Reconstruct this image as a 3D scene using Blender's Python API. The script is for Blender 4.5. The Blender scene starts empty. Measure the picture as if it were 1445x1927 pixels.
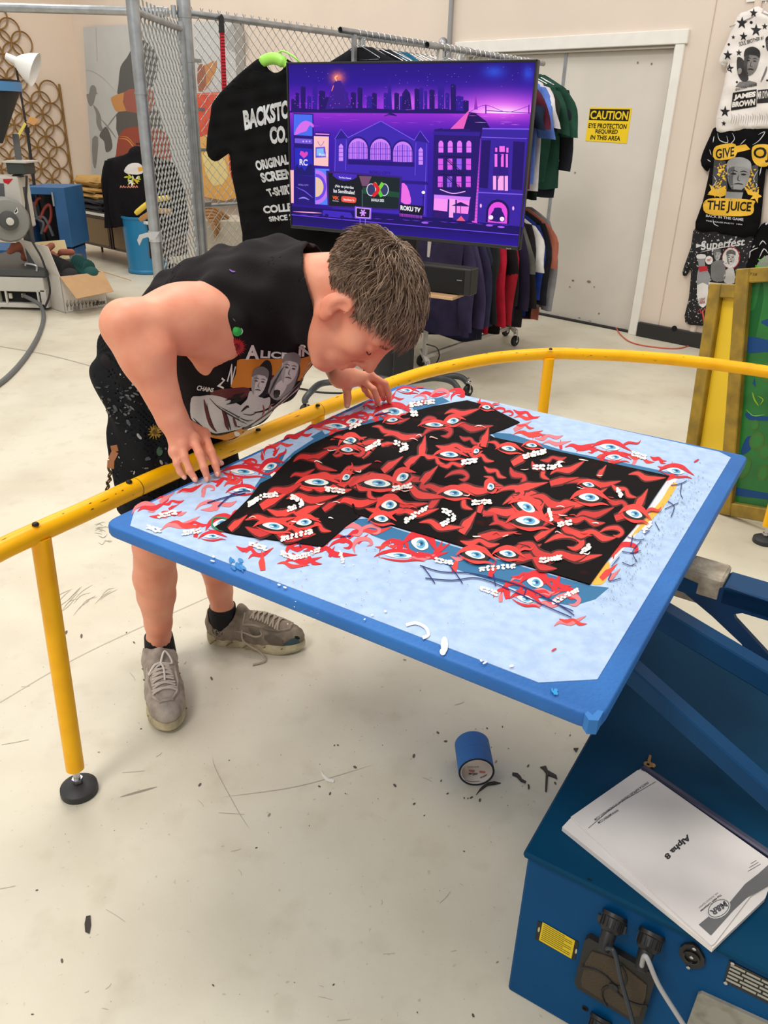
import bpy, math, random
import numpy as np
from mathutils import Vector, Matrix
from mathutils.geometry import tessellate_polygon
from mathutils.bvhtree import BVHTree

SC = bpy.context.scene
COL = SC.collection
random.seed(7)
RNG = np.random.default_rng(7)

# ------------------------------------------------------------------ camera
IW, IH, FPX, PITCH, ROLL, CAMH = 1445, 1927, 1475.0, 26.25, 1.6, 1.5
_p, _r = math.radians(PITCH), math.radians(ROLL)
CF = np.array([0, math.cos(_p), -math.sin(_p)])
_R0 = np.array([1.0, 0, 0]); _U0 = np.cross(_R0, CF)
CR = math.cos(_r) * _R0 + math.sin(_r) * _U0
CU = -math.sin(_r) * _R0 + math.cos(_r) * _U0
CO = np.array([0, 0, CAMH])
cam = bpy.data.cameras.new('camera'); camo = bpy.data.objects.new('camera', cam)
COL.objects.link(camo)
m4 = Matrix.Identity(4)
for i in range(3):
    m4[i][0], m4[i][1], m4[i][2], m4[i][3] = CR[i], CU[i], -CF[i], CO[i]
camo.matrix_world = m4
cam.sensor_fit = 'VERTICAL'; cam.sensor_height = 36.0; cam.sensor_width = 36.0
cam.lens = FPX / IH * 36.0
cam.clip_start = 0.05
SC.camera = camo

# ------------------------------------------------------------------ light
SC.view_settings.view_transform = 'Standard'
SC.view_settings.look = 'None'
SC.view_settings.gamma = 1.0
SC.view_settings.use_curve_mapping = False
SC.view_settings.exposure = 0.0
wd = bpy.data.worlds.new('hall_light'); SC.world = wd; wd.use_nodes = True
wd.node_tree.nodes['Background'].inputs[0].default_value = (1.0, 0.97, 0.92, 1)
wd.node_tree.nodes['Background'].inputs[1].default_value = 0.61

def ceiling_lamp(x, y, z, sx, sy, watts, rgb=(1.0, 0.96, 0.89)):
    l = bpy.data.lights.new('ceiling_lamp', 'AREA'); l.shape = 'RECTANGLE'
    l.size, l.size_y, l.energy, l.color = sx, sy, watts * 0.62, rgb
    o = bpy.data.objects.new('ceiling_lamp', l); COL.objects.link(o)
    o.location = (x, y, z)
for lx, ly, e in ((-3.6, 3.0, 22), (-0.8, 3.0, 160), (2.6, 3.2, 80), (-2.3, -0.6, 215), (-3.6, 6.4, 70), (-0.4, 5.6, 60),
                  (2.4, 4.8, 12), (-4.0, 9.4, 90), (-1.8, 8.0, 45)):
    ceiling_lamp(lx, ly, 4.6, 1.3, 1.3, e)

# ------------------------------------------------------------------ pixel rays (photo frame 1445 x 1927)
def ray(px, py):
    d = CF * FPX + CR * (px - IW / 2) - CU * (py - IH / 2)
    return d / np.linalg.norm(d)
def Pz(px, py, z=0.0):
    d = ray(px, py); return CO + d * ((z - CAMH) / d[2])
def Py(px, py, y):
    d = ray(px, py); return CO + d * (y / d[1])
def Pd(px, py, t): return CO + ray(px, py) * t
def nrm(v):
    v = np.asarray(v, float); return v / np.linalg.norm(v)
def plane(o, n):
    o = np.asarray(o, float); n = nrm(n)
    def S(px, py):
        d = ray(px, py); t = ((o - CO) @ n) / (d @ n); return CO + d * t, n
    return S
def bvh_surf(verts, faces, default_t=2.0):
    tree = BVHTree.FromPolygons([tuple(v) for v in verts], [tuple(int(i) for i in f) for f in faces])
    last = [default_t]
    def S(px, py):
        d = ray(px, py)
        loc, n, i, t = tree.ray_cast(Vector(CO), Vector(d))
        if loc is None:
            q = CO + d * last[0]
            loc, n, i, t = tree.find_nearest(Vector(q))
        else:
            last[0] = t
        n = np.array(n)
        if n @ d > 0: n = -n
        return np.array(loc), n
    return S

# ------------------------------------------------------------------ materials
def lin(c):
    c = np.asarray(c, float) / 255.0
    return tuple(np.where(c <= 0.04045, c / 12.92, ((c + 0.055) / 1.055) ** 2.4))
MATS = {}
def mat(name, rgb, rough=0.6, metal=0.0, var=0.0, vscale=6.0, bump=0.0, bscale=60.0, spec=0.5, rgb2=None, sss=0.0,
        sheen=0.0, coat=0.0, thr=None, detail=4.0):
    """procedural surface: base colour broken by noise toward rgb2, noise bump"""
    if name in MATS: return MATS[name]
    m = bpy.data.materials.new(name); m.use_nodes = True; MATS[name] = m
    nt = m.node_tree; b = nt.nodes['Principled BSDF']
    b.inputs['Roughness'].default_value = rough
    b.inputs['Metallic'].default_value = metal
    b.inputs['Specular IOR Level'].default_value = spec
    if sss:
        b.inputs['Subsurface Weight'].default_value = sss
        b.inputs['Subsurface Radius'].default_value = (0.012, 0.005, 0.003)
        b.inputs['Subsurface Scale'].default_value = 1.0
    if sheen: b.inputs['Sheen Weight'].default_value = sheen
    if coat: b.inputs['Coat Weight'].default_value = coat
    c1 = (*lin(rgb), 1)
    tc = nt.nodes.new('ShaderNodeTexCoord')
    if var or rgb2 is not None:
        c2 = (*lin(rgb2), 1) if rgb2 is not None else (*[min(1, max(0, v * (1 - var))) for v in c1[:3]], 1)
        n = nt.nodes.new('ShaderNodeTexNoise'); n.inputs['Scale'].default_value = vscale; n.inputs['Detail'].default_value = detail
        nt.links.new(tc.outputs['Object'], n.inputs['Vector'])
        r = nt.nodes.new('ShaderNodeValToRGB')
        lo, hi = thr or (0.35, 0.65)
        r.color_ramp.elements[0].position = lo; r.color_ramp.elements[1].position = hi
        r.color_ramp.elements[0].color = c1; r.color_ramp.elements[1].color = c2
        nt.links.new(n.outputs['Fac'], r.inputs['Fac']); nt.links.new(r.outputs['Color'], b.inputs['Base Color'])
    else:
        b.inputs['Base Color'].default_value = c1
    if bump:
        n2 = nt.nodes.new('ShaderNodeTexNoise'); n2.inputs['Scale'].default_value = bscale; n2.inputs['Detail'].default_value = 3
        nt.links.new(tc.outputs['Object'], n2.inputs['Vector'])
        bp = nt.nodes.new('ShaderNodeBump'); bp.inputs['Strength'].default_value = bump; bp.inputs['Distance'].default_value = 0.01
        nt.links.new(n2.outputs['Fac'], bp.inputs['Height']); nt.links.new(bp.outputs['Normal'], b.inputs['Normal'])
    return m
def ink_mat(name, rough=0.6, emit=False):
    """flat print: the colour of every ink comes from the colour attribute of the print mesh"""
    m = bpy.data.materials.new(name); m.use_nodes = True; nt = m.node_tree; b = nt.nodes['Principled BSDF']
    a = nt.nodes.new('ShaderNodeVertexColor'); a.layer_name = 'ink'
    if emit:
        b.inputs['Base Color'].default_value = (0.004, 0.004, 0.006, 1)
        b.inputs['Emission Strength'].default_value = 1.0; b.inputs['Roughness'].default_value = 0.3; b.inputs['Specular IOR Level'].default_value = 0.12
        nt.links.new(a.outputs['Color'], b.inputs['Emission Color'])
    else:
        b.inputs['Roughness'].default_value = rough; b.inputs['Specular IOR Level'].default_value = 0.3
        n = nt.nodes.new('ShaderNodeTexNoise'); n.inputs['Scale'].default_value = 220
        tc = nt.nodes.new('ShaderNodeTexCoord'); nt.links.new(tc.outputs['Object'], n.inputs['Vector'])
        mx = nt.nodes.new('ShaderNodeMixRGB'); mx.blend_type = 'MULTIPLY'; mx.inputs[0].default_value = 0.12
        nt.links.new(a.outputs['Color'], mx.inputs[1]); nt.links.new(n.outputs['Fac'], mx.inputs[2])
        nt.links.new(mx.outputs[0], b.inputs['Base Color'])
    return m
INK = ink_mat('screen_print_ink', 0.55)
GLOW = ink_mat('lit_display', emit=True)

# ------------------------------------------------------------------ objects
ORG = {}
def thing(name, label, cat, loc=(0, 0, 0), group=None):
    o = bpy.data.objects.new(name, None); COL.objects.link(o); o.location = loc; o.empty_display_size = 0.1
    ORG[o.name] = np.array(loc, float)
    tag(o, label, cat, group); return o
def tag(o, label, cat, group=None):
    o['label'] = label; o['category'] = cat
    if group: o['group'] = group
    return o
def link(name, verts, faces, mats, parent=None, mi=None, smooth=False, cols=None, loc=None):
    me = bpy.data.meshes.new(name)
    verts = np.asarray(verts, float)
    off = ORG.get(parent.name, np.zeros(3)) if parent is not None else (np.zeros(3) if loc is None else np.asarray(loc, float))
    me.from_pydata([tuple(v) for v in (verts - off)], [], [tuple(int(i) for i in f) for f in faces])
    if not isinstance(mats, (list, tuple)): mats = [mats]
    for m in mats: me.materials.append(m)
    if mi is not None: me.polygons.foreach_set('material_index', np.asarray(mi, dtype=np.int32))
    if smooth: me.polygons.foreach_set('use_smooth', np.ones(len(me.polygons), dtype=bool))
    if cols is not None:
        ca = me.color_attributes.new('ink', 'FLOAT_COLOR', 'POINT')
        ca.data.foreach_set('color', np.asarray(cols, dtype=np.float32).ravel())
    me.update()
    o = bpy.data.objects.new(name, me); COL.objects.link(o)
    if parent is not None:
        o.parent = parent; ORG[o.name] = off
    else:
        o.location = tuple(off); ORG[o.name] = off
    return o
def auto_smooth(o, deg=35):
    me = o.data
    me.polygons.foreach_set('use_smooth', np.ones(len(me.polygons), dtype=bool))
    me.set_sharp_from_angle(angle=math.radians(deg))
    return o

class MB:
    """collects shapes, build() links them as one mesh"""
    def __init__(s): s.v = []; s.f = []; s.m = []; s.k = 0; s.n = 0
    def add(s, v, f):
        v = np.asarray(v, float).reshape(-1, 3)
        s.v.append(v); s.f += [tuple(i + s.n for i in q) for q in f]; s.m += [s.k] * len(f); s.n += len(v); return s
    def box(s, c, size, ax=None, bev=0.0):
        """box at centre c; ax = rows of axes; bev chamfers the edges"""
        c = np.asarray(c, float); h = np.asarray(size, float) / 2; A = np.eye(3) if ax is None else np.asarray(ax, float)
        if not bev:
            v = [c + (sx * h[0]) * A[0] + (sy * h[1]) * A[1] + (sz * h[2]) * A[2] for sx in (-1, 1) for sy in (-1, 1) for sz in (-1, 1)]
            return s.add(v, [(0, 1, 3, 2), (4, 6, 7, 5), (0, 4, 5, 1), (2, 3, 7, 6), (0, 2, 6, 4), (1, 5, 7, 3)])
        b = min(bev, *(h * 0.99)); v = []; idx = {}
        for sx in (-1, 1):
            for sy in (-1, 1):
                for sz in (-1, 1):
                    for a in range(3):
                        q = [sx * (h[0] - b), sy * (h[1] - b), sz * (h[2] - b)]
                        q[a] = (sx, sy, sz)[a] * h[a]
                        idx[(sx, sy, sz, a)] = len(v); v.append(c + q[0] * A[0] + q[1] * A[1] + q[2] * A[2])
        f = []
        for a in range(3):
            o1, o2 = [i for i in range(3) if i != a]
            for sg in (-1, 1):
                q = []
                for p1, p2 in ((-1, -1), (1, -1), (1, 1), (-1, 1)):
                    k = [0, 0, 0]; k[a] = sg; k[o1] = p1; k[o2] = p2; q.append(idx[(*k, a)])
                f.append(tuple(q))
            for p1 in (-1, 1):
                for p2 in (-1, 1):
                    q = []
                    for sa, which in ((-1, o1), (1, o1), (1, o2), (-1, o2)):
                        k = [0, 0, 0]; k[a] = sa; k[o1] = p1; k[o2] = p2; q.append(idx[(*k, which)])
                    f.append(tuple(q))
        for sx in (-1, 1):
            for sy in (-1, 1):
                for sz in (-1, 1): f.append(tuple(idx[(sx, sy, sz, a)] for a in range(3)))
        return s.add(v, f)
    def bar(s, a, b, w, h, up=(0, 0, 1), bev=0.0):
        a = np.asarray(a, float); b = np.asarray(b, float); d = b - a; L = np.linalg.norm(d); d = d / L
        sd = nrm(np.cross(d, up)); u = np.cross(sd, d)
        return s.box((a + b) / 2, (L, w, h), (d, sd, u), bev)
    def tube(s, pts, r, n=10, caps=True, closed=False):
        P = np.asarray(pts, float); m = len(P); R = np.full(m, r) if np.isscalar(r) else np.asarray(r, float)
        T = np.zeros_like(P)
        for i in range(m):
            a = P[(i - 1) % m] if (closed or i > 0) else P[i]; b = P[(i + 1) % m] if (closed or i < m - 1) else P[i]
            T[i] = nrm(b - a)
        ref = np.array([0, 0, 1.0]) if abs(T[0][2]) < 0.9 else np.array([1.0, 0, 0])
        u = nrm(np.cross(T[0], ref)); rings = []
        for i in range(m):
            u = u - T[i] * (u @ T[i]); u = nrm(u); w = np.cross(T[i], u)
            an = np.arange(n) * 2 * math.pi / n
            rings.append(P[i] + R[i] * (np.cos(an)[:, None] * u + np.sin(an)[:, None] * w))
        f = []
        for i in range(m if closed else m - 1):
            j = (i + 1) % m
            for k in range(n): f.append((i * n + k, i * n + (k + 1) % n, j * n + (k + 1) % n, j * n + k))
        if caps and not closed:
            f.append(tuple(range(n - 1, -1, -1))); f.append(tuple((m - 1) * n + k for k in range(n)))
        return s.add(np.vstack(rings), f)
    def lathe(s, prof, o, ax=(0, 0, 1), n=24, cap=True):
        """prof: (radius, height) along ax from o"""
        ax = nrm(ax); ref = np.array([1.0, 0, 0]) if abs(ax[0]) < 0.9 else np.array([0, 1.0, 0])
        u = nrm(np.cross(ax, ref)); w = np.cross(ax, u); o = np.asarray(o, float); an = np.arange(n) * 2 * math.pi / n
        v = [o + h * ax + r * (math.cos(a) * u + math.sin(a) * w) for r, h in prof for a in an]; f = []
        for i in range(len(prof) - 1):
            for k in range(n): f.append((i * n + k, i * n + (k + 1) % n, (i + 1) * n + (k + 1) % n, (i + 1) * n + k))
        if cap:
            f.append(tuple(range(n - 1, -1, -1))); f.append(tuple((len(prof) - 1) * n + k for k in range(n)))
        return s.add(v, f)
    def prism(s, pts3, n, t):
        """closed outline of 3D points on a plane, pushed t along -n"""
        P = np.asarray(pts3, float); k = len(P); n = nrm(n)
        tri = tessellate_polygon([[Vector(p) for p in P]])
        f = [tuple(q) for q in tri] + [tuple(i + k for i in q[::-1]) for q in tri]
        f += [(i, (i + 1) % k, (i + 1) % k + k, i + k) for i in range(k)]
        return s.add(np.vstack([P, P - n * t]), f)
    def ball(s, c, r, n=12, m=8, ax=None):
        c = np.asarray(c, float); r = np.full(3, r) if np.isscalar(r) else np.asarray(r, float); A = np.eye(3) if ax is None else np.asarray(ax)
        v = []; f = []
        for i in range(m + 1):
            th = math.pi * i / m
            for k in range(n):
                a = 2 * math.pi * k / n; q = np.array([math.sin(th) * math.cos(a), math.sin(th) * math.sin(a), math.cos(th)]) * r
                v.append(c + q @ A)
        for i in range(m):
            for k in range(n): f.append((i * n + k, i * n + (k + 1) % n, (i + 1) * n + (k + 1) % n, (i + 1) * n + k))
        return s.add(v, f)
    def build(s, name, mats, parent=None, smooth=None, loc=None):
        o = link(name, np.vstack(s.v), s.f, mats, parent, s.m, loc=loc)
        if smooth: auto_smooth(o, smooth)
        return o

def cr(pts, n=6, closed=False):
    """Catmull-Rom through points"""
    P = np.asarray(pts, float); m = len(P); out = []
    for i in range(m if closed else m - 1):
        p0, p1, p2, p3 = (P[(i - 1) % m], P[i], P[(i + 1) % m], P[(i + 2) % m]) if closed else (P[max(i - 1, 0)], P[i], P[i + 1], P[min(i + 2, m - 1)])
        for k in range(n):
            t = k / n
            out.append(0.5 * ((2 * p1) + (-p0 + p2) * t + (2 * p0 - 5 * p1 + 4 * p2 - p3) * t * t + (-p0 + 3 * p1 - 3 * p2 + p3) * t ** 3))
    if not closed: out.append(P[-1])
    return np.array(out)

# ------------------------------------------------------------------ flat prints on real surfaces
_tc = {}
def text_mesh(s, bold=0.0):
    k = (s, bold)
    if k not in _tc:
        cu = bpy.data.curves.new('lettering', 'FONT'); cu.body = s; cu.size = 1.0; cu.offset = bold; cu.resolution_u = 3
        ob = bpy.data.objects.new('lettering', cu); COL.objects.link(ob)
        dg = bpy.context.evaluated_depsgraph_get(); me = ob.evaluated_get(dg).to_mesh()
        v = np.array([q.co[:2] for q in me.vertices]); f = [tuple(p.vertices) for p in me.polygons]
        ob.evaluated_get(dg).to_mesh_clear(); bpy.data.objects.remove(ob); bpy.data.curves.remove(cu)
        lo = v.min(0); hi = v.max(0); v = (v - lo) / (hi - lo)
        _tc[k] = (v, f)
    return _tc[k]
def split_tris(v, f, mx):
    """halve long edges until every edge is shorter than mx"""
    v = [np.asarray(p, float) for p in v]; todo = [tuple(q) for q in f]; out = []; mid = {}
    while todo:
        a, b, c = todo.pop(); e = [(np.hypot(*(v[a] - v[b])), a, b, c), (np.hypot(*(v[b] - v[c])), b, c, a), (np.hypot(*(v[c] - v[a])), c, a, b)]
        L, p, q, r = max(e)
        if L <= mx: out.append((a, b, c)); continue
        k = (min(p, q), max(p, q))
        if k not in mid: mid[k] = len(v); v.append((v[p] + v[q]) / 2)
        m = mid[k]; todo += [(p, m, r), (m, q, r)]
    return np.array(v), out
class Art:
    """inks laid on a surface S(px, py); outlines are given where they are seen in the photograph"""
    def __init__(s, S, lift=0.0008, step=0.00025, sub=None):
        s.S, s.lift, s.step, s.sub = S, lift, step, sub; s.v = []; s.f = []; s.c = []; s.n = 0; s.q = 0
    def _put(s, v2, f, col, L):
        if s.sub: v2, f = split_tris(v2, f, s.sub)
        s.q += 1
        cs = [col] * len(v2) if not callable(col) else [col(*q) for q in v2]
        for q, c in zip(v2, cs):
            P, N = s.S(q[0], q[1]); s.v.append(P + N * (s.lift + s.step * L + 2.5e-6 * s.q)); s.c.append((*lin(c), 1))
        s.f += [tuple(i + s.n for i in t) for t in f]; s.n += len(v2)
    def poly(s, pts, col, L=0, sm=0):
        P = np.asarray(pts, float)
        if sm: P = cr(P, sm, True)
        tri = tessellate_polygon([[Vector((*p, 0)) for p in P]])
        s._put(P, [tuple(t) for t in tri], col, L)
    def rect(s, x0, y0, x1, y1, col, L=0): s.poly([(x0, y0), (x1, y0), (x1, y1), (x0, y1)], col, L)
    def stroke(s, pts, w, col, L=0, n=5, taper=True):
        P = cr(pts, n); m = len(P); T = np.gradient(P, axis=0); T /= np.maximum(np.linalg.norm(T, axis=1, keepdims=True), 1e-9)
        N = np.stack([-T[:, 1], T[:, 0]], 1); t = np.linspace(0, 1, m)
        if np.isscalar(w): W = w * (np.sin(np.pi * np.clip(t, 0.03, 0.97)) ** 0.7 if taper else np.ones(m))
        else: W = np.interp(t, np.linspace(0, 1, len(w)), w)
        A = P + N * W[:, None] / 2; B = P - N * W[:, None] / 2; v = np.vstack([A, B]); f = []
        for i in range(m - 1): f += [(i, i + 1, m + i + 1), (i, m + i + 1, m + i)]
        s._put(v, f, col, L)
    def ell(s, cx, cy, rx, ry, rot=0, col=(0, 0, 0), L=0, n=18, a0=0, a1=360):
        a = np.radians(np.linspace(a0, a1, n, endpoint=abs(a1 - a0) < 359)); r = math.radians(rot); x = rx * np.cos(a); y = ry * np.sin(a)
        s.poly(np.stack([cx + x * math.cos(r) - y * math.sin(r), cy + x * math.sin(r) + y * math.cos(r)], 1), col, L)
    def text(s, t, quad, col, bold=0.0, L=2):
        """quad: top-left, top-right, bottom-right, bottom-left of the ink"""
        v, f = text_mesh(t, bold); q = np.asarray(quad, float); u = v[:, :1]; w = 1 - v[:, 1:]
        P = (1 - w) * ((1 - u) * q[0] + u * q[1]) + w * ((1 - u) * q[3] + u * q[2])
        tr = []
        for p in f: tr += [(p[0], p[i], p[i + 1]) for i in range(1, len(p) - 1)]
        s._put(P, tr, col, L)
    def build(s, name, parent, m=None, loc=None): return link(name, s.v, s.f, m or INK, parent, cols=s.c, loc=loc)

# ------------------------------------------------------------------ implicit surfaces
def p_cap(a, b, ra, rb=None, k=0.02):
    a = np.asarray(a, float); b = np.asarray(b, float); rb = ra if rb is None else rb; ab = b - a; L2 = max(ab @ ab, 1e-9)
    def d(p):
        t = np.clip(((p - a) @ ab) / L2, 0, 1); q = p - a - t[:, None] * ab
        return np.sqrt((q * q).sum(1)) - (ra + t * (rb - ra))
    return d, k
def p_ell(c, r, ax=None, k=0.02):
    c = np.asarray(c, float); r = np.asarray(r, float); A = np.eye(3) if ax is None else np.asarray(ax, float)
    def d(p):
        q = (p - c) @ A.T; k0 = np.sqrt(((q / r) ** 2).sum(1)); k1 = np.sqrt(((q / (r * r)) ** 2).sum(1))
        return np.where(k0 < 1e-6, -r.min(), k0 * (k0 - 1) / np.maximum(k1, 1e-9))
    return d, k
def p_sub(d, k=0.01): return ('sub', d[0], k)
def smin(a, b, k):
    h = np.clip(0.5 + 0.5 * (b - a) / k, 0, 1); return b + (a - b) * h - k * h * (1 - h)
def smax(a, b, k): return -smin(-a, -b, k)
class field:
    """smooth union of prims (then smooth cuts); culled block by block"""
    def __init__(s, prims, post=None): s.p = prims; s.post = post
    def table(s, C):
        D = np.array([(q[0](C) if q[0] != 'sub' else q[1](C)) for q in s.p]); return D, D[[q[0] != 'sub' for q in s.p]].min(0)
    def at(s, p, dc=None, mn=0, rad=0):
        use = s.p if dc is None else [q for x, q in zip(dc, s.p) if (x < rad + 0.03 if q[0] == 'sub' else x < mn + 2 * rad + 2.2 * q[1])]
        d = None
        for q in use:
            if q[0] == 'sub': continue
            e = q[0](p); d = e if d is None else smin(d, e, q[1])
        for q in use:
            if q[0] == 'sub': d = smax(d, -q[1](p), q[2])
        return s.post(p, d) if s.post else d
def mesh_field(F, lo, hi, h, B=14):
    """surface nets over blocks of B^3 cells"""
    lo = np.asarray(lo, float); n = np.ceil((np.asarray(hi) - lo) / h / B).astype(int); G = n * B + 1
    ar = np.arange(B + 1); I, J, K = np.meshgrid(ar, ar, ar, indexing='ij'); base = np.stack([I, J, K], -1).reshape(-1, 3)
    rad = B * h * 0.87; ids = []; pos = []; eds = []
    cid = lambda c: (c[..., 0].astype(np.int64) * G[1] + c[..., 1]) * G[2] + c[..., 2]
    corners = np.array([(i, j, k) for i in (0, 1) for j in (0, 1) for k in (0, 1)])
    epairs = [(a, b) for a in range(8) for b in range(a + 1, 8) if np.abs(corners[a] - corners[b]).sum() == 1]
    g = np.stack(np.meshgrid(*[np.arange(k) for k in n], indexing='ij'), -1).reshape(-1, 3) * B; T, MN = F.table(lo + (g + B / 2) * h)
    for bi in np.nonzero(MN < rad + 0.05)[0]:
        if True:
            if True:
                g0 = g[bi]; D = F.at(lo + (base + g0) * h, T[:, bi], MN[bi], rad)
                D = D.reshape(B + 1, B + 1, B + 1); sg = D < 0
                if sg.all() or not sg.any(): continue
                cs = [D[i:B + i, j:B + j, k:B + k] for i, j, k in corners]; ins = sum((q < 0).astype(np.int8) for q in cs)
                act = np.argwhere((ins > 0) & (ins < 8))
                if len(act):
                    V = np.stack([q[act[:, 0], act[:, 1], act[:, 2]] for q in cs], 1); acc = np.zeros((len(act), 3)); cnt = np.zeros(len(act))
                    for a, b in epairs:
                        va, vb = V[:, a], V[:, b]; cx = (va < 0) != (vb < 0); t = np.where(cx, va / np.where(cx, va - vb, 1), 0)
                        acc += np.where(cx[:, None], corners[a] + t[:, None] * (corners[b] - corners[a]), 0); cnt += cx
                    pos.append(lo + (act + g0 + acc / cnt[:, None]) * h); ids.append(cid(act + g0))
                for ax in range(3):
                    s0 = [slice(0, B)] * 3; s1 = list(s0); s1[ax] = slice(1, B + 1); a = sg[tuple(s0)]; b = sg[tuple(s1)]
                    e = np.argwhere(a != b)
                    if len(e): eds.append(np.column_stack([e + g0, np.full(len(e), ax), a[e[:, 0], e[:, 1], e[:, 2]]]))
    ids = np.concatenate(ids); pos = np.concatenate(pos); od = np.argsort(ids); ids = ids[od]; pos = pos[od]; eds = np.concatenate(eds); faces = []
    for ax in range(3):
        E = eds[eds[:, 3] == ax]; o1, o2 = [(1, 2), (2, 0), (0, 1)][ax]; q = []
        for d1, d2 in ((0, 0), (-1, 0), (-1, -1), (0, -1)):
            c = E[:, :3].copy(); c[:, o1] += d1; c[:, o2] += d2; q.append(cid(c))
        q = np.stack(q, 1); ix = np.clip(np.searchsorted(ids, q), 0, len(ids) - 1); ok = (ids[ix] == q).all(1)
        ix = ix[ok]; fl = E[ok][:, 4] == 0; ix[fl] = ix[fl][:, ::-1]; faces.append(ix)
    return pos, np.concatenate(faces)
def fast_link(name, pos, faces, m, parent=None, loc=None, smooth=True):
    me = bpy.data.meshes.new(name); off = ORG.get(parent.name, np.zeros(3)) if parent is not None else (np.zeros(3) if loc is None else np.asarray(loc, float))
    me.vertices.add(len(pos)); me.vertices.foreach_set('co', np.asarray(pos - off, dtype=np.float32).ravel())
    k = faces.shape[1]; me.loops.add(faces.size); me.loops.foreach_set('vertex_index', faces.astype(np.int32).ravel())
    me.polygons.add(len(faces)); me.polygons.foreach_set('loop_start', np.arange(len(faces), dtype=np.int32) * k)
    me.polygons.foreach_set('loop_total', np.full(len(faces), k, dtype=np.int32))
    if smooth: me.polygons.foreach_set('use_smooth', np.ones(len(faces), dtype=bool))
    me.materials.append(m); me.update(calc_edges=True); me.validate()
    o = bpy.data.objects.new(name, me); COL.objects.link(o)
    if parent is not None: o.parent = parent
    else: o.location = tuple(off)
    ORG[o.name] = off
    return o
def relax(pos, faces, it=2):
    """light smoothing of the netted surface"""
    pos = pos.copy(); E = np.vstack([faces[:, [0, 1]], faces[:, [1, 2]], faces[:, [2, 3]], faces[:, [3, 0]]]); n = len(pos)
    deg = np.bincount(E[:, 0], minlength=n) + np.bincount(E[:, 1], minlength=n)
    for i in range(it):
        for lam in (0.5, -0.52):
            s = np.zeros_like(pos)
            for a in range(3):
                s[:, a] = np.bincount(E[:, 0], pos[E[:, 1], a], n) + np.bincount(E[:, 1], pos[E[:, 0], a], n)
            pos = pos + lam * (s / np.maximum(deg, 1)[:, None] - pos)
    return pos
# ================================================================== the hall
def structure(o): o['kind'] = 'structure'; return o
WA = np.array([1.41, 7.064, 0.0]); WU = nrm([0.731, -0.682, 0]); WN = np.array([WU[1], -WU[0], 0.0]); ZZ = np.array([0, 0, 1.0])
def Wp(s, z, off=0.0): return WA + WU * s + WN * off + ZZ * z
def wall_box(b, s0, s1, z0, z1, o0, o1, bev=0.0):
    b.box(Wp((s0 + s1) / 2, (z0 + z1) / 2, (o0 + o1) / 2), (s1 - s0, o1 - o0, z1 - z0), (WU, WN, ZZ), bev); return b
M_WALL = mat('cream_wall_paint', (226, 211, 197), 0.75, var=0.05, vscale=1.4, bump=0.06, bscale=40)
M_FLOOR = mat('worn_floor_paint', (212, 206, 188), 0.42, rgb2=(199, 191, 172), vscale=2.6, bump=0.10, bscale=35, spec=0.45, detail=9, thr=(0.42, 0.72))
M_WHITE = mat('white_trim_paint', (238, 236, 230), 0.5, var=0.06, vscale=9)
M_DOOR = mat('grey_door_paint', (218, 212, 203), 0.55, var=0.06, vscale=3)
M_BLACK = mat('black_rubber', (30, 30, 32), 0.6)
M_STEEL = mat('galvanised_steel', (176, 180, 184), 0.38, metal=0.85, var=0.25, vscale=14)
M_CHROME = mat('bright_steel', (205, 205, 208), 0.22, metal=1.0)

nt = M_FLOOR.node_tree; bs_ = nt.nodes['Principled BSDF']; src = bs_.inputs['Base Color'].links[0].from_socket; tcf = nt.nodes.new('ShaderNodeTexCoord')
for sc_, lo_, hi_, col_, fac_ in ((9.0, .56, .74, (.62, .58, .50, 1), .30), (70.0, .66, .74, (.42, .39, .34, 1), .45), (1.1, .50, .72, (.92, .80, .70, 1), .35)):
    nn_ = nt.nodes.new('ShaderNodeTexNoise'); nn_.inputs['Scale'].default_value = sc_; nn_.inputs['Detail'].default_value = 8; nt.links.new(tcf.outputs['Object'], nn_.inputs['Vector'])
    rp_ = nt.nodes.new('ShaderNodeMapRange'); rp_.inputs[1].default_value = lo_; rp_.inputs[2].default_value = hi_; rp_.inputs[4].default_value = fac_; nt.links.new(nn_.outputs['Fac'], rp_.inputs[0])
    mx_ = nt.nodes.new('ShaderNodeMixRGB'); mx_.blend_type = 'MULTIPLY'; mx_.inputs[2].default_value = col_; nt.links.new(rp_.outputs[0], mx_.inputs[0]); nt.links.new(src, mx_.inputs[1]); src = mx_.outputs[0]
nt.links.new(src, bs_.inputs['Base Color'])
b = MB(); b.box((-1.2, 6, -0.05), (13.5, 17.5, 0.1)); floor = structure(b.build('floor', M_FLOOR))
CS = 12.6 * 0  # corner of the hall
s_c = -8.02     # where the back wall meets the left wall
bw = MB()
wall_box(bw, s_c, -1.12, 0, 4.8, -0.12, 0); wall_box(bw, 0.80, 4.2, 0, 4.8, -0.12, 0); wall_box(bw, -1.12, 0.80, 2.06, 4.8, -0.12, 0)
wall_back = structure(bw.build('wall_back', M_WALL))
cp = Wp(s_c, 0)
lw = MB(); lw.box(cp + WN * 3.2 - WU * 0.06 + ZZ * 2.4, (0.12, 6.6, 4.8), (WU, WN, ZZ))
wall_left = structure(lw.build('wall_left', mat('pink_cream_wall_paint', (226, 208, 190), 0.75, var=0.04, vscale=1.2, bump=0.05, bscale=30)))
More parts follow.
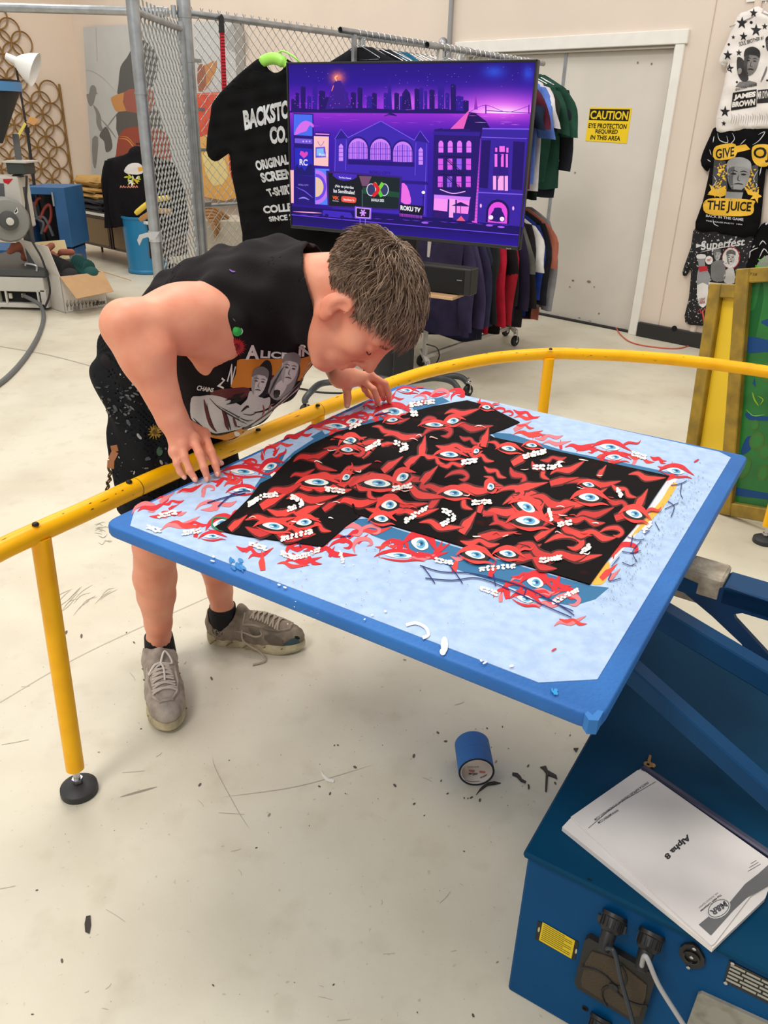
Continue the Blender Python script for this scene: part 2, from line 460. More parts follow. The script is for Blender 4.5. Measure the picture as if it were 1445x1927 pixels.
# panel joints on the wall right of the door
jm = mat('wall_joint_seam', (196, 178, 158), 0.8)  # darker strip colour for the panel seam
for i, (s0, w) in enumerate(((1.035, 0.006), (1.30, 0.05))):
    t = MB(); wall_box(t, s0, s0 + w, 0.0, 4.6, 0.0, 0.003 if i == 0 else 0.02, 0.0 if i == 0 else 0.012)
    structure(t.build('trim_%d' % (i + 3), jm if i == 0 else M_WALL))
# double door, frame, threshold
dr = thing('door_1', 'wide grey double door with scuffed leaves in a white frame', 'door', Wp(-0.16, 0)); dr['kind'] = 'structure'
leaf = MB(); wall_box(leaf, -0.135, 0.785, 0.012, 2.05, -0.10, -0.055, 0.004); leaf.build('door_leaf', M_DOOR, dr)
leaf = MB(); wall_box(leaf, -1.11, -0.145, 0.012, 2.05, -0.10, -0.055, 0.004); leaf.build('door_leaf', M_DOOR, dr)
t = MB(); wall_box(t, -0.155, -0.125, 0.012, 2.05, -0.055, -0.05, 0.002); t.build('astragal', M_STEEL, dr)
t = MB(); wall_box(t, -1.12, 0.80, 0.0, 0.012, -0.11, -0.02); t.build('threshold', M_BLACK, dr)
A_ = Art(plane(Wp(0, 0, -0.053), WN))
sp = [(1082, 325, 2, 3), (1078, 528, 3, 3), (1108, 530, 5, 4), (1127, 590, 2, 3), (1118, 540, 2, 2), (1072, 540, 2, 2), (1200, 118, 2, 4), (1226, 120, 2, 4), (1090, 598, 3, 1.5), (1110, 604, 4, 1.2), (1130, 612, 5, 1.2)]
for x, y, rx, ry in sp: A_.ell(x, y, rx * .8, ry * .6, 10, (150, 118, 95), n=8)
A_.build('scuff_marks', dr)['kind'] = 'stuff'
fr = MB(); wall_box(fr, -1.22, 0.885, 2.07, 2.16, 0, 0.03, 0.004); wall_box(fr, 0.80, 0.87, 0, 2.07, 0, 0.025, 0.004); wall_box(fr, -1.20, -1.12, 0, 2.07, 0, 0.025, 0.004)
structure(fr.build('trim_1', M_WHITE))
fr = MB(); wall_box(fr, -1.12, 0.80, 2.05, 2.07, -0.11, 0.0); wall_box(fr, 0.785, 0.80, 0, 2.05, -0.11, 0.0); wall_box(fr, -1.12, -1.105, 0, 2.05, -0.11, 0.0)
structure(fr.build('trim_2', mat('grey_jamb_paint', (196, 190, 180), 0.6)))
bb = MB(); wall_box(bb, 0.875, 4.2, 0, 0.115, 0, 0.035, 0.004); bso = structure(bb.build('baseboard_back', mat('black_vinyl_base', (38, 38, 38), 0.55)))
h = MB(); hc = plane(Wp(0, 0, 0.036), WN)(1269, 618)[0]; h.lathe([(0.022, 0), (0.022, 0.004), (0.016, 0.004), (0.014, 0.001)], hc, WN, 16)
h.build('outlet_hole', mat('dark_hole', (6, 6, 6), 0.9), bso)
# conduit up the wall
c = MB(); q = plane(Wp(0, 0, 0.03), WN)(845, 80)[0]; c.tube([q * [1, 1, 0] + ZZ * z for z in (0.2, 2.4, 4.6)], 0.02, 10)
tag(c.build('wall_conduit', mat('grey_conduit', (150, 150, 152), 0.5), smooth=40), 'grey electrical conduit running up the wall left of the door', 'pipe')
# caution sign on the door leaf
S = plane(Wp(0, 0, -0.052), WN)
sg = thing('caution_sign', 'yellow and black caution sign stuck on the grey door', 'sign', S(1145, 235)[0])
t = MB(); t.prism([S(*p)[0] for p in ((1110, 202), (1189, 203), (1179, 270), (1101, 265))], WN, 0.002); t.build('sign_plate', mat('yellow_sign', (242, 206, 30), 0.4), sg)
A_ = Art(plane(Wp(0, 0, -0.0518), WN), 0.0003)
A_.poly([(1110.5, 205), (1185.5, 206), (1182, 228), (1108, 226)], (20, 18, 16))
A_.text('CAUTION', [(1112, 208), (1183, 209.5), (1180.5, 226), (1110, 224)], (242, 206, 30), 0.03)
A_.text('EYE PROTECTION', [(1108, 231.5), (1180, 233.5), (1178, 243), (1107, 241)], (25, 22, 18), 0.025)
A_.text('REQUIRED', [(1121, 243), (1163, 244), (1161.5, 253.5), (1120, 252.5)], (25, 22, 18), 0.025)
A_.text('IN THIS AREA', [(1112, 254), (1168, 256), (1166.5, 265), (1110.5, 262.5)], (25, 22, 18), 0.025)
A_.build('sign_print', sg)

# ------------------------------------------------------------------ marks worn into the floor paint
A_ = Art(plane((0, 0, 0), (0, 0, 1)), 0.0004, 0.0001)
DK = (92, 86, 78); MD = (150, 143, 130)
for k in range(16):
    x = 95 + random.random() * 95; y = 1125 + random.random() * 40; A_.stroke([(x, y), (x + 14, y - 6 - random.random() * 12), (x + 24 + random.random() * 12, y - 18 - random.random() * 14)], 1.3, MD, n=4)
for k in range(14):
    x = 176 + random.random() * 24; y = 985 + random.random() * 40; A_.stroke([(x, y), (x + 8, y - 4 + random.random() * 9), (x + 14, y + random.random() * 10 - 6)], 1.2, (140, 134, 122), n=4)
A_.stroke([(226, 1500), (262, 1490), (295, 1481)], 4.0, (146, 138, 124), n=6)
for k in range(60):
    x = random.random() * 950; y = 1180 + random.random() * 740; r = 0.7 + random.random() ** 3 * 2.6
    if x > 700 and y > 1500 and x > 980 - (y - 1500) * .1: continue
    A_.ell(x, y, r * 1.5, r * .8, random.random() * 180, DK if random.random() < .55 else MD, n=7)
for k in range(46):
    x = 600 + random.random() * 480; y = 1360 + random.random() * 160; r = 0.6 + random.random() ** 3 * 2.6
    A_.ell(x, y, r * 1.4, r * .8, random.random() * 180, DK, n=7)
for k in range(30):
    x = random.random() * 900; y = 1050 + random.random() * 870; a = random.random() * 3.1; L = 10 + random.random() * 50
    A_.stroke([(x, y), (x + L * .5 * math.cos(a) + 2, y + L * .25 * math.sin(a)), (x + L * math.cos(a), y + L * .5 * math.sin(a))], .9, (178, 171, 157), n=4, taper=False)
A_.stroke([(0, 1322), (160, 1230), (400, 1120)], 1.6, (196, 188, 172), n=8, taper=False)
A_.stroke([(400, 1425), (408, 1452), (450, 1530), (470, 1560)], 1.0, (158, 150, 138), n=5)
A_.stroke([(0, 652), (90, 668), (175, 690)], 1.6, (165, 160, 148), n=5, taper=False)
A_.stroke([(420, 1500), (560, 1480), (700, 1440)], 1.2, (180, 172, 158), n=5)
A_.build('scuff_marks', floor)['kind'] = 'stuff'

# ================================================================== yellow guard rail
M_YEL = mat('yellow_rail_paint', (250, 184, 0), 0.34, rgb2=(236, 160, 0), vscale=9, thr=(0.5, 0.8), spec=0.35, bump=0.03, bscale=90)
rpx = [(-60, 1068), (0, 1035), (75, 1000), (160, 962), (255, 918), (350, 876), (440, 838), (520, 804), (600, 772), (672, 745), (735, 722), (795, 702), (850, 689), (910, 677), (960, 670.5), (1040, 665.5), (1110, 667), (1180, 670), (1300, 680), (1445, 700), (1560, 722)]
RZ = 0.690
RP = np.array([Pz(x, y, RZ) for x, y in rpx])
gr = thing('guard_rail', 'yellow tubular guard rail curving round the printing press', 'railing', (*Pz(75, 1002, 0)[:2], 0))
def rail_piece(i0, i1, r=0.0235):
    q = cr(RP, 6)[i0 * 6:i1 * 6 + 1]; t = MB(); t.tube(q, r, 18); t.build('rail_tube', M_YEL, gr, 50)
rail_piece(0, 4); rail_piece(4, 8); rail_piece(8, 20)
def collar(px, py):
    p = Pz(px, py, RZ); i = int(np.argmin(np.linalg.norm(RP[:, :2] - p[:2], axis=1))); d = nrm(RP[min(i + 1, 20)] - RP[i - 1])
    t = MB(); t.tube([p - d * 0.0008, p + d * 0.0008], 0.0238, 18); t.build('joint_ring', mat('dark_joint', (120, 84, 14), 0.6), gr, 40)
collar(258, 917); collar(600, 772)
def bolt(px, py):
    p = Pz(px, py, RZ + 0.023); t = MB(); t.lathe([(0.0075, 0), (0.0075, 0.003), (0.005, 0.006), (0.001, 0.0065)], p, (0, 0, 1), 12)
    t.build('bolt', mat('dark_bolt', (44, 40, 36), 0.5, metal=0.5), gr, 40)
for q in ((67, 988), (243, 908), (486, 810), (598, 764), (1036, 658)): bolt(*q)
def post(px, py, foot=None):
    p = Pz(px, py, RZ); x, y = p[:2]
    if foot is not None: x, y = Pz(*foot, 0)[:2]
    t = MB(); t.tube([(x, y, 0.075), (p[0], p[1], RZ - 0.012)], 0.0215, 18); po = t.build('post', M_YEL, gr, 50)
    t = MB(); t.tube([(x, y, 0.02), (x, y, 0.085)], 0.0085, 10); t.lathe([(0.013, 0.034), (0.013, 0.044)], (x, y, 0), n=6); t.build('levelling_screw', M_CHROME, po, 40)
    t = MB(); t.lathe([(0.044, 0), (0.045, 0.006), (0.044, 0.018), (0.032, 0.026), (0.012, 0.03), (0.004, 0.03)], (x, y, 0), n=28)
    t.build('foot_pad', mat('black_foot_pad', (44, 45, 47), 0.55, bump=0.1, bscale=30), po, 40)
post(75, 1003, (150, 1489)); post(598, 775); post(1034, 668); post(1520, 714)
A_ = Art(lambda x, y: (lambda P: (P, nrm([-0.3, -0.9, 0.3])))(Pz(x, y, RZ)), 0.0245)
ch = MB()
for k in range(60):
    i = random.randint(1, 18); f = random.random(); c = RP[i] * (1 - f) + RP[i + 1] * f; d = nrm(RP[i + 1] - RP[i]); sd = np.cross(d, ZZ); a = random.random() * 2.6 - 0.2
    if sd[1] > 0: sd = -sd
    n = sd * math.cos(a) + ZZ * math.sin(a); w = np.cross(n, d); L = 0.003 + random.random() ** 2 * 0.014; p = c + n * 0.0239
    ch.add([p - d * L, p + w * 0.001 * random.random() * 2, p + d * L, p - w * 0.0012], [(0, 1, 2, 3)])
co = ch.build('paint_chips', mat('chipped_paint', (96, 62, 20), 0.7), gr); co['kind'] = 'stuff'

# ================================================================== press pallet (blue taped board)
BZ = 0.80
SB = plane((0, 0, BZ), ZZ)
PT = lambda pts, z: [Pz(x, y, z) for x, y in pts]
M_TAPE = mat('blue_masking_tape', (36, 112, 190), 0.62, rgb2=(28, 98, 174), vscale=5, bump=0.12, bscale=120)
bc = [Pz(192, 984, BZ), Pz(757, 721, BZ), Pz(1408, 858, BZ), Pz(1131, 1356, BZ)]
def roundpoly(P, rads, n=5):
    out = []
    for i, r in enumerate(rads):
        p = P[i]; a = nrm(P[i - 1] - p); c = nrm(P[(i + 1) % len(P)] - p); p0 = p + a * r; p1 = p + c * r
        for k in range(n + 1):
            t = k / n; out.append((1 - t) ** 2 * p0 + 2 * t * (1 - t) * p + t * t * p1)
    return np.array(out)
oc = roundpoly(bc, (0.03, 0.05, 0.02, 0.03)); cen = oc.mean(0)
pal = thing('press_pallet', 'large pale blue printing pallet edged with blue tape, with a printed shirt laid on it', 'pallet', (cen[0], cen[1], BZ - 0.026))
b = MB(); k = len(oc); rings = []
for z, s in ((BZ, -0.004), (BZ - 0.002, -0.0012), (BZ - 0.006, 0), (BZ - 0.020, 0), (BZ - 0.024, -0.002), (BZ - 0.026, -0.008)):
    rings.append([(*(p[:2] + nrm(p - cen)[:2] * s), z) for p in oc])
v = np.vstack(rings); f = []
for i in range(5):
    for j in range(k): f.append((i * k + j, i * k + (j + 1) % k, (i + 1) * k + (j + 1) % k, (i + 1) * k + j))
f.append(tuple(range(k - 1, -1, -1))); f.append(tuple(5 * k + j for j in range(k)))
b.add(v, f); b.build('taped_board', M_TAPE, pal, 50)
b = MB(); tri = PT([(1100, 1343), (1108, 1355), (1126, 1356), (1136, 1338), (1124, 1336), (1115, 1345), (1106, 1338)], BZ + 0.0008)
b.prism(tri, ZZ, 0.024); b.build('crumpled_tape', mat('blue_tape_crease', (40, 114, 186), 0.65), pal)
SHEET = [(245, 989), (253, 960), (754, 729), (838, 736), (1353, 850), (1375, 861), (1124, 1278), (1014, 1284)]
M_SHEET = mat('pale_blue_adhesive_sheet', (174, 198, 229), 0.62, rgb2=(158, 184, 219), vscale=45, bump=0.10, bscale=300, detail=8)
b = MB(); b.prism(PT(SHEET, BZ + 0.0012), ZZ, 0.0022); b.build('adhesive_sheet', M_SHEET, pal)
SHIRT = [(405, 990), (430, 976), (473, 932), (490, 909), (510, 899), (532, 876), (553, 856), (586, 835), (612, 823), (636, 812), (668, 803), (705, 794), (738, 785), (769, 776), (815, 764), (860, 756), (879, 753), (905, 760), (934, 772), (956, 783), (978, 794), (948, 807), (919, 817), (930, 823), (1000, 838), (1100, 860), (1180, 878), (1259, 895), (1238, 925), (1218, 955), (1195, 990), (1169, 1019), (1138, 1060), (1110, 1099), (1040, 1078), (960, 1054), (880, 1030), (820, 1012), (745, 990), (680, 969), (650, 990), (607, 1028), (536, 1018), (470, 1009), (436, 1003), (412, 997)]
EYES_S = [(596, 908, 20, 6, 3), (651, 899, 7, 5, -30), (710, 910, 22, 7, 4), (757, 899, 11, 7, -25), (658, 830, 11, 6, -8), (653, 847, 10, 4, 4), (738, 791, 9, 3.5, -6), (817, 800, 15, 3.8, 3), (852, 793, 10, 5, -10), (845, 856, 15, 5, 4), (732, 951, 13, 8, -5), (717, 977, 12, 6, 5), (853, 929, 16, 6, 4), (514, 991, 18, 6, 8), (572, 984, 13, 6, -5), (957, 845, 12, 4.5, 8), (896, 850, 5, 4, -30), (923, 917, 6, 6, -30), (1107, 913, 10, 4, 12), (1108, 937, 17, 7, 6), (990, 955, 16, 8, 25), (993, 981, 20, 8, 6), (1193, 968, 14, 7, 15), (955, 1043, 14, 6, 10), (894, 1045, 17, 7, 12), (915, 767, 7, 3.4, 6), (1000, 839, 9, 3.6, 5)]
EYES_B = [(456, 888, 20, 5, 5), (508, 879, 12, 6, -20), (790, 1024, 15, 11, 20), (750, 1046, 22, 5, 4), (632, 802, 18, 4.5, 4), (662, 793, 10, 4.5, -15), (739, 775, 18, 7, 4), (456, 923, 15, 4.5, 0), (416, 986, 15, 7, -10), (1007, 1097, 14, 9, 15), (988, 1128, 14, 6, 15), (1147, 842, 17, 5.5, 8), (1156, 861, 13, 4.5, 5), (1270, 887, 15, 5.5, 10), (398, 1010, 12, 4, 0), (765, 735, 10, 3, 5)]
RED = (226, 62, 56); RED2 = (196, 44, 44); WHT = (238, 238, 234); IRB = (96, 170, 208); IRD = (40, 112, 160)
def eye(A, x, y, rx, ry, rot, L=3, ink=True):
    c, s = math.cos(math.radians(rot)), math.sin(math.radians(rot)); sx = rx / 20
    q = lambda u, w: (x + u * rx * c - w * ry * s, y + u * rx * s + w * ry * c)
    A.poly([q(-1.15, .1), q(-.5, -.85), q(.3, -1.05), q(.95, -.45), q(1.1, .25), q(.5, .95), q(-.4, .9)], WHT, L, 4)
    A.ell(*q(.12, .02), rx * .58, ry * .78, rot, IRB, L + 1); A.ell(*q(.16, -.1), rx * .3, ry * .42, rot, IRD, L + 2)
    A.ell(*q(-.16, .22), rx * .26, ry * .26, rot, (190, 222, 236), L + 2, n=10); A.ell(*q(.2, -.12), rx * .12, ry * .18, rot, (14, 40, 66), L + 3, n=8)
def lids(A, x, y, rx, ry, rot, col, L=1):
    c, s = math.cos(math.radians(rot)), math.sin(math.radians(rot)); q = lambda u, w: (x + u * rx * c - w * ry * s, y + u * rx * s + w * ry * c)
    A.stroke([q(-2.1, 1.2), q(-1.4, -.6), q(-.3, -1.75), q(.8, -1.7), q(1.6, -.7), q(2.5, .4)], [0.5, ry * 1.1, ry * 1.6, ry * 1.5, ry * .9, 0.3], col, L)
    A.stroke([q(-1.8, .9), q(-.8, 1.75), q(.3, 1.95), q(1.5, 1.3), q(2.3, 1.6)], [0.3, ry * .5, ry * .9, ry * .6, 0.3], col, L)
    if random.random() < .6: A.stroke([q(1.3, -.9), q(2.0, -2.4), q(3.0, -2.6), q(3.3, -3.9)], [ry * .6, ry * .9, ry * .6, .2], col, L)
def teeth(A, pts, r=3.0, L=4, n=None):
    P = cr(pts, 8); seg = np.linalg.norm(np.diff(P, axis=0), axis=1).sum(); n = n or int(seg / (r * 1.25)) + 2
    for i in range(n):
        p = P[int(i / n * len(P))]
        for row in (-.5, .5):
            A.ell(p[0] + random.uniform(-1.4, 1.4), p[1] + row * r * 1.5 + random.uniform(-1, 1), r * random.uniform(.7, 1.15), r * random.uniform(.5, .85), random.uniform(-30, 30), WHT if random.random() < .85 else (222, 210, 205), L, n=9)
def inpoly(p, poly):
    x, y = p; r = False; n = len(poly)
    for i in range(n):
        x0, y0 = poly[i]; x1, y1 = poly[i - 1]
        if (y0 > y) != (y1 > y) and x < (x1 - x0) * (y - y0) / (y1 - y0) + x0: r = not r
    return r
def edge_dist(p, poly):
    p = np.asarray(p); P = np.asarray(poly, float); a = P; bq = np.roll(P, -1, 0); ab = bq - a
    t = np.clip(((p - a) * ab).sum(1) / np.maximum((ab * ab).sum(1), 1e-9), 0, 1); return np.sqrt((((a + ab * t[:, None]) - p) ** 2).sum(1)).min()
def flame(x, y, s, a, kind):
    c, sn = math.cos(a), math.sin(a); F = lambda u, w: (x + s * (u * c - w * sn), y + s * .62 * (u * sn + w * c))
    if kind == 0: return [F(-1.5, .15), F(-.8, -.25), F(0, .15), F(.8, -.1), F(1.6, -.45)], [.2, .30 * s, .44 * s, .28 * s, .1]
    if kind == 1: return [F(-1.1, .7), F(-.7, -.2), F(.1, -.7), F(.8, -.3), F(.7, .35), F(.2, .4)], [.1, .26 * s, .38 * s, .32 * s, .24 * s, .1]
    if kind == 2: return [F(-1.3, -.5), F(-.5, -.1), F(.2, -.45), F(.9, .2), F(1.7, .1)], [.1, .42 * s, .26 * s, .38 * s, .1]
    return [F(-.5, .9), F(-.15, .1), F(.1, -.3), F(.5, -1.1)], [.36 * s, .46 * s, .26 * s, .1]
# the inks that missed the shirt and stay on the board
A_ = Art(plane((0, 0, BZ + 0.0012), ZZ), 0.00015, 0.00012)
BLU = (46, 112, 158)
for pl in ([(660, 978), (690, 976), (760, 1000), (900, 1042), (1040, 1083), (1110, 1102), (1146, 1106), (1120, 1128), (1080, 1140), (1040, 1135), (940, 1098), (860, 1072), (760, 1030), (700, 1008)],
           [(924, 814), (960, 816), (1060, 848), (1180, 872), (1278, 893), (1260, 905), (1170, 884), (1020, 848), (935, 828)],
           [(505, 895), (553, 850), (590, 826), (640, 806), (700, 788), (760, 772), (690, 805), (600, 840), (545, 862), (515, 900)],
           [(480, 915), (515, 862), (540, 846), (520, 890), (500, 918), (470, 935)], [(770, 757), (832, 747), (846, 756), (780, 774)], [(585, 822), (606, 810), (612, 818), (596, 830)]):
    A_.poly(pl, BLU, 0)
A_.poly([(1116, 1098), (1172, 1020), (1221, 956), (1262, 893), (1276, 900), (1240, 950), (1190, 1015), (1150, 1060)], (226, 218, 224), 1)
A_.poly([(1113, 1098), (1124, 1080), (1144, 1057), (1147, 1072), (1138, 1095), (1126, 1101)], (244, 178, 70), 2, 3)
A_.poly([(1187, 1010), (1218, 972), (1245, 940), (1260, 915), (1271, 908), (1273, 915), (1262, 934), (1245, 958), (1212, 992)], (246, 180, 72), 2, 3)
random.seed(21)
RB = (212, 36, 48); PK = (220, 120, 128)
spots = [(280, 955), (310, 938), (335, 950), (350, 925), (390, 920), (420, 905), (440, 900), (400, 960), (340, 985), (360, 995), (310, 965), (470, 880), (450, 905), (480, 870), (500, 855), (525, 845), (560, 822), (600, 800), (640, 790), (670, 780), (700, 765), (690, 790), (720, 752), (750, 745), (780, 742), (715, 790), (640, 806), (905, 765), (950, 778), (985, 785), (1000, 812), (1020, 825), (1050, 832), (1080, 840), (1110, 848), (1130, 858), (1170, 850), (1200, 862), (1230, 868), (1260, 880), (690, 1020), (705, 1000), (730, 1035), (760, 1035), (800, 1050), (830, 1040), (870, 1060), (920, 1078), (960, 1108), (985, 1090), (1010, 1120), (1040, 1100), (1060, 1125), (940, 1120), (1030, 1140), (1066, 1165), (545, 1060), (580, 1052), (470, 1035), (640, 1020), (620, 1040), (486, 1050), (560, 1030), (660, 1000), (1150, 1080), (1170, 1035), (1250, 905), (1150, 870), (990, 800), (850, 745), (820, 742)]
for x, y in spots:
    sc = 1.15 if y > 950 else 0.8
    for k in range(2):
        p, w = flame(x + random.uniform(-12, 12), y + random.uniform(-7, 7), random.uniform(13, 24) * sc, random.uniform(-.6, .5), random.randint(0, 3)); A_.stroke(p, w, random.choice((RB, RB, RED, PK)), 3 + k, 4)
for e in EYES_B: lids(A_, *e, RB, 4); eye(A_, *e, L=5)
for t in ([(530, 1042), (560, 1050), (600, 1036)], [(645, 1058), (640, 1040)], [(905, 1072), (968, 1066)], [(905, 1108), (935, 1118)], [(1040, 1135), (1086, 1112)], [(772, 763), (815, 756)], [(512, 897), (520, 893)], [(850, 1060), (820, 1055)], [(330, 965), (300, 972)], [(300, 1000), (275, 992)], [(345, 1005), (375, 1000)], [(470, 1025), (500, 1034)], [(950, 870), (962, 866)], [(1190, 855), (1215, 862)], [(1210, 1000), (1226, 985)]): teeth(A_, t, 3.2, 6)
NV = (26, 38, 110)
for p in ([(790, 1066), (830, 1078), (880, 1080), (930, 1090), (990, 1108), (1050, 1140), (1080, 1160)], [(800, 1090), (850, 1094), (900, 1090), (960, 1112), (1020, 1140), (1075, 1164)], [(845, 1066), (858, 1082), (870, 1100)], [(928, 1082), (932, 1105)], [(795, 1068), (806, 1082), (818, 1100)], [(1030, 1128), (1055, 1142), (1078, 1152)], [(990, 1108), (985, 1126)],
          [(1262, 915), (1280, 912), (1292, 906)], [(1282, 912), (1280, 930), (1284, 940)], [(1256, 945), (1268, 955), (1262, 975)], [(1250, 960), (1276, 948)], [(1232, 985), (1240, 1000)], [(1222, 1000), (1212, 1008)], [(1180, 1012), (1200, 1018), (1212, 1016)], [(1190, 1010), (1186, 1030)], [(1170, 1040), (1190, 1042), (1205, 1038)], [(1165, 1050), (1150, 1068)], [(1170, 1060), (1185, 1066), (1195, 1063)], [(1150, 1080), (1145, 1095), (1168, 1090)], [(1206, 1020), (1190, 1040), (1198, 1060)],
          [(390, 948), (430, 936), (462, 930)], [(410, 955), (440, 930), (470, 925)], [(640, 1012), (660, 1010)], [(560, 1018), (566, 1032)], [(705, 783), (735, 777)]): A_.stroke(p, 2.0 if p[0][0] < 1100 else 1.5, NV, 7, 5, False)
A_.stroke([(428, 978), (404, 976), (399, 990), (412, 999), (432, 1001)], 3.5, (34, 130, 92), 8, 5, False)
for q in ((783, 1187, 22, 13, 160, 420), (836, 1215, 7, 16, 0, 360), (833, 1228, 6, 7, 0, 360)):
    if q[5] > 400: A_.stroke([(764, 1178), (782, 1174), (800, 1182), (806, 1196), (795, 1202)], 6, WHT, 1, 5, False)
    else: A_.ell(*q[:4], 0, WHT, 1, n=10)
for k in range(9): A_.ell(446 + random.uniform(-12, 12), 1064 + random.uniform(-9, 9), random.uniform(3, 8), random.uniform(2, 5), random.uniform(0, 90), random.choice(((46, 128, 196), (60, 140, 204), (40, 112, 184))), 1 + k % 3, n=9)
for k in range(7): A_.ell(1043 + random.uniform(-9, 9), 1305 + random.uniform(-5, 5), random.uniform(2, 5), random.uniform(1.5, 3), random.uniform(0, 90), (40, 150, 214), 1 + k % 2, n=7)
for q in ((1042, 1224), (1310, 868)): A_.ell(*q, 6, 1.6, -30, (214, 40, 50), 1, n=8)
for k in range(420):
    t = random.random(); x = 1120 + 170 * t + random.gauss(22, 16); y = 1130 - 240 * t + random.gauss(8, 16)
    r = random.uniform(.4, 1.1); A_.ell(x, y, r, r * .7, 0, (112, 118, 124), 1, n=5)
for k in range(50): A_.ell(random.uniform(500, 1000), random.uniform(1020, 1180), random.uniform(.6, 1.6), .7, 0, random.choice((WHT, RB, (90, 110, 130))), 1, n=5)
for x, y in ((525, 1103), (536, 1108), (686, 1168), (700, 1160), (725, 1153), (402, 1050), (400, 1058), (905, 1246), (912, 1250), (962, 1256)): A_.ell(x, y, random.uniform(2, 5), random.uniform(1.2, 2.2), random.uniform(-40, 40), WHT, 1, n=8)
ov = A_.build('stray_ink', pal); ov['kind'] = 'stuff'

# the shirt itself
M_KNIT = mat('black_jersey_print_base', (17, 14, 15), 0.85, rgb2=(50, 14, 14), vscale=16, thr=(0.60, 0.72), bump=0.12, bscale=200, spec=0.12)
sh = thing('printed_shirt', 'black t-shirt with red flames and blue eyes lying flat on the pale blue pallet', 'shirt', (*Pz(830, 920, BZ)[:2], BZ))
b = MB(); b.prism(PT(SHIRT, BZ + 0.0042), ZZ, 0.0028); b.build('cloth', M_KNIT, sh)
A_ = Art(plane((0, 0, BZ + 0.0042), ZZ), 0.00015, 0.00012)
random.seed(5)
shrink = lambda p, m: inpoly(p, SHIRT) and edge_dist(p, SHIRT) > m
n = 0; tries = 0; placed = []
while n < 104 and tries < 9000:
    tries += 1; x = random.uniform(430, 1240); y = random.uniform(760, 1095)
    if not inpoly((x, y), SHIRT): continue
    if min([math.hypot(x - a, (y - c) * 1.6) for a, c in placed] or [99]) < 31: continue
    ps = 0.62 + (y - 750) / 340 * 0.5; p, w = flame(x, y, random.uniform(20, 38) * ps, random.uniform(-.4, .9), random.choice((0, 0, 1, 2, 2, 3)))
    if not all(shrink(q, 1.5) for q in cr(p, 3)): continue
    A_.stroke(p, [q * 1.5 + 1.5 for q in w], (74, 20, 20), 0, 4); A_.stroke(p, w, random.choice((RED, RED, RED, RED2, (206, 52, 48))), 1, 5); placed.append((x, y)); n += 1
for e in EYES_S:
    A_.ell(e[0], e[1], e[2] * 1.55, e[3] * 1.75, e[4], (17, 14, 15), 2)
    lids(A_, *e, RED, 3); eye(A_, *e, L=5)
for t in ([(469, 951), (493, 936), (523, 932)], [(549, 936), (569, 949), (540, 961)], [(614, 922), (645, 926)], [(740, 921), (772, 916)], [(690, 846), (716, 833)], [(744, 834), (765, 843), (752, 850)], [(763, 982), (802, 958)], [(834, 962), (855, 976), (829, 989)], [(531, 1016), (586, 1002)], [(775, 780), (786, 780)], [(986, 861), (1026, 851)], [(1004, 881), (1040, 881), (1056, 874)], [(870, 872), (898, 868)], [(890, 948), (922, 946)], [(1162, 924), (1169, 936)], [(1018, 1057), (1055, 1052)], [(1033, 963), (1038, 980)], [(660, 805), (680, 798)], [(1050, 990), (1075, 985)], [(1095, 1040), (1110, 1030)]): teeth(A_, t, 3.5, 9)
for k in range(70):
    x = random.uniform(450, 1230); y = random.uniform(770, 1080)
    if shrink((x, y), 8): A_.stroke([(x, y), (x + random.uniform(3, 10), y + random.uniform(-4, 3)), (x + random.uniform(9, 18), y + random.uniform(-3, 4))], random.uniform(1.2, 2.6), random.choice((WHT, (236, 190, 180), RED)), 3, 3)
A_.build('print', sh)
for p, w in (([(676, 971), (668, 962), (664, 950)], 4), ([(612, 824), (650, 830), (700, 850)], 3)):
    t = MB(); t.tube([Pz(x, y, BZ + 0.0035) for x, y in cr(p, 4)], 0.003, 6); t.build('fold', M_KNIT, sh, 60)
# tape at the sleeve and clear patch
# ================================================================== press machine: cabinet, arms
PU = nrm([0.855, -0.52, 0]); PV = nrm([0.52, 0.855, 0]); CT = 0.385
CA = Pz(993, 1602, CT); CA[2] = 0
M_BLUE = mat('press_blue_enamel', (2, 76, 126), 0.55, rgb2=(2, 66, 114), vscale=3, bump=0.05, bscale=260, spec=0.14)
M_BLUE_SHADED = mat('press_shaded_blue_enamel', (0, 60, 92), 0.6, spec=0.10, var=0.1, vscale=4, bump=0.04, bscale=260)  # cabinet enamel darkened for the lid, its shade put into the colour
M_PLASTIC = mat('black_plastic', (24, 24, 25), 0.45)
cb = thing('press_base_cabinet', 'dark blue steel press base cabinet with fan grille and cable sockets', 'machine', CA + PU * 0.6 + PV * 0.42)
def cab(u0, u1, v0, v1, z0, z1, bev=0.004):
    t = MB(); t.box(CA + PU * (u0 + u1) / 2 + PV * (v0 + v1) / 2 + ZZ * (z0 + z1) / 2, (u1 - u0, v1 - v0, z1 - z0), (PU, PV, ZZ), bev); return t
cab(0.0, 1.5, 0.004, 0.83, 0.0, CT - 0.012).build('cabinet_body', M_BLUE, cb)
cab(-0.006, 1.51, -0.006, 0.835, CT - 0.014, CT).build('cabinet_lid', M_BLUE_SHADED, cb)
SF = plane(CA + PV * 0.004, -PV)
F3 = lambda pts, d=0.0: [SF(x, y)[0] - PV * d for x, y in pts]
def fplate(name, pts, d, m, parent=cb, bolt=None):
    t = MB(); t.prism(F3(pts, d), -PV, d); return t.build(name, m, parent)
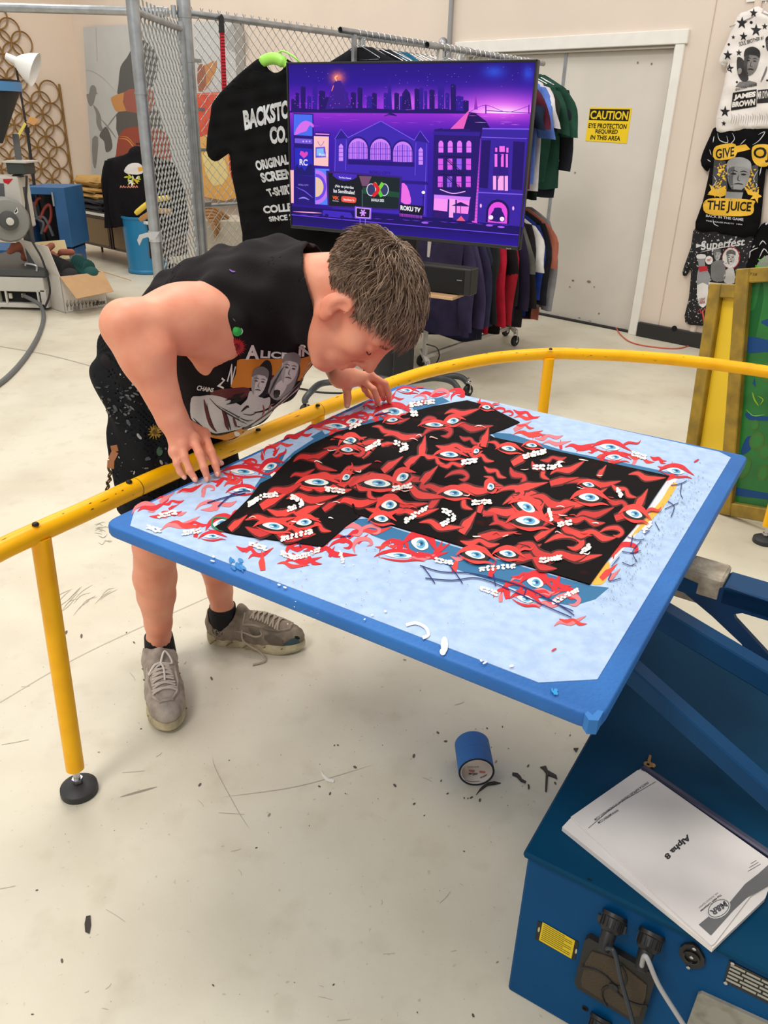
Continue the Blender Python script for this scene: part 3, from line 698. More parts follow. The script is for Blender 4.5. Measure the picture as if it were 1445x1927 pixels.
# warning label
fplate('warning_label', [(1012, 1732), (1089, 1772), (1082, 1806), (1007, 1766)], 0.0012, mat('label_black', (16, 15, 14), 0.5))
A_ = Art(plane(CA + PV * (0.004 - 0.0012), -PV), 0.0002, 0.0001)
A_.poly([(1021, 1735), (1082, 1770), (1075, 1804), (1014, 1769)], (226, 196, 34))
for k in range(9):
    f = (k + .8) / 10; a = np.array([1021, 1735]) * (1 - f) + np.array([1014, 1769]) * f; c = np.array([1082, 1770]) * (1 - f) + np.array([1075, 1804]) * f
    e = a * .07 + c * .93 if k % 3 else a * .3 + c * .7; A_.stroke([a * .95 + c * .05, (a + e) / 2, e], 1.1, (96, 84, 22), 1, 2, False)
for x, y in ((1015, 1749), (1085, 1790)): A_.ell(x - 1, y, 2, 5, 10, (200, 190, 140), 1, n=8)
A_.build('label_print', cb)
# fan grille: frame, filter, swirl bars
gpx = [(1112, 1755), (1232, 1822), (1236, 1836), (1213, 1912), (1204, 1918), (1090, 1850), (1085, 1838), (1104, 1760)]
fg = fplate('fan_grille', gpx, 0.012, mat('grille_plastic', (30, 29, 28), 0.55))
fplate('filter_pad', [(1118, 1779), (1160, 1792), (1221, 1842), (1219, 1862), (1207, 1900), (1188, 1900), (1100, 1845), (1098, 1832), (1106, 1800)], 0.014, mat('brown_filter', (74, 62, 48), 0.95, bump=0.5, bscale=400), fg)
gc = SF(1160, 1842)[0] - PV * 0.0155
t = MB()
for k in range(4):
    a = k * math.pi / 2 + 0.5; pts = []
    for i in range(7):
        r = 0.004 + 0.054 * i / 6; an = a + i * 0.17; pts.append(gc + PU * r * math.cos(an) + ZZ * r * math.sin(an))
    t.tube(pts, 0.0019, 5)
t.lathe([(0.008, 0), (0.008, 0.003)], gc, -PV, 16); t.build('swirl_bars', M_PLASTIC, fg)
# threaded plugs with their cables
def plug(px, py, k=1.0):
    p = SF(px, py)[0]; ax = nrm(-PV * 0.75 - ZZ * 0.66)
    t = MB(); t.lathe([(0.021 * k, -0.002), (0.021 * k, 0.004), (0.019 * k, 0.006), (0.0185 * k, 0.022), (0.016 * k, 0.026), (0.0125 * k, 0.028), (0.012 * k, 0.045), (0.009 * k, 0.058), (0.007 * k, 0.06)], p, ax, 20)
    o = t.build('plug', M_PLASTIC, cb, 30); t = MB()
    for i in range(16):
        a = i * math.pi / 8; u = nrm(np.cross(ax, ZZ)); w = np.cross(ax, u); d = u * math.cos(a) + w * math.sin(a)
        t.bar(p + d * 0.0188 * k + ax * 0.006, p + d * 0.0188 * k + ax * 0.021, 0.003, 0.002, d)
    t.build('grip_ribs', M_PLASTIC, o); return p + ax * 0.055
e1 = plug(1157, 1722); e2 = plug(1227, 1756); plug(1132, 1916, 0.95)
fplate('latch_plate', [(1126, 1718), (1138, 1722), (1180, 1742), (1177, 1757), (1152, 1745), (1124, 1730)], 0.003, mat('dark_tag', (36, 38, 42), 0.4))
def cable(name, pts, r, m, label): 
    t = MB(); t.tube(cr(pts, 8), r, 8); return tag(t.build(name, m, None, 60), label, 'cable')
SFo = plane(CA - PV * 0.05, -PV)
cable('power_cable', [e1 + np.array([0, 0, 0]), SFo(1155, 1790)[0], SFo(1170, 1850)[0], SFo(1192, 1930)[0], SFo(1200, 1990)[0]], 0.0038, mat('dark_cable', (40, 48, 56), 0.35), 'dark cable hanging from the left plug over the fan grille')
cable('signal_cable', [e2, SFo(1215, 1800)[0], SFo(1240, 1855)[0], SFo(1282, 1922)[0], SFo(1320, 1985)[0]], 0.0040, mat('pale_grey_cable', (168, 168, 170), 0.4), 'pale grey cable hanging from the right plug on the blue cabinet')
# round socket with screws, rating plate, grey plate, bolt hole
so = fplate('round_socket', [(1281, 1778), (1290, 1772), (1305, 1772), (1316, 1780), (1327, 1800), (1327, 1811), (1318, 1817), (1300, 1817), (1290, 1808), (1279, 1790)], 0.006, M_PLASTIC)
t = MB(); p = SF(1303, 1795)[0] - PV * 0.006; t.lathe([(0.013, 0), (0.013, 0.003), (0.010, 0.004), (0.009, 0.001)], p, -PV, 20); t.build('socket_ring', mat('satin_black', (14, 14, 15), 0.25), so, 40)
for x, y in ((1308, 1779), (1297, 1814), (1303, 1795)):
    t = MB(); t.lathe([(0.003, 0), (0.003, 0.0015), (0.001, 0.002)], SF(x, y)[0] - PV * 0.0065, -PV, 10); t.build('screw', M_CHROME, so, 40)
rp = fplate('rating_plate', [(1372, 1806), (1460, 1850), (1460, 1895), (1362, 1846)], 0.0015, mat('plate_black', (18, 18, 18), 0.4))
A_ = Art(plane(CA + PV * 0.0025, -PV), 0.0003, 0.0001)
for k in range(5):
    a = np.array([1375.5, 1814]) + np.array([-2.1, 6.6]) * k; d = np.array([0.9, 0.44])
    for s0, s1 in ((0, 30), (33, 62), (65, 100)) if k % 2 == 0 else ((0, 22), (26, 70), (74, 100)):
        A_.poly([a + d * s0, a + d * s1, a + d * s1 + (-1.2, 3.8), a + d * s0 + (-1.2, 3.8)], (170, 168, 158))
A_.build('plate_print', rp)
for x, y in ((1379, 1810), (1366, 1847)):
    t = MB(); t.lathe([(0.0035, 0), (0.003, 0.002), (0.001, 0.0024)], SF(x, y)[0] - PV * 0.002, -PV, 10); t.build('screw', M_CHROME, rp, 40)
fplate('grey_access_plate', [(1314, 1866), (1321, 1864), (1470, 1932), (1470, 2010), (1280, 1960)], 0.006, mat('grimy_grey_plate', (150, 147, 136), 0.6, rgb2=(98, 94, 84), vscale=22, thr=(0.5, 0.75)))
for x, y in ((1109, 1658), (1412, 1812), (1101, 1897)):
    t = MB(); t.lathe([(0.006, 0), (0.006, 0.0015), (0.004, 0.002), (0.0035, 0.0)], SF(x, y)[0] - PV * 0.0, -PV, 12); t.build('bolt_hole', mat('dark_hole', (6, 6, 6), 0.9), cb)
# ------------------------------------------------------------------ press carousel: arms, gussets, hub
pc = thing('press_carousel', 'dark blue steel press arms with triangular cutouts reaching under the pallet', 'machine', (1.35, 1.05, 0.385))
M_ARM = mat('press_arm_enamel', (6, 62, 104), 0.5, var=0.12, vscale=5, bump=0.05, bscale=220, spec=0.2)
AZ = 0.715
a0 = (Pz(1358, 1103, AZ) + Pz(1377, 1074, AZ)) / 2; a1 = (Pz(1445, 1131, AZ) + Pz(1445, 1092, AZ)) / 2; ad = nrm(a1 - a0); asd = nrm(np.cross(ad, ZZ)); aw = abs((Pz(1358, 1103, AZ) - Pz(1377, 1074, AZ)) @ asd)
t = MB(); t.bar(a0 - ZZ * 0.02, a0 + ad * 1.1 - ZZ * 0.02, aw, 0.04, bev=0.004); t.build('pallet_arm', M_ARM, pc)
t = MB(); t.bar(a0 - ad * 0.32 - ZZ * 0.012, a0 + ad * 0.0 - ZZ * 0.012, aw * 1.02, 0.05, bev=0.005); t.bar(a0 - ad * 0.32 - ZZ * 0.046, a0 - ad * 0.01 - ZZ * 0.046, aw * 0.8, 0.03, bev=0.006)
t.build('pallet_clamp', mat('grimy_cast_steel', (186, 174, 156), 0.7, rgb2=(138, 126, 108), vscale=30, bump=0.3, bscale=120), pc)
# gusset plate in the vertical plane of the arm, with its triangular cutouts
fn = asd if asd @ (CO - a0) > 0 else -asd
SG = plane(a0 + fn * aw / 2, fn)
G3 = lambda pts: [SG(x, y)[0] for x, y in pts]
t = MB()
for pl in ([(1283, 1112), (1370, 1106), (1500, 1150), (1500, 1185), (1397, 1154), (1380, 1156), (1384, 1166), (1480, 1270), (1480, 1330), (1434, 1285), (1395, 1212), (1340, 1160)],):
    t.prism(G3(pl), fn, 0.012)
t.build('gusset_plate', mat('gusset_blue_enamel', (4, 48, 88), 0.5, spec=0.25, bump=0.04, bscale=220), pc)
t = MB(); t.bar(Pz(1120, 1082, 0.75), Pz(1923, 1562, 0.43), 0.042, 0.042, bev=0.003); t.build('brace_bar', M_ARM, pc)
t = MB(); q_ = Pz(1775, 1788, 0.405); t.bar(Pz(1050, 1138, 0.75), q_, 0.034, 0.034, bev=0.003); t.box(q_ * [1, 1, 0] + ZZ * 0.391, (0.10, 0.10, 0.012), (PU, PV, ZZ), 0.002); t.build('brace_bar', M_ARM, pc)
t = MB(); t.lathe([(0.22, 0.385), (0.22, 0.42), (0.15, 0.44), (0.15, 0.72), (0.24, 0.74), (0.24, 0.78)], (1.35, 1.05, 0), n=32); t.build('hub', M_ARM, pc, 40)
# support under the board
t = MB(); bcen = np.array([cen[0], cen[1], 0]); t.bar(bcen + ZZ * 0.752, a0 - ZZ * 0.03, 0.06, 0.03); t.build('support_bar', M_ARM, pc)
t = MB(); t.box(bcen + ZZ * 0.7625, (0.3, 0.3, 0.022), (PU, PV, ZZ)); t.build('support_plate', M_ARM, pc)
# ------------------------------------------------------------------ booklet, key, tape roll, floor scraps
mb = thing('press_manual', 'worn white spiral-less manual in clear cover lying on the blue cabinet', 'booklet', Pz(1255, 1610, CT))
mb['label'] = 'worn white manual in a clear cover lying on the blue cabinet'
M_PAPER = mat('worn_paper', (228, 222, 218), 0.6, rgb2=(212, 206, 202), vscale=8, bump=0.05, bscale=30)
t = MB(); t.prism(PT([(1058, 1556), (1072, 1541), (1206, 1446), (1462, 1628), (1440, 1690), (1341, 1785)], CT + 0.009), ZZ, 0.009); t.build('page_block', M_PAPER, mb)
t = MB(); t.prism(PT([(1074, 1537), (1200, 1449), (1214, 1452), (1458, 1626), (1344, 1776), (1338, 1779)], CT + 0.012), ZZ, 0.0028); t.build('front_cover', mat('glossy_cover_sheet', (226, 220, 216), 0.42, rgb2=(212, 206, 203), vscale=5, bump=0.10, bscale=14), mb)
t = MB(); t.bar(Pz(1208, 1444, CT + 0.008), Pz(1462, 1618, CT + 0.008), 0.014, 0.012, bev=0.003); t.build('binding_strip', mat('navy_binding', (44, 44, 74), 0.4), mb)
A_ = Art(plane((0, 0, CT + 0.0121), ZZ), 0.0002, 0.0001)
K = lambda x, y: (1040 + x / 3.568, 1420 + y / 3.568)
TQ = lambda sx, sy, ex, ey, h: (lambda s, e: (lambda d: [s + d * h / 2, e + d * h / 2, e - d * h / 2, s - d * h / 2])(np.array([-(e - s)[1], (e - s)[0]]) / np.hypot(*(e - s)) * -1))(np.array(K(sx, sy)), np.array(K(ex, ey)))
A_.text('Alpha 8', TQ(915, 545, 755, 690, 14.5), (40, 40, 44), 0.04)
A_.text('WWW.MRPRINT.COM', TQ(440, 372, 305, 460, 4.6), (70, 70, 74), 0.02)
A_.text('PARTS & SUPPLIES ONLINE AT STORE.MRPRINT.COM', TQ(640, 188, 282, 440, 4.4), (80, 80, 84), 0.015)
A_.stroke([K(690, 183), K(560, 260), K(420, 345), K(240, 494)], 1.0, (70, 70, 74), 1, 4, False)
A_.poly([K(980, 1142), K(1080, 1060), K(1190, 990), K(1290, 870), K(1380, 800), K(1470, 720), K(1475, 860), K(1300, 965), K(1210, 1050), K(1062, 1216)], (104, 104, 106), 1)
A_.ell(*K(1113, 1034), 24, 17, -32, (212, 208, 206), 2); A_.ell(*K(1113, 1034), 22, 15, -32, (88, 88, 90), 3); A_.ell(*K(1113, 1034), 20.5, 13.6, -32, (214, 210, 208), 4)
A_.text('M&R', TQ(1165, 1000, 1062, 1070, 12.5), (84, 84, 88), 0.05, 5)
A_.text('The M&R Companies', TQ(1130, 940, 992, 1052, 4.8), (70, 70, 74), 0.03)
A_.text('OVAL  TECHNOLOGY  EQUIPMENT', TQ(1108, 928, 980, 1030, 3.6), (110, 110, 112), 0.0)
for k in range(3): A_.stroke([K(1395 - 14 * k, 735 - 12 * k), K(1310 + 10 * k, 785 - 26 * k)], 1.0, (96, 96, 98), 1, 2, False)
A_.build('cover_print', mb)
ky = thing('key', 'small brass key lying at the corner of the white manual', 'key', Pz(1220, 1436, CT))
M_BRASS = mat('tarnished_brass', (150, 118, 78), 0.4, metal=0.8)
t = MB(); t.prism(PT([(1222, 1440), (1218, 1430), (1222, 1420), (1226, 1422), (1224, 1432), (1228, 1442)], CT + 0.004), ZZ, 0.0025); t.build('blade', M_BRASS, ky)
kc = Pz(1219, 1440, CT + 0.004); t = MB(); t.lathe([(0.0085, 0), (0.0085, 0.0025), (0.003, 0.0025), (0.003, 0)], kc, ZZ, 16, cap=False); t.ball(kc + np.array([0.009, 0, 0.001]), (0.006, 0.007, 0.0014), 10, 6); t.build('bow', M_BRASS, ky, 40)
# tape roll
tf = Pz(894, 1478, 0) ; TR = 0.0455; ax = nrm([-0.03, 1, 0]); tc_ = np.array([tf[0], tf[1], TR])
tr = thing('tape_roll', 'roll of blue masking tape lying on its side on the floor', 'tape', tf)
t = MB(); t.lathe([(TR * 0.9, 0.0), (TR, 0.0), (TR, 0.048), (TR * 0.992, 0.0485), (TR, 0.049), (TR, 0.098), (TR * 0.9, 0.098)], tc_, ax, 40, cap=False); t.build('tape_winding', M_TAPE, tr, 30)
t = MB(); t.lathe([(TR * 0.905, 0.0), (TR * 0.84, 0.0), (TR * 0.84, 0.098), (TR * 0.905, 0.098)], tc_, ax, 40, cap=False); t.build('card_core', mat('core_card', (214, 206, 200), 0.6), tr, 30)
t = MB(); t.lathe([(TR * 1.002, -0.0006), (TR * 0.89, -0.0006), (TR * 0.89, 0.001), (TR * 1.002, 0.001)], tc_, ax, 40, cap=False); t.build('core_rim', mat('dark_tape_edge', (22, 26, 40), 0.6), tr)
def core_surf(px, py):
    d = ray(px, py); o = CO - tc_; u = nrm(np.cross(ax, ZZ)); a2 = np.array([d @ u, d @ ZZ]); o2 = np.array([o @ u, o @ ZZ]); A = a2 @ a2; B = 2 * a2 @ o2; C_ = o2 @ o2 - (TR * 0.84) ** 2
    q = B * B - 4 * A * C_; tt = (-B + math.sqrt(max(q, 0))) / (2 * A); P = CO + d * tt; n = -(u * ((P - tc_) @ u) + ZZ * ((P - tc_) @ ZZ)); return P, nrm(n)
A_ = Art(core_surf, 0.0004, 0.0001)
Q = lambda x, y: (840 + x / 5.558, 1370 + y / 5.558)
A_.text('tape', [Q(328, 470), Q(232, 466), Q(234, 498), Q(326, 502)][::1], (60, 56, 60), 0.02)
A_.text('tape', [Q(425, 478), Q(352, 512), Q(356, 536), Q(428, 504)], (60, 56, 60), 0.02)
for x, y in ((262, 446), (374, 460)): A_.poly([Q(x - 30, y - 12), Q(x + 34, y - 6), Q(x + 34, y + 14), Q(x - 28, y + 10)], (196, 120, 112), 0)
A_.text('PAINTERS GRADE', [Q(220, 402), Q(340, 400), Q(340, 416), Q(222, 418)], (110, 104, 106), 0.0)
A_.stroke([Q(190, 548), Q(270, 562), Q(350, 556)], 1.0, (130, 124, 124), 1, 3, False)
A_.build('core_print', tr)
M_SCRAP = mat('dark_paint_scrap', (58, 52, 48), 0.8)
def scrap(pts, label, m=M_SCRAP, t=0.003):
    P = PT(pts, t); b = MB(); b.prism(P, ZZ, t - 0.0005); tag(b.build('tape_scrap', m, None, loc=(*np.mean(P, 0)[:2], 0)), label, 'scrap', None)
scrap([Q(690, 462), Q(745, 470), Q(775, 500), Q(790, 530), Q(835, 555), Q(830, 570), Q(780, 555), Q(735, 505), Q(688, 485)], 'dark crinkled scrap on the floor between tape roll and branching scrap')
scrap([Q(980, 405), Q(1040, 392), Q(1060, 440), Q(1150, 490), Q(1160, 530), Q(1135, 515), Q(1065, 490), Q(1050, 660), Q(1032, 655), Q(1040, 470), Q(1015, 430)], 'dark branching scrap of stringy paint on the floor by the cabinet')
scrap([Q(850, 585), Q(866, 590), Q(872, 620), Q(856, 636)], 'tiny dark oval scrap below the crinkled scrap')
scrap([Q(370, 610), Q(440, 565), Q(500, 555), Q(570, 572), Q(510, 588), Q(430, 600), Q(345, 660), Q(310, 695), Q(345, 640)], 'dark torn scrap touching the foot of the tape roll')
scrap([Q(1330, 208), Q(1382, 206), Q(1358, 248)], 'small dark triangular scrap on the floor left of the cabinet corner')
scrap([(162, 1724), (170, 1722), (171, 1740), (168, 1756), (160, 1752), (159, 1738)], 'dark curled scrap alone on the near left floor')
scrap([(603, 1448), (608, 1456), (616, 1464), (629, 1468), (628, 1472), (614, 1469), (606, 1460)], 'white paper scrap on the floor left of the tape roll', mat('white_scrap', (226, 222, 214), 0.7))
# ================================================================== television on its rolling stand
TVU = nrm([0.877, -0.48, 0]); TVN = np.array([TVU[1], -TVU[0], 0.0]); TV0 = Py(539, 117, 4.8)
STV = plane(TV0, TVN)
tl, tr_, br, bl = [STV(*q)[0] for q in ((539, 116), (1012, 113), (978, 472), (547, 428))]
tw = (tr_ - tl) @ TVU; zt, zb = (tl[2] + tr_[2]) / 2, (bl[2] + br[2]) / 2
tcn = TV0 + TVU * tw / 2; tcn[2] = (zt + zb) / 2
tv = thing('television', 'large flat television showing a purple animated city at night', 'television', tcn)
t = MB(); t.box(tcn - TVN * 0.018, (tw, 0.036, zt - zb), (TVU, TVN, ZZ), 0.004); t.box(tcn - TVN * 0.05 - ZZ * 0.1, (tw * 0.6, 0.05, (zt - zb) * .55), (TVU, TVN, ZZ), 0.02)
t.build('casing', mat('tv_black', (16, 16, 18), 0.35), tv)
t = MB(); bz = 0.009
t.box(tcn + ZZ * ((zt - zb) / 2 - bz / 2) + TVN * .002, (tw, 0.008, bz), (TVU, TVN, ZZ), .002); t.box(tcn - ZZ * ((zt - zb) / 2 - bz) + TVN * .002, (tw, 0.008, bz * 2), (TVU, TVN, ZZ), .002)
for s in (-1, 1): t.box(tcn + TVU * s * (tw / 2 - bz / 2) + TVN * .002, (bz, 0.008, zt - zb), (TVU, TVN, ZZ), .002)
t.build('bezel', mat('tv_bezel', (30, 30, 33), 0.3), tv)
SS = plane(TV0 + TVN * 0.0005, TVN)
def mixc(a, b_, t): t = min(1, max(0, t)); return tuple(np.array(a) * (1 - t) + np.array(b_) * t)
def sky(x, y):
    hz = 209 + (x - 545) * 0.013; t = (hz - y) / 92; c = mixc((150, 40, 225), (44, 16, 150), t * 1.7) if t < .6 else mixc((44, 16, 150), (34, 14, 120), (t - .6) * 2)
    g = math.exp(-((x - 940) / 90) ** 2) * math.exp(-(max(hz - y, 0) / 34) ** 2); c = mixc(c, (250, 120, 250), g * 1.1)
    g2 = math.exp(-((x - 946) / 46) ** 2 - ((hz - y) / 12) ** 2); c = mixc(c, (255, 235, 255), g2)
    g3 = math.exp(-((x - 765) / 45) ** 2 - ((y - 195) / 22) ** 2); c = mixc(c, (235, 110, 250), g3 * .8)
    g4 = math.exp(-((x - 635) / 12) ** 2 - ((y - 146) / 11) ** 2); c = mixc(c, (255, 130, 110), g4)
    g5 = math.exp(-((x - 930) / 20) ** 2 - ((y - 135) / 12) ** 2) + math.exp(-((x - 994) / 10) ** 2 - ((y - 138) / 14) ** 2); return mixc(c, (50, 90, 230), g5 * .8)
def water(x, y):
    c = mixc((160, 44, 214), (70, 24, 176), (y - 209) / 42); return mixc(c, (226, 90, 236), math.exp(-((x - 940) / 60) ** 2) * math.exp(-((y - 212) / 14) ** 2))
def street(x, y): return mixc((26, 10, 96), (52, 18, 200), (y - 412 - (x - 550) * .06) / 46)
A_ = Art(SS, 0.0, 0.00008, sub=9)
A_.poly([(543, 121), (1007, 117.5), (999, 216), (545, 211)], sky, 0)
A_.poly([(545, 208), (1000, 214), (997, 260), (547, 260)], water, 1)
A_.poly([(547, 255), (997, 258), (983, 432), (549, 400)], lambda x, y: mixc((64, 24, 176), (42, 16, 140), (y - 255) / 150), 2)
A_.poly([(549, 388), (984, 424), (977, 464), (550, 424)], street, 3)
A_.poly([(895, 243), (908, 243), (898, 420), (888, 418)], lambda x, y: mixc((140, 40, 190), (230, 90, 220), (y - 243) / 150), 3)
A_.build('backdrop_picture', tv, GLOW)
A_ = Art(SS, 0.0006, 0.00008)
D1, D2, BD, LN = (34, 14, 104), (50, 24, 150), (62, 36, 176), (128, 92, 240)
random.seed(3)
for x, w, top in ((548, 8, 188), (556, 7, 176), (566, 9, 164), (578, 8, 182), (588, 9, 160), (600, 12, 172), (612, 10, 184), (645, 10, 174), (660, 10, 175), (673, 9, 166), (690, 12, 182), (700, 9, 176), (722, 9, 176), (742, 9, 176), (752, 12, 182), (780, 9, 168), (789, 8, 166), (798, 6, 172), (808, 10, 170), (824, 12, 158), (838, 8, 176), (848, 10, 160), (858, 14, 182), (872, 10, 190)):
    hz = 209 + (x - 545) * .013; A_.poly([(x, hz), (x, top), (x + w * .3, top - 2), (x + w, top), (x + w, hz)], D1 if random.random() < .6 else D2, 0)
A_.poly([(728, 209), (730, 165), (733, 142), (736, 165), (738, 209)], D2, 1)      # spire
A_.poly([(612, 206), (627, 158), (632, 152), (641, 152), (650, 170), (664, 206)], (58, 24, 140), 0)
A_.stroke([(634, 153), (631, 146), (636, 142)], 3, (255, 190, 140), 2); A_.stroke([(628, 160), (624, 172)], 2, (240, 120, 120), 2)
A_.poly([(755, 206), (757, 176), (764, 166), (772, 176), (775, 206)], D1, 1)
A_.poly([(545, 209), (560, 203), (600, 206), (680, 203), (760, 207), (830, 204), (870, 209), (905, 214), (545, 212)], D1, 2)
for x, y, r in ((735, 206, 6),): A_.stroke([(x - 12, y + 12), (x, y + 9), (x + 12, y + 12)], 4, D1, 2)
A_.poly([(836, 250), (860, 232), (880, 216), (893, 212), (915, 228), (928, 252), (900, 262)], (30, 10, 90), 3)
A_.poly([(840, 250), (884, 206), (870, 250)], (236, 96, 196), 4)
for a, c in (((914, 208), (1000, 213)),): A_.stroke([a, c], 1.4, (110, 30, 170), 3, 2, False)
for x in (914, 995): A_.rect(x - 1, 197, x + 1.5, 214, (120, 30, 180), 3)
A_.stroke([(885, 210), (914, 198), (955, 211), (995, 199)], 1, (130, 40, 190), 3, 6, False)
A_.poly([(892, 206), (895, 172), (899, 206)], (150, 50, 190), 2)                    # far statue column
for k in range(120):
    x = random.uniform(548, 880); y = random.uniform(178, 204); A_.rect(x, y, x + .9, y + 1.1, random.choice(((150, 70, 230), (90, 60, 220), (220, 110, 250))), 2)
for k in range(26): x = random.uniform(550, 990); y = random.uniform(214, 238); A_.stroke([(x, y), (x + random.uniform(6, 26), y + .4)], .7, (176, 70, 226) if x < 880 else (236, 130, 240), 2, 2)
for k in range(40): x = random.uniform(550, 1000); y = random.uniform(123, 165); A_.ell(x, y, .6, .6, 0, (150, 130, 240), 1, n=5)
for y in range(316, 392, 7): A_.stroke([(628, y), (804, y + 9)], .7, (46, 24, 150), 5, 2, False)
for y in range(262, 410, 6): A_.stroke([(818, y), (902, y + 3)], .6, (30, 12, 96), 8, 2, False)
for y in range(268, 356, 5): A_.stroke([(905, y), (923, y + 1)], .6, (52, 24, 140), 9, 2, False); A_.stroke([(966, y + 2), (986, y + 3)], .6, (52, 24, 140), 9, 2, False)
for x, y0, y1 in ((632, 262, 390), (652, 262, 320), (783, 268, 330), (803, 270, 404), (926, 262, 358), (962, 264, 360), (900, 362, 418), (984, 366, 426)): A_.stroke([(x, y0), (x - (y1 - y0) * .03, y1)], 1.0, (112, 80, 232), 6 if x < 810 else 9, 2, False)
for k in range(18): x = 560 + k * 24 + random.uniform(-6, 6); A_.stroke([(x, 404 + k * 1.2), (x + 16, 405 + k * 1.2)], 1.0, (120, 60, 230), 5, 2)
# left billboards
A_.poly([(552, 213), (590, 214), (592, 388), (555, 384)], (36, 16, 120), 4)
A_.poly([(553, 215), (588, 216), (588, 256), (553, 254)], (72, 110, 240), 5); A_.poly([(554, 254), (562, 236), (575, 227), (589, 233), (590, 240), (583, 236), (577, 246), (566, 250)], (214, 110, 236), 6, 3)
A_.poly([(555, 260), (588, 262), (588, 271), (555, 269)], (120, 90, 220), 5)
for x in (571, 577, 583): A_.ell(x, 266, 1.6, 1.6, 0, (200, 180, 250), 6, n=8)
A_.poly([(555, 278), (588, 280), (589, 332), (556, 329)], (38, 40, 190), 5); A_.poly([(572, 298), (564, 290), (566, 284), (571, 285), (573, 288), (576, 285), (580, 287), (579, 292)], (226, 70, 190), 6)
A_.text('RC', [(564, 299), (579, 300), (579, 312), (564, 311)], (235, 225, 250), 0.03, 6)
A_.poly([(556, 314), (560, 308), (562, 316), (568, 314), (574, 322), (578, 314), (584, 308), (588, 310), (589, 331), (556, 329)], (28, 20, 110), 6)
A_.poly([(556, 336), (589, 339), (590, 384), (557, 380)], (34, 18, 120), 5); A_.stroke([(557, 352), (566, 356), (574, 360), (584, 368), (589, 372)], 1.6, LN, 6); A_.stroke([(562, 374), (572, 372), (582, 376)], 3, (150, 130, 240), 6); A_.text('ROKU CITY', [(562, 346), (581, 347.5), (581, 350.5), (562, 349)], (170, 150, 240), 0.0, 6)
A_.poly([(591, 256), (619, 257), (618, 313), (591, 311)], (252, 196, 196), 5); A_.poly([(594, 277), (612, 276), (614, 296), (594, 297)], (110, 90, 220), 6); A_.poly([(596, 280), (609, 279), (610, 293), (596, 293)], (130, 190, 250), 7); A_.stroke([(598, 266), (604, 275), (610, 266)], 1.2, (160, 110, 180), 6, 2, False)
A_.text('Roku', [(601, 288), (617, 288), (617, 294), (601, 294)], (245, 235, 255), 0.0, 8)
A_.poly([(593, 317), (620, 318), (618, 386), (593, 384)], (86, 130, 250), 5)
for r, c in ((26, (190, 120, 240)), (20, (110, 70, 230)), (15, (236, 200, 170))): A_.ell(594, 352, r, r * 1.25, 0, c, 6, n=20, a0=-90, a1=90)
A_.poly([(546, 320), (553, 320), (553, 382), (548, 382)], (252, 190, 190), 5)
A_.poly([(594, 248), (621, 250), (622, 256), (592, 255)], (44, 20, 120), 6); A_.stroke([(594, 252), (620, 253)], 2, (250, 150, 240), 7, 3, False)
# market hall
A_.poly([(630, 262), (642, 243), (655, 259), (717, 228), (780, 264), (791, 246), (807, 268), (803, 408), (626, 392)], BD, 4)
A_.stroke([(630, 262), (642, 243), (655, 259)], 1.2, LN, 6, 1, False); A_.stroke([(655, 259), (717, 228), (780, 264)], 1.4, LN, 6, 1, False); A_.stroke([(780, 264), (791, 246), (807, 268)], 1.2, LN, 6, 1, False)
A_.poly([(630, 262), (642, 244), (655, 260)], (44, 24, 140), 5); A_.poly([(780, 265), (791, 247), (807, 269)], (44, 24, 140), 5)
for cx, cy, r in ((674, 286, 18), (716, 288, 19), (758, 292, 18)):
    a = np.radians(np.linspace(180, 360, 14)); ar = [(cx + r * 1.14 * math.cos(q), cy - 6 + r * 1.3 * math.sin(q)) for q in a]; A_.poly(ar + [(cx + r * 1.14, cy + 14), (cx - r * 1.14, cy + 14)], (40, 20, 130), 5)
    ar = [(cx + r * math.cos(q), cy - 5 + r * 1.15 * math.sin(q)) for q in a]; A_.poly(ar + [(cx + r, cy + 13), (cx - r, cy + 13)], (206, 130, 252), 6)
    for k in range(-5, 6): A_.stroke([(cx + k * r / 5.5, cy - 4 - r * .9 * math.sqrt(max(0, 1 - (k / 5.5) ** 2))), (cx + k * r / 5.5, cy + 13)], 0.9 if k % 3 else 1.6, (84, 44, 200), 7, 2, False)
    for k in (-8, 2): A_.stroke([(cx - r, cy + k), (cx + r, cy + k)], 0.9, (84, 44, 200), 7, 2, False)
A_.poly([(654, 300), (780, 306), (780, 314), (654, 309)], (36, 16, 120), 6)
for x, y in ((642, 275), (792, 282)):
    A_.poly([(x - 4, y + 28), (x - 4, y), (x, y - 5), (x + 4, y), (x + 4, y + 28)], (206, 140, 252), 6)
    for k in range(3): A_.stroke([(x - 4, y + 4 + k * 8), (x + 4, y + 4 + k * 8)], 1, (84, 44, 200), 7, 2, False)
A_.text('ROKU CITY', [(696, 321.5), (736, 323.5), (736, 329), (696, 327)], (40, 18, 130), 0.03, 6)
A_.poly([(755, 345), (766, 350), (773, 372), (772, 384), (755, 380)], (240, 110, 230), 6, 2); A_.poly([(626, 332), (805, 342), (805, 348), (626, 338)], (40, 20, 130), 5)
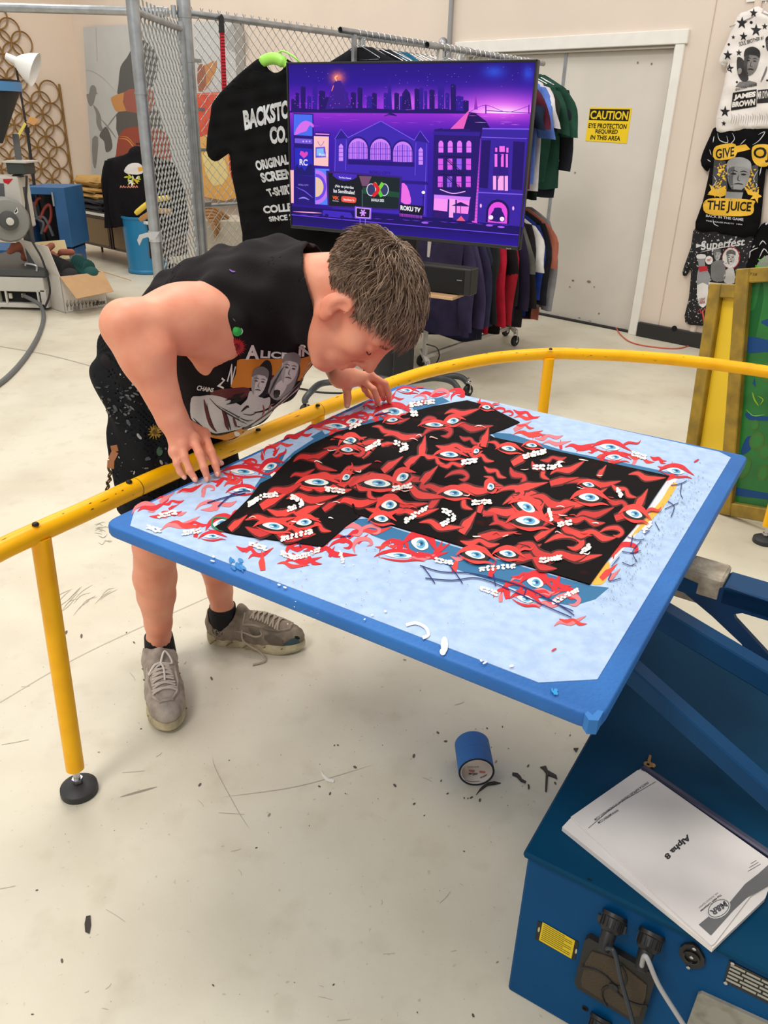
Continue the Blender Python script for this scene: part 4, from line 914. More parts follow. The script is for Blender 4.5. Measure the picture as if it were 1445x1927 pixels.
# brick tenement with fire escape
A_.poly([(817, 244), (832, 241), (833, 243), (885, 242), (886, 245), (905, 247), (893, 416), (813, 410)], (38, 16, 112), 7)
A_.poly([(815, 247), (904, 249), (902, 256), (816, 254)], (52, 28, 150), 8)
for r, (y, h) in enumerate(((276, 22), (309, 21), (342, 20))):
    for i in range(4):
        x = 830 + i * 17.5 - r * .6; w = 4.6
        if r == 0: A_.poly([(x - w, y + h / 2), (x - w, y - 7), (x - 2, y - 11), (x + 2, y - 11), (x + w, y - 7), (x + w, y + h / 2)], (232, 120, 250), 8)
        else: A_.rect(x - w, y - h / 2, x + w, y + h / 2, (224, 90, 236) if (i + r) % 3 else (150, 90, 240), 8)
        A_.stroke([(x - w, y + 1), (x + w, y + 1)], 1, (60, 30, 150), 9, 2, False)
for y in (294, 328, 355): A_.stroke([(826, y), (878, y + 2)], 1.8, (24, 8, 70), 9, 2, False)
for y0 in (298, 330):
    A_.stroke([(838, y0), (870, y0 + 30)], 1.8, (24, 8, 70), 9, 2, False); A_.stroke([(842, y0), (874, y0 + 30)], 1.2, (24, 8, 70), 9, 2, False)
for k in range(10): A_.stroke([(836 + 4.6 * k, 318), (836 + 4.6 * k, 328)], .8, (24, 8, 70), 9, 2, False); A_.stroke([(832 + 4.6 * k, 345), (832 + 4.6 * k, 356)], .8, (24, 8, 70), 9, 2, False)
A_.stroke([(828, 356), (852, 364), (876, 360)], 1.6, (250, 190, 250), 9, 5, False)
A_.poly([(817, 366), (886, 371), (884, 378), (817, 373)], (216, 130, 250), 8); A_.poly([(817, 373), (843, 375), (842, 398), (816, 395)], (250, 150, 245), 8); A_.poly([(846, 374), (857, 375), (857, 410), (845, 409)], (252, 170, 240), 8); A_.poly([(860, 376), (884, 378), (880, 412), (859, 410)], (250, 140, 240), 8)
A_.poly([(850, 387), (867, 380), (886, 389)], (40, 16, 100), 9); A_.stroke([(867, 381), (867, 401)], 1.2, (40, 16, 100), 9, 2, False); A_.poly([(853, 400), (884, 403), (880, 416), (853, 414)], (56, 30, 150), 9); A_.poly([(859, 415), (868, 406), (876, 416)], (240, 90, 130), 10)
A_.poly([(818, 398), (840, 400), (840, 409), (818, 407)], (48, 18, 110), 9)
# corner building with arched garage and a car
A_.poly([(908, 242), (996, 243), (992, 260), (985, 427), (898, 418), (905, 262)], (58, 32, 160), 7); A_.stroke([(908, 242), (996, 243)], 2.4, LN, 8, 2, False); A_.stroke([(906, 258), (992, 261)], 1.4, LN, 8, 2, False)
A_.poly([(907, 264), (924, 264), (918, 355), (902, 353)], (34, 12, 104), 8); A_.poly([(966, 266), (988, 267), (983, 358), (962, 356)], (34, 12, 104), 8)
A_.poly([(931, 278), (944, 273), (958, 280), (956, 358), (926, 355)], (46, 20, 130), 8)
for x0, y0, x1, y1 in ((932, 278, 936, 286), (940, 275, 950, 286), (953, 278, 957, 287), (931, 290, 936, 314), (943, 290, 948, 314), (952, 290, 956, 315), (928, 331, 934, 357), (937, 331, 948, 358), (950, 331, 956, 359)): A_.rect(x0, y0, x1, y1, (250, 110, 236) if y0 < 325 else (255, 170, 240), 9)
A_.stroke([(945, 290), (939, 305), (942, 320), (937, 338)], 3, (44, 16, 120), 10); A_.stroke([(900, 362), (985, 366)], 2, LN, 8, 2, False)
a = np.radians(np.linspace(180, 360, 12)); A_.poly([(937 + 22 * math.cos(q), 399 + 24 * math.sin(q)) for q in a] + [(958, 422), (914, 418)], (30, 10, 90), 8); A_.poly([(937 + 18 * math.cos(q), 400 + 20 * math.sin(q)) for q in a] + [(954, 421), (918, 418)], (236, 80, 230), 9)
A_.poly([(924, 403), (929, 396), (931, 391), (943, 391), (945, 397), (949, 405), (949, 417), (922, 415)], (40, 18, 110), 10, 2)
for x, y in ((924, 409), (945, 412)): A_.ell(x, y, 4.4, 4.4, 0, (255, 235, 255), 11, n=12)
for x, y in ((905, 387), (966, 392)): A_.ell(x, y, 2, 4, 0, (252, 180, 250), 9, n=8)
for x, y in ((921, 424), (943, 427), (800, 419), (682, 408)): A_.ell(x, y, 7, 2, 4, (170, 90, 240), 4, n=10)
A_.ell(797, 362, 3.4, 3, 0, (255, 240, 250), 9, n=10); A_.stroke([(797, 365), (796, 402)], 1.4, (30, 12, 90), 8, 2, False)
# van, kerb lines, signs, advert
A_.poly([(608, 395), (640, 398), (660, 400), (664, 408), (640, 410), (607, 405)], (64, 40, 190), 5); A_.ell(615, 406, 4, 4, 0, D1, 6, n=10); A_.ell(644, 409, 4, 4, 0, D1, 6, n=10)
A_.stroke([(549, 404), (700, 418), (976, 442)], 1.6, (110, 70, 240), 5, 3, False); A_.stroke([(552, 398), (606, 401)], 2.2, (255, 170, 220), 5, 3)
A_.poly([(614, 321), (757, 332), (754, 396), (617, 390)], (58, 28, 130), 11); A_.poly([(618, 325), (753, 335), (750, 393), (620, 387)], (20, 22, 34), 12)
A_.poly([(683, 330), (753, 335), (750, 393), (682, 390)], (22, 36, 40), 13); A_.poly([(683, 352), (752, 362), (751, 372), (683, 364)], (30, 74, 52), 14); A_.poly([(676, 331), (700, 332), (692, 350), (682, 350)], (120, 78, 110), 14)
A_.poly([(627, 326), (672, 329), (664, 338), (648, 340), (634, 336)], (70, 40, 190), 13, 2); A_.text('The Roku Channel', [(638, 332), (661, 334), (661, 337.2), (638, 335.2)], (235, 230, 250), 0.02, 15)
A_.text('¡No te pierdas', [(631, 347), (666, 350.5), (666, 357), (631, 353.5)], (240, 240, 244), 0.02, 14); A_.text('las Semifinales!', [(628, 355), (668, 359), (668, 366), (628, 362)], (240, 240, 244), 0.02, 14)
A_.text('ViX', [(626, 368.5), (638, 369.5), (638, 376), (626, 375)], (250, 104, 40), 0.05, 14); A_.text('Premium', [(626.5, 376.5), (637.5, 377.4), (637.5, 379.4), (626.5, 378.4)], (230, 230, 235), 0.02, 14)
A_.poly([(643, 372), (646, 369), (668, 371), (671, 375), (670, 380), (666, 382), (646, 380), (643, 377)], (240, 86, 70), 14, 2); A_.text('Suscríbete Ya', [(647, 373), (667, 375), (667, 379), (647, 377)], (250, 240, 240), 0.02, 16)
for cx, c in ((699, (120, 130, 190)), (723, (150, 170, 190))): A_.ell(cx, 357, 9, 12, 0, (225, 230, 240), 15, n=16); A_.ell(cx, 357, 7.6, 10.6, 0, (52, 58, 104), 16, n=16)
A_.stroke([(705, 344), (712, 356), (719, 370)], 6.5, (90, 200, 60), 17, 4, False); A_.stroke([(721, 344), (716, 352), (711, 358)], 6.5, (120, 210, 60), 17, 4, False); A_.stroke([(702, 369), (709, 362), (712, 356), (708, 349), (703, 345)], 6.5, (224, 30, 50), 18, 4, False)
A_.text('LIGUILLA 2025', [(699, 373.5), (723, 375), (723, 380), (699, 378.5)], (236, 238, 240), 0.03, 16)
A_.stroke([(682, 357), (682, 389)], 1, (90, 130, 120), 15, 2, False)
A_.poly([(668, 388), (700, 391), (699, 413), (668, 411)], (130, 80, 240), 17, 0); A_.poly([(670, 390), (698, 392.5), (697, 411), (670, 409)], (226, 180, 250), 18); A_.poly([(671.5, 391.5), (696.5, 394), (695.5, 409.5), (671.5, 407.5)], (18, 10, 40), 19)
for k in range(3): a = k * math.pi / 3; A_.stroke([(683.5 - 6 * math.cos(a), 400.5 - 7 * math.sin(a)), (683.5 + 6 * math.cos(a), 400.5 + 7 * math.sin(a))], 2.6, (214, 150, 250), 20, 2, False)
for x in (678, 688): A_.stroke([(x, 412), (x, 434)], 1.2, (150, 110, 250), 17, 2, False)
A_.poly([(752, 383), (798, 388), (796, 406), (752, 401)], (20, 10, 44), 13); A_.text('ROKU TV', [(754, 386), (792, 391), (791, 400), (754, 395)], (246, 244, 250), 0.04, 14)
for k in range(18): A_.stroke([(753 + k * 2.4, 401.5 + k * .25), (753 + k * 2.4, 407 + k * .25)], .9, (200, 80, 200), 14, 2, False)
A_.build('lit_picture', tv, GLOW)
A_ = Art(plane(TV0 + TVN * 0.0075, TVN), 0.0003); A_.text('TCL', [(739, 443), (747, 444), (747, 447), (739, 446)], (190, 190, 195), 0.03); A_.text('Roku TV', [(953, 466.5), (962, 467.6), (962, 469.6), (953, 468.5)], (190, 190, 195), 0.02); A_.build('maker_mark', tv)
# stand
M_GREYM = mat('dark_grey_steel', (70, 73, 76), 0.45, metal=0.3)
st = thing('television_stand', 'rolling television stand with curved grey tube legs and a small shelf', 'stand', tcn * [1, 1, 0] - TVN * 0.1)
cb0 = tcn * [1, 1, 0] - TVN * 0.13
t = MB(); t.box(cb0 + ZZ * 0.75, (0.12, 0.05, 1.25), (TVU, TVN, ZZ), 0.01); t.box(tcn - TVN * 0.09, (0.5, 0.02, 0.4), (TVU, TVN, ZZ)); t.build('column', mat('stand_black', (14, 14, 15), 0.6), st)
def caster(p, r, parent, nm='caster'):
    t = MB(); ax = nrm([0.7, -0.7, 0]); t.lathe([(r * .3, -.012), (r * .94, -.012), (r, -.008), (r, .008), (r * .94, .012), (r * .3, .012)], np.array([p[0], p[1], r]), ax, 18); o = t.build(nm, M_BLACK, parent, 40)
    t = MB(); c = np.array([p[0], p[1], r])
    for s in (-1, 1): t.bar(c + ax * s * .016, c + ax * s * .016 + ZZ * (r + .014), .02, .003, (1, 0, 0))
    t.lathe([(.018, 0), (.018, .01), (.008, .012), (.008, .03)], c + ZZ * (r + .012), ZZ, 12); t.lathe([(r * .3, -.018), (r * .3, .018)], c, ax, 10); t.build('caster_fork', M_CHROME, o)
def leg(path, r=0.019):
    t = MB(); t.tube(cr(path, 6), r, 10); t.build('leg', M_GREYM, st, 50)
pL = Pz(575, 784, 0); pR = Pz(866, 752, 0); m0 = cb0 + ZZ * 0.115
leg([np.array([pL[0], pL[1], .085]), np.array([pL[0], pL[1], .105]), Pz(584, 738, .135), Pz(604, 722, .14), Pz(640, 718, .14), Pz(690, 708, .14), m0 - TVU * .02])
leg([np.array([pR[0], pR[1], .02]), Pz(862, 732, .09), Pz(850, 718, .12), Pz(825, 712, .125), Pz(785, 712, .13), m0 + TVU * .02])
b2 = m0 - TVN * 0.3; leg([m0, b2 - TVU * .25 + ZZ * .0, b2 - TVU * .42 - ZZ * .03]); leg([m0, b2 + TVU * .2, b2 + TVU * .3 - ZZ * .03])
caster(pL, 0.038, st); caster(b2 - TVU * .42, 0.038, st); caster(b2 + TVU * .3, 0.038, st)
t = MB(); t.lathe([(.012, 0), (.012, .03)], (pR[0], pR[1], 0), n=10); t.build('foot', M_BLACK, st)
shp = plane(TV0 - TVN * 0.02, TVN); s1 = shp(862, 556)[0]; shz = s1[2]
t = MB(); q = s1 - TVU * 0.36; t.box(np.array([q[0], q[1], shz - 0.008]) - TVN * 0.06, (0.72, 0.26, 0.016), (TVU, TVN, ZZ), .002); t.build('shelf', mat('pale_wood', (196, 158, 118), 0.5, var=0.2, vscale=8), st)
sb = shp(884, 556)[0]; q = sb - TVU * 0.40; sbr = thing('soundbar', 'black box soundbar on the television stand shelf', 'speaker', (q[0], q[1], shz))
t = MB(); t.box(np.array([q[0], q[1], shz + 0.071]) - TVN * 0.05, (0.80, 0.1, 0.14), (TVU, TVN, ZZ), .006); t.build('casing', mat('speaker_black', (22, 22, 24), 0.5), sbr)
t = MB(); t.box(np.array([q[0], q[1], shz + 0.068]) + TVN * 0.001 - TVU * .015, (0.75, 0.006, 0.12), (TVU, TVN, ZZ)); t.build('grille_cloth', mat('speaker_cloth', (12, 12, 13), 0.9), sbr)
t = MB(); p = shp(866, 527)[0] + TVN * 0.012; t.box(p, (.03, .002, .004), (TVU, TVN, ZZ)); t.build('badge', mat('badge_grey', (120, 120, 124), 0.4), sbr)
bn = Pz(735, 716, 0); t = MB(); t.lathe([(.10, 0), (.125, .01), (.135, .15), (.135, .30), (.12, .36), (.07, .40), (.01, .41)], bn, ZZ, 28)
tag(t.build('subwoofer', mat('dark_grey_plastic', (34, 35, 38), 0.5), smooth=40), 'dark grey rounded speaker on the floor under the television', 'speaker')
cable('stand_cable', [Pz(803, 648, .3), Pz(822, 655, .2), Pz(826, 672, .06), Pz(812, 690, .006), Pz(760, 705, .006)], 0.004, M_BLACK, 'thin black cable looping down beside the white rack post')
cable('floor_cable', [Pz(505, 735, .006), Pz(560, 731, .006), Pz(600, 738, .006), Pz(660, 740, .006)], 0.006, M_BLACK, 'thick black cable lying on the floor behind the caster')

# ================================================================== clothes racks
def garment_mesh(length=0.72, w=0.24, sleeve=0.24, seed=0, hood=False, depth=0.035):
    rg = random.Random(seed); ph = [rg.random() * 6.3 for _ in range(6)]; n = 22; b = MB()
    zs = [0.0, -0.012, -0.03, -0.05, -0.075, -0.11, -0.17, -0.26, -0.36, -0.48, -0.6, -0.72, -0.86, -1.0]
    zs = [z for z in zs if z > -length + 0.02] + [-length]; v = []
    for z in zs:
        hw = np.interp(-z, [0, .03, .075, .12, .3, 1], [.075, .14, w * .93, w, w * .98, w * 1.04]); d = np.interp(-z, [0, .04, .12, .3, 1], [.02, .03, depth * .9, depth, depth * 1.25])
        for k in range(n):
            a = 2 * math.pi * k / n; c, s = math.cos(a), math.sin(a); x = hw * math.copysign(abs(c) ** .8, c); g = min(1, max(0, (-z - .08) / .4))
            y = d * s * (1 + .25 * math.sin(3 * a + ph[0])) + g * (.026 * math.sin(x * 24 + ph[1] + z * 4) + .015 * math.sin(x * 47 + ph[2] - z * 3))
            v.append((x, y, z + g * .008 * math.sin(x * 18 + ph[3])))
    f = []
    for i in range(len(zs) - 1):
        for k in range(n): f.append((i * n + k, i * n + (k + 1) % n, (i + 1) * n + (k + 1) % n, (i + 1) * n + k))
    f.append(tuple(range(n))); f.append(tuple((len(zs) - 1) * n + k for k in range(n - 1, -1, -1))); b.add(v, f)
    for s in (-1, 1):
        m = 8; v = []; f = []
        for i in range(m):
            t = i / (m - 1); cx = s * (w * .84 + np.interp(t, [0, .35, 1], [0, .065, .095 if sleeve > .3 else .10])); cz = -.085 - t * sleeve; cy = .022 * math.sin(t * 6 + ph[4]) + s * .01
            r1 = np.interp(t, [0, .2, 1], [.05, .062, .045 if sleeve > .3 else .066]); r2 = np.interp(t, [0, .3, 1], [.03, .034, .028])
            for k in range(12):
                a = 2 * math.pi * k / 12; v.append((cx + r1 * math.cos(a), cy + r2 * math.sin(a) * (1 + .2 * math.sin(9 * t + k)), cz - .012 * math.cos(a) * s * (1 if sleeve < .3 else .3)))
        for i in range(m - 1):
            for k in range(12): f.append((i * 12 + k, i * 12 + (k + 1) % 12, (i + 1) * 12 + (k + 1) % 12, (i + 1) * 12 + k))
        f.append(tuple(range(12))); f.append(tuple((m - 1) * 12 + k for k in range(11, -1, -1))); b.add(v, f)
    if hood: b.ball((0, .03, -.04), (.11, .05, .1), 14, 8)
    return b
_gm = {}
def garment(name, pos, lat, rgb, label, cat, group=None, seed=0, fabric=None, **kw):
    k = (seed, tuple(sorted(kw.items())))
    b = garment_mesh(seed=seed, **kw); m = fabric or mat('fabric_%d_%d_%d' % rgb, rgb, 0.85, var=0.25, vscale=14, bump=0.15, bscale=120, spec=0.15)
    o = b.build(name, m, None, 60); o.location = pos; rr = random.Random(seed * 7 + 1); o.rotation_euler = (rr.uniform(-.05, .05), rr.uniform(-.04, .04), math.atan2(lat[1], lat[0]) + rr.uniform(-.16, .16)); return tag(o, label, cat, group)
hang_me = None
def hanger(pos, lat, label, group, m=None):
    global hang_me
    m = m or M_CHROME
    if hang_me is None:
        t = MB(); t.tube([(0, 0, 0), (0, 0, .03)], .0025, 6); t.tube([(.0, 0, .03), (.021, 0, .05), (.015, 0, .075), (-.004, 0, .082), (-.02, 0, .068), (-.02, 0, .055)], .0024, 6)
        t.tube([(0, 0, 0), (.1, 0, -.035), (.2, 0, -.075), (.19, 0, -.082), (-.19, 0, -.082), (-.2, 0, -.075), (-.1, 0, -.035), (0, 0, 0)], .003, 6); ob = t.build('clothes_hanger', m, None, 60); hang_me = ob.data
    else:
        ob = bpy.data.objects.new('clothes_hanger', hang_me); COL.objects.link(ob)
    ob.location = pos; ob.rotation_euler = (0, 0, math.atan2(lat[1], lat[0])); ob.rotation_euler.z += random.uniform(-.22, .22); tag(ob, label, 'hanger', group)
M_WHITEM = mat('white_enamel_post', (214, 208, 200), 0.45)
def rack(nm, label, N, F, z, lo_z, e, posts):
    N, F = np.array([*N, 0.0]), np.array([*F, 0.0]); d = nrm(F - N); r = thing(nm, label, 'clothes rack', N)
    t = MB(); t.tube([N - d * .13 + ZZ * z, F + d * .1 + ZZ * z], .0165, 16, caps=False); t.tube([F + d * .1 + ZZ * z, N - d * .13 + ZZ * z], .014, 16, caps=False); t.build('top_rail', M_STEEL, r, 40)
    if lo_z: t = MB(); t.tube([N + ZZ * lo_z, F + ZZ * lo_z], .013, 12); t.build('lower_rail', M_STEEL, r, 40)
    for p, m in ((N, posts[0]), (F, posts[1])):
        t = MB(); t.box(p + ZZ * (z + .1) / 2, (.03, .022, z - .1), (d, np.cross(ZZ, d), ZZ), .002); t.build('post', m, r)
        t = MB(); t.bar(p + e + ZZ * .11, p - e + ZZ * .11, .03, .025); t.build('base_bar', M_WHITEM, r)
        for s in (1, -1): caster(p + e * s, .04, r)
    t = MB(); t.bar(N + ZZ * .11, F + ZZ * .11, .025, .025); t.build('base_bar', M_WHITEM, r); return N, F, d
N2, F2, d2 = rack('clothes_rack', 'steel double rail clothes rack with white posts standing behind the right half of the television', (.245, 5.2), (.955, 6.16), 1.91, 1.03, np.array([.015, -.16, 0]), (M_WHITEM, M_CHROME))
N1, F1, d1 = rack('clothes_rack', 'steel clothes rack with its open rail end above the middle of the television', (-.26, 5.52), (.47, 6.48), 2.0, 1.12, np.array([.02, -.16, 0]), (M_STEEL, M_CHROME))
l2 = nrm([d2[1], -d2[0], 0]); l1 = nrm([d1[1], -d1[0], 0])
for i in range(21): hanger(N2 + d2 * (.02 + i * .058) + ZZ * (1.91 - .0655 + .002), l2, 'thin steel hanger hooked over the top rail of the rack near the grey door', 'steel hangers on the right rack')
for i in range(19): hanger(N1 + d1 * (.04 + i * .06) + ZZ * (2.0 - .0655 + .002), l1, 'thin steel hanger hooked over the top rail of the rack by the fence', 'steel hangers on the left rack')
up = [((30, 28, 32), 'black t-shirt hanging just right of the television edge, nearest on the upper rail', .24), ((84, 30, 48), 'maroon t-shirt hanging beside the television edge on the upper rail', .25), ((28, 38, 58), 'navy t-shirt between the maroon and the periwinkle shirt', .24), ((92, 124, 206), 'periwinkle blue t-shirt on the upper rail', .3), ((214, 210, 214), 'white t-shirt behind the periwinkle shirt on the upper rail', .24), ((36, 44, 40), 'blackish green t-shirt in front of the bottle green one', .24), ((34, 70, 56), 'bottle green t-shirt on the upper rail', .26), ((36, 74, 60), 'green t-shirt with long hem behind the bottle green one', .3), ((34, 36, 44), 'charcoal sweatshirt hanging last on the upper rail by the door', .5)]
for i, (c, lb, sl) in enumerate(up):
    f = .50 + i * .062; garment('hanging_shirt', N2 + (F2 - N2) * f + ZZ * (1.91 - .075), l2, c, lb, 'shirt', None, seed=10 + i, length=.66 + .05 * (i % 3), w=.25, sleeve=sl)
lo = [((58, 52, 82), 'faded purple hoodie nearest on the lower rail under the television', .58), ((64, 56, 88), 'second faded purple hoodie on the lower rail', .58), ((50, 46, 74), 'dusky indigo sweatshirt after the purple hoodies', .58), ((40, 44, 58), 'slate sweatshirt on the lower rail left of the black one', .58), ((26, 28, 32), 'black sweatshirt left of the red garment', .58), ((40, 46, 44), 'dark grey green sweatshirt on the lower rail', .56), ((178, 30, 52), 'bright red long garment on the lower rail', .62), ((30, 26, 28), 'black garment between the two red ones', .5), ((152, 30, 44), 'narrow dark red garment on the lower rail', .62), ((36, 32, 54), 'dark violet sweatshirt right of the dark red garment', .56), ((92, 92, 88), 'grey camouflage garment on the lower rail', .3), ((34, 30, 32), 'brown black sweatshirt in front of the white printed one', .56), ((226, 222, 220), 'white garment with black sketches near the end of the lower rail', .3), ((28, 52, 128), 'royal blue garment beside the white one', .5), ((30, 30, 38), 'black sweatshirt right of the royal blue garment', .56), ((170, 100, 82), 'rust striped garment near the end of the lower rail', .3), ((138, 138, 142), 'light grey sweatshirt hanging last on the lower rail', .62)]
for i, (c, lb, sl) in enumerate(lo):
    f = .0 + i * .0615; garment('hanging_sweatshirt', N2 + (F2 - N2) * f + ZZ * (1.03 - .04) + d2 * .03, l2, c, lb, 'sweatshirt', None, seed=40 + i, length=.70 + .03 * (i % 4), w=.24, sleeve=sl)
r1 = [((24, 26, 32), 'black shirt with shoulder showing over the top left of the television'), ((30, 32, 40), 'dark shirt behind the black one above the television'), ((34, 96, 128), 'teal blue shirt showing above the top middle of the television')]
for i, (c, lb) in enumerate(r1):
    garment('hanging_shirt', N1 + (F1 - N1) * (.06 + .16 * i) + ZZ * (2.0 - .075), l1, c, lb, 'shirt', None, seed=70 + i, length=.7, w=.27, sleeve=.26)
r1b = [((34, 34, 38), 'black hanging garment just under the lower left of the television'), ((60, 120, 84), 'green printed garment under the television above the mans shoulder'), ((150, 40, 50), 'red garment glimpsed behind the mans shoulder'), ((206, 150, 40), 'mustard yellow garment under the middle of the television'), ((36, 36, 44), 'dark garment right of the mustard one')]
for i, (c, lb) in enumerate(r1b):
    garment('hanging_garment', N1 + (F1 - N1) * (.02 + .16 * i) + ZZ * 1.08 - l1 * .12, l1, c, lb, 'garment', None, seed=80 + i, length=.62, w=.24, sleeve=.24)

# ================================================================== chain link fence
M_WIRE = mat('galvanised_wire', (158, 160, 160), 0.42, metal=0.55)
P2 = Py(347, 30, 5.95); P2[2] = 0; PT_ = plane(Wp(0, 0, 0.05), WN)(833, 95)[0] * [1, 1, 0]; FH = 2.12
def wire_panel(A, B, z0, z1, w=0.07, r=0.003):
    """zigzag wires hooked into each other, twisted at the top"""
    d = B - A; L = np.linalg.norm(d); d = d / L; n = int(L / (w / 2)); nn = np.array([d[1], -d[0], 0]); b = MB(); k = int((z1 - z0) / (w / 2)); V = []; F = []; c0 = 0
    for i in range(n):
        pts = []
        for j in range(k + 1):
            x = (i + ((j + i) % 2)) * w / 2; x += .0012 * (1 if (j + i) % 2 == 0 else -1); pts.append(A + d * x + ZZ * (z0 + j * w / 2) + nn * (.0025 if j % 2 else -.0025))
        pts.append(pts[-1] + ZZ * .028 + d * (.012 if i % 2 else -.012))
        P = np.array(pts); m = len(P); T = np.gradient(P, axis=0); T /= np.linalg.norm(T, axis=1, keepdims=True); u = np.cross(T, nn); u /= np.linalg.norm(u, axis=1, keepdims=True); v = np.cross(T, u)
        for a in (0, 2.094, 4.189): V.append(P + r * (math.cos(a) * u + math.sin(a) * v))
        for j in range(m - 1):
            for s in range(3): s2 = (s + 1) % 3; F.append((c0 + s * m + j, c0 + s2 * m + j, c0 + s2 * m + j + 1, c0 + s * m + j + 1))
        c0 += 3 * m
    b.add(np.vstack(V), F); return b
fc = thing('chain_link_fence', 'galvanised chain link fence running back to the wall behind the television', 'fence', P2)
def pipe(parent, a, c, r, nm, n=16):
    t = MB(); t.tube([a, c], r, n); return t.build(nm, M_STEEL, parent, 40)
pipe(fc, P2, P2 + ZZ * 3.1, 0.044, 'corner_post', 24); tp = pipe(fc, PT_, PT_ + ZZ * 2.14, 0.034, 'end_post')
t = MB(); t.ball(PT_ + ZZ * 2.15, (.042, .042, .05), 16, 10); t.lathe([(.043, 2.09), (.043, 2.15)], PT_, n=16); t.build('post_cap', M_STEEL, tp, 60)
fd = nrm(PT_ - P2); mid = P2 + (PT_ - P2) * .62; pipe(fc, mid, mid + ZZ * FH, .026, 'line_post')
pipe(fc, P2 + ZZ * FH, PT_ + ZZ * FH, .021, 'top_rail'); pipe(fc, P2 + ZZ * .95, PT_ + ZZ * .95, .014, 'mid_rail')
wp = wire_panel(P2 + fd * .07, PT_, .03, FH + .01).build('wire_mesh', M_WIRE, fc); wp['kind'] = 'stuff'
t = MB(); t.bar(P2 + fd * .085 + ZZ * .05, P2 + fd * .085 + ZZ * (FH - .01), .016, .006); t.build('tension_bar', M_STEEL, fc)
for z in (FH - .03, 1.84, 1.55, 1.3, .95, .45):
    t = MB(); t.lathe([(.047, 0), (.047, .03)], P2 + ZZ * z, n=20); t.bar(P2 + ZZ * (z + .015) + fd * .03, P2 + ZZ * (z + .015) + fd * .1, .03, .02); t.build('tension_band', M_STEEL, fc, 40)
hl = Py(-40, 8, 5.95); hl[2] = FH; hr = pipe(fc, P2 + np.array([-.1, -.005, FH]), hl, .026, 'header_rail')
t = MB(); q = P2 + np.array([-.13, -.005, FH]); t.tube([q, q + np.array([-.07, 0, 0])], .031, 16); t.lathe([(.016, 0), (.016, .07)], P2 + np.array([-.06, -.03, FH - .035]), n=10); t.bar(P2 + ZZ * FH + np.array([-.03, 0, 0]), q, .03, .02); t.build('rail_end_cup', M_STEEL, hr, 40)
# gate leaf standing open toward the camera
P1 = Py(273, 250, 4.95); P1[2] = 0; gd = nrm(P2 - P1); GLs = np.linalg.norm(P2 - P1)
ga = thing('fence_gate', 'open chain link gate leaf with thick steel frame and fork latch', 'gate', P1)
gl = pipe(ga, P1 + ZZ * .08, P1 + ZZ * 2.6, .034, 'frame_post', 20); g2 = pipe(ga, P2 - gd * .11 + ZZ * .08, P2 - gd * .11 + ZZ * 2.06, .02, 'hinge_stile'); pipe(ga, P1 + ZZ * 2.02, P2 - gd * .11 + ZZ * 2.02, .018, 'frame_rail'); pipe(ga, P1 + ZZ * .1, P2 - gd * .11 + ZZ * .1, .018, 'frame_rail')
wp = wire_panel(P1 + gd * .05, P2 - gd * .14, .1, 2.09, r=.0044).build('wire_mesh', M_WIRE, ga); wp['kind'] = 'stuff'
for z in (1.62, 1.05, .62):
    t = MB(); t.lathe([(.037, 0), (.037, .012)], P1 + ZZ * z, n=20); t.build('wire_tie', M_STEEL, ga, 40)
SGt = plane(P1 - np.array([0, .04, 0]), (0, -1, 0)); lz = SGt(290, 446)[0]
t = MB(); t.lathe([(.039, -.03), (.039, .03)], np.array([P1[0], P1[1], lz[2]]), n=20); fk = [SGt(*q)[0] for q in ((300, 437), (292, 450), (284, 452), (278, 446), (268, 449), (262, 462), (258, 452), (262, 442), (276, 438), (286, 438))]
t.prism(fk, (0, -1, 0), .012); t.build('fork_latch', mat('latch_steel', (190, 192, 194), 0.4, metal=0.6), ga, 40)
# red strap on the fence
fn2 = nrm([fd[1], -fd[0], 0]); fn2 = fn2 if fn2[1] < 0 else -fn2
SFc = plane(P2 + fn2 * .035, fn2); rs = thing('red_strap', 'red webbing strap hanging down the chain link fence', 'strap', SFc(424, 140)[0])
t = MB(); t.prism([SFc(*q)[0] for q in ((414, 60), (422, 60), (431, 265), (422, 265))], fn2, .006); t.build('webbing', mat('red_webbing', (188, 22, 44), 0.7), rs)
t = MB(); t.prism([SFc(*q)[0] for q in ((413, 30), (417, 26), (421, 32), (423, 62), (413, 62))], fn2, .009); t.build('loop_end', M_BLACK, rs)
A_ = Art(SFc, .0008)
for k in range(34): y = 63 + k * 6; x = 414.5 + (y - 60) * .042; A_.poly([(x, y), (x + 7.6, y), (x + 7.7, y + 1.6), (x + .1, y + 1.6)], (70, 10, 20), 0)
A_.build('stitching', rs)

# ================================================================== flat hung cloth with soft folds
def cloth_panel(name, outline, S, thick, m, parent, mx=10, waves=.006, seed=0, sm=3):
    P = cr(outline, sm, True); tri = [tuple(q) for q in tessellate_polygon([[Vector((*p, 0)) for p in P]])]; v2, tr = split_tris(P, tri, mx); rg = random.Random(seed); ph = [rg.random() * 6 for _ in range(4)]; V = []; B_ = []
    for p in v2:
        X, N = S(p[0], p[1]); e = edge_dist(p, P); g = min(1, e / 12); h = thick * math.sqrt(max(0, 1 - (1 - g) ** 2)) + waves * g * (math.sin(p[0] * .16 + p[1] * .03 + ph[0]) + .6 * math.sin(p[0] * .07 - p[1] * .11 + ph[1]) + .4 * math.sin(p[1] * .21 + p[0] * .05 + ph[2]))
        V.append(X + N * h); B_.append(X - N * thick * .2)
    k = len(V); f = list(tr) + [tuple(i + k for i in q[::-1]) for q in tr]; o = link(name, V + B_, f, m, parent, smooth=True); return o, V, tr
M_BLKT = mat('black_cotton', (16, 16, 18), 0.9, var=0.2, vscale=10, bump=0.1, bscale=150, spec=0.12)
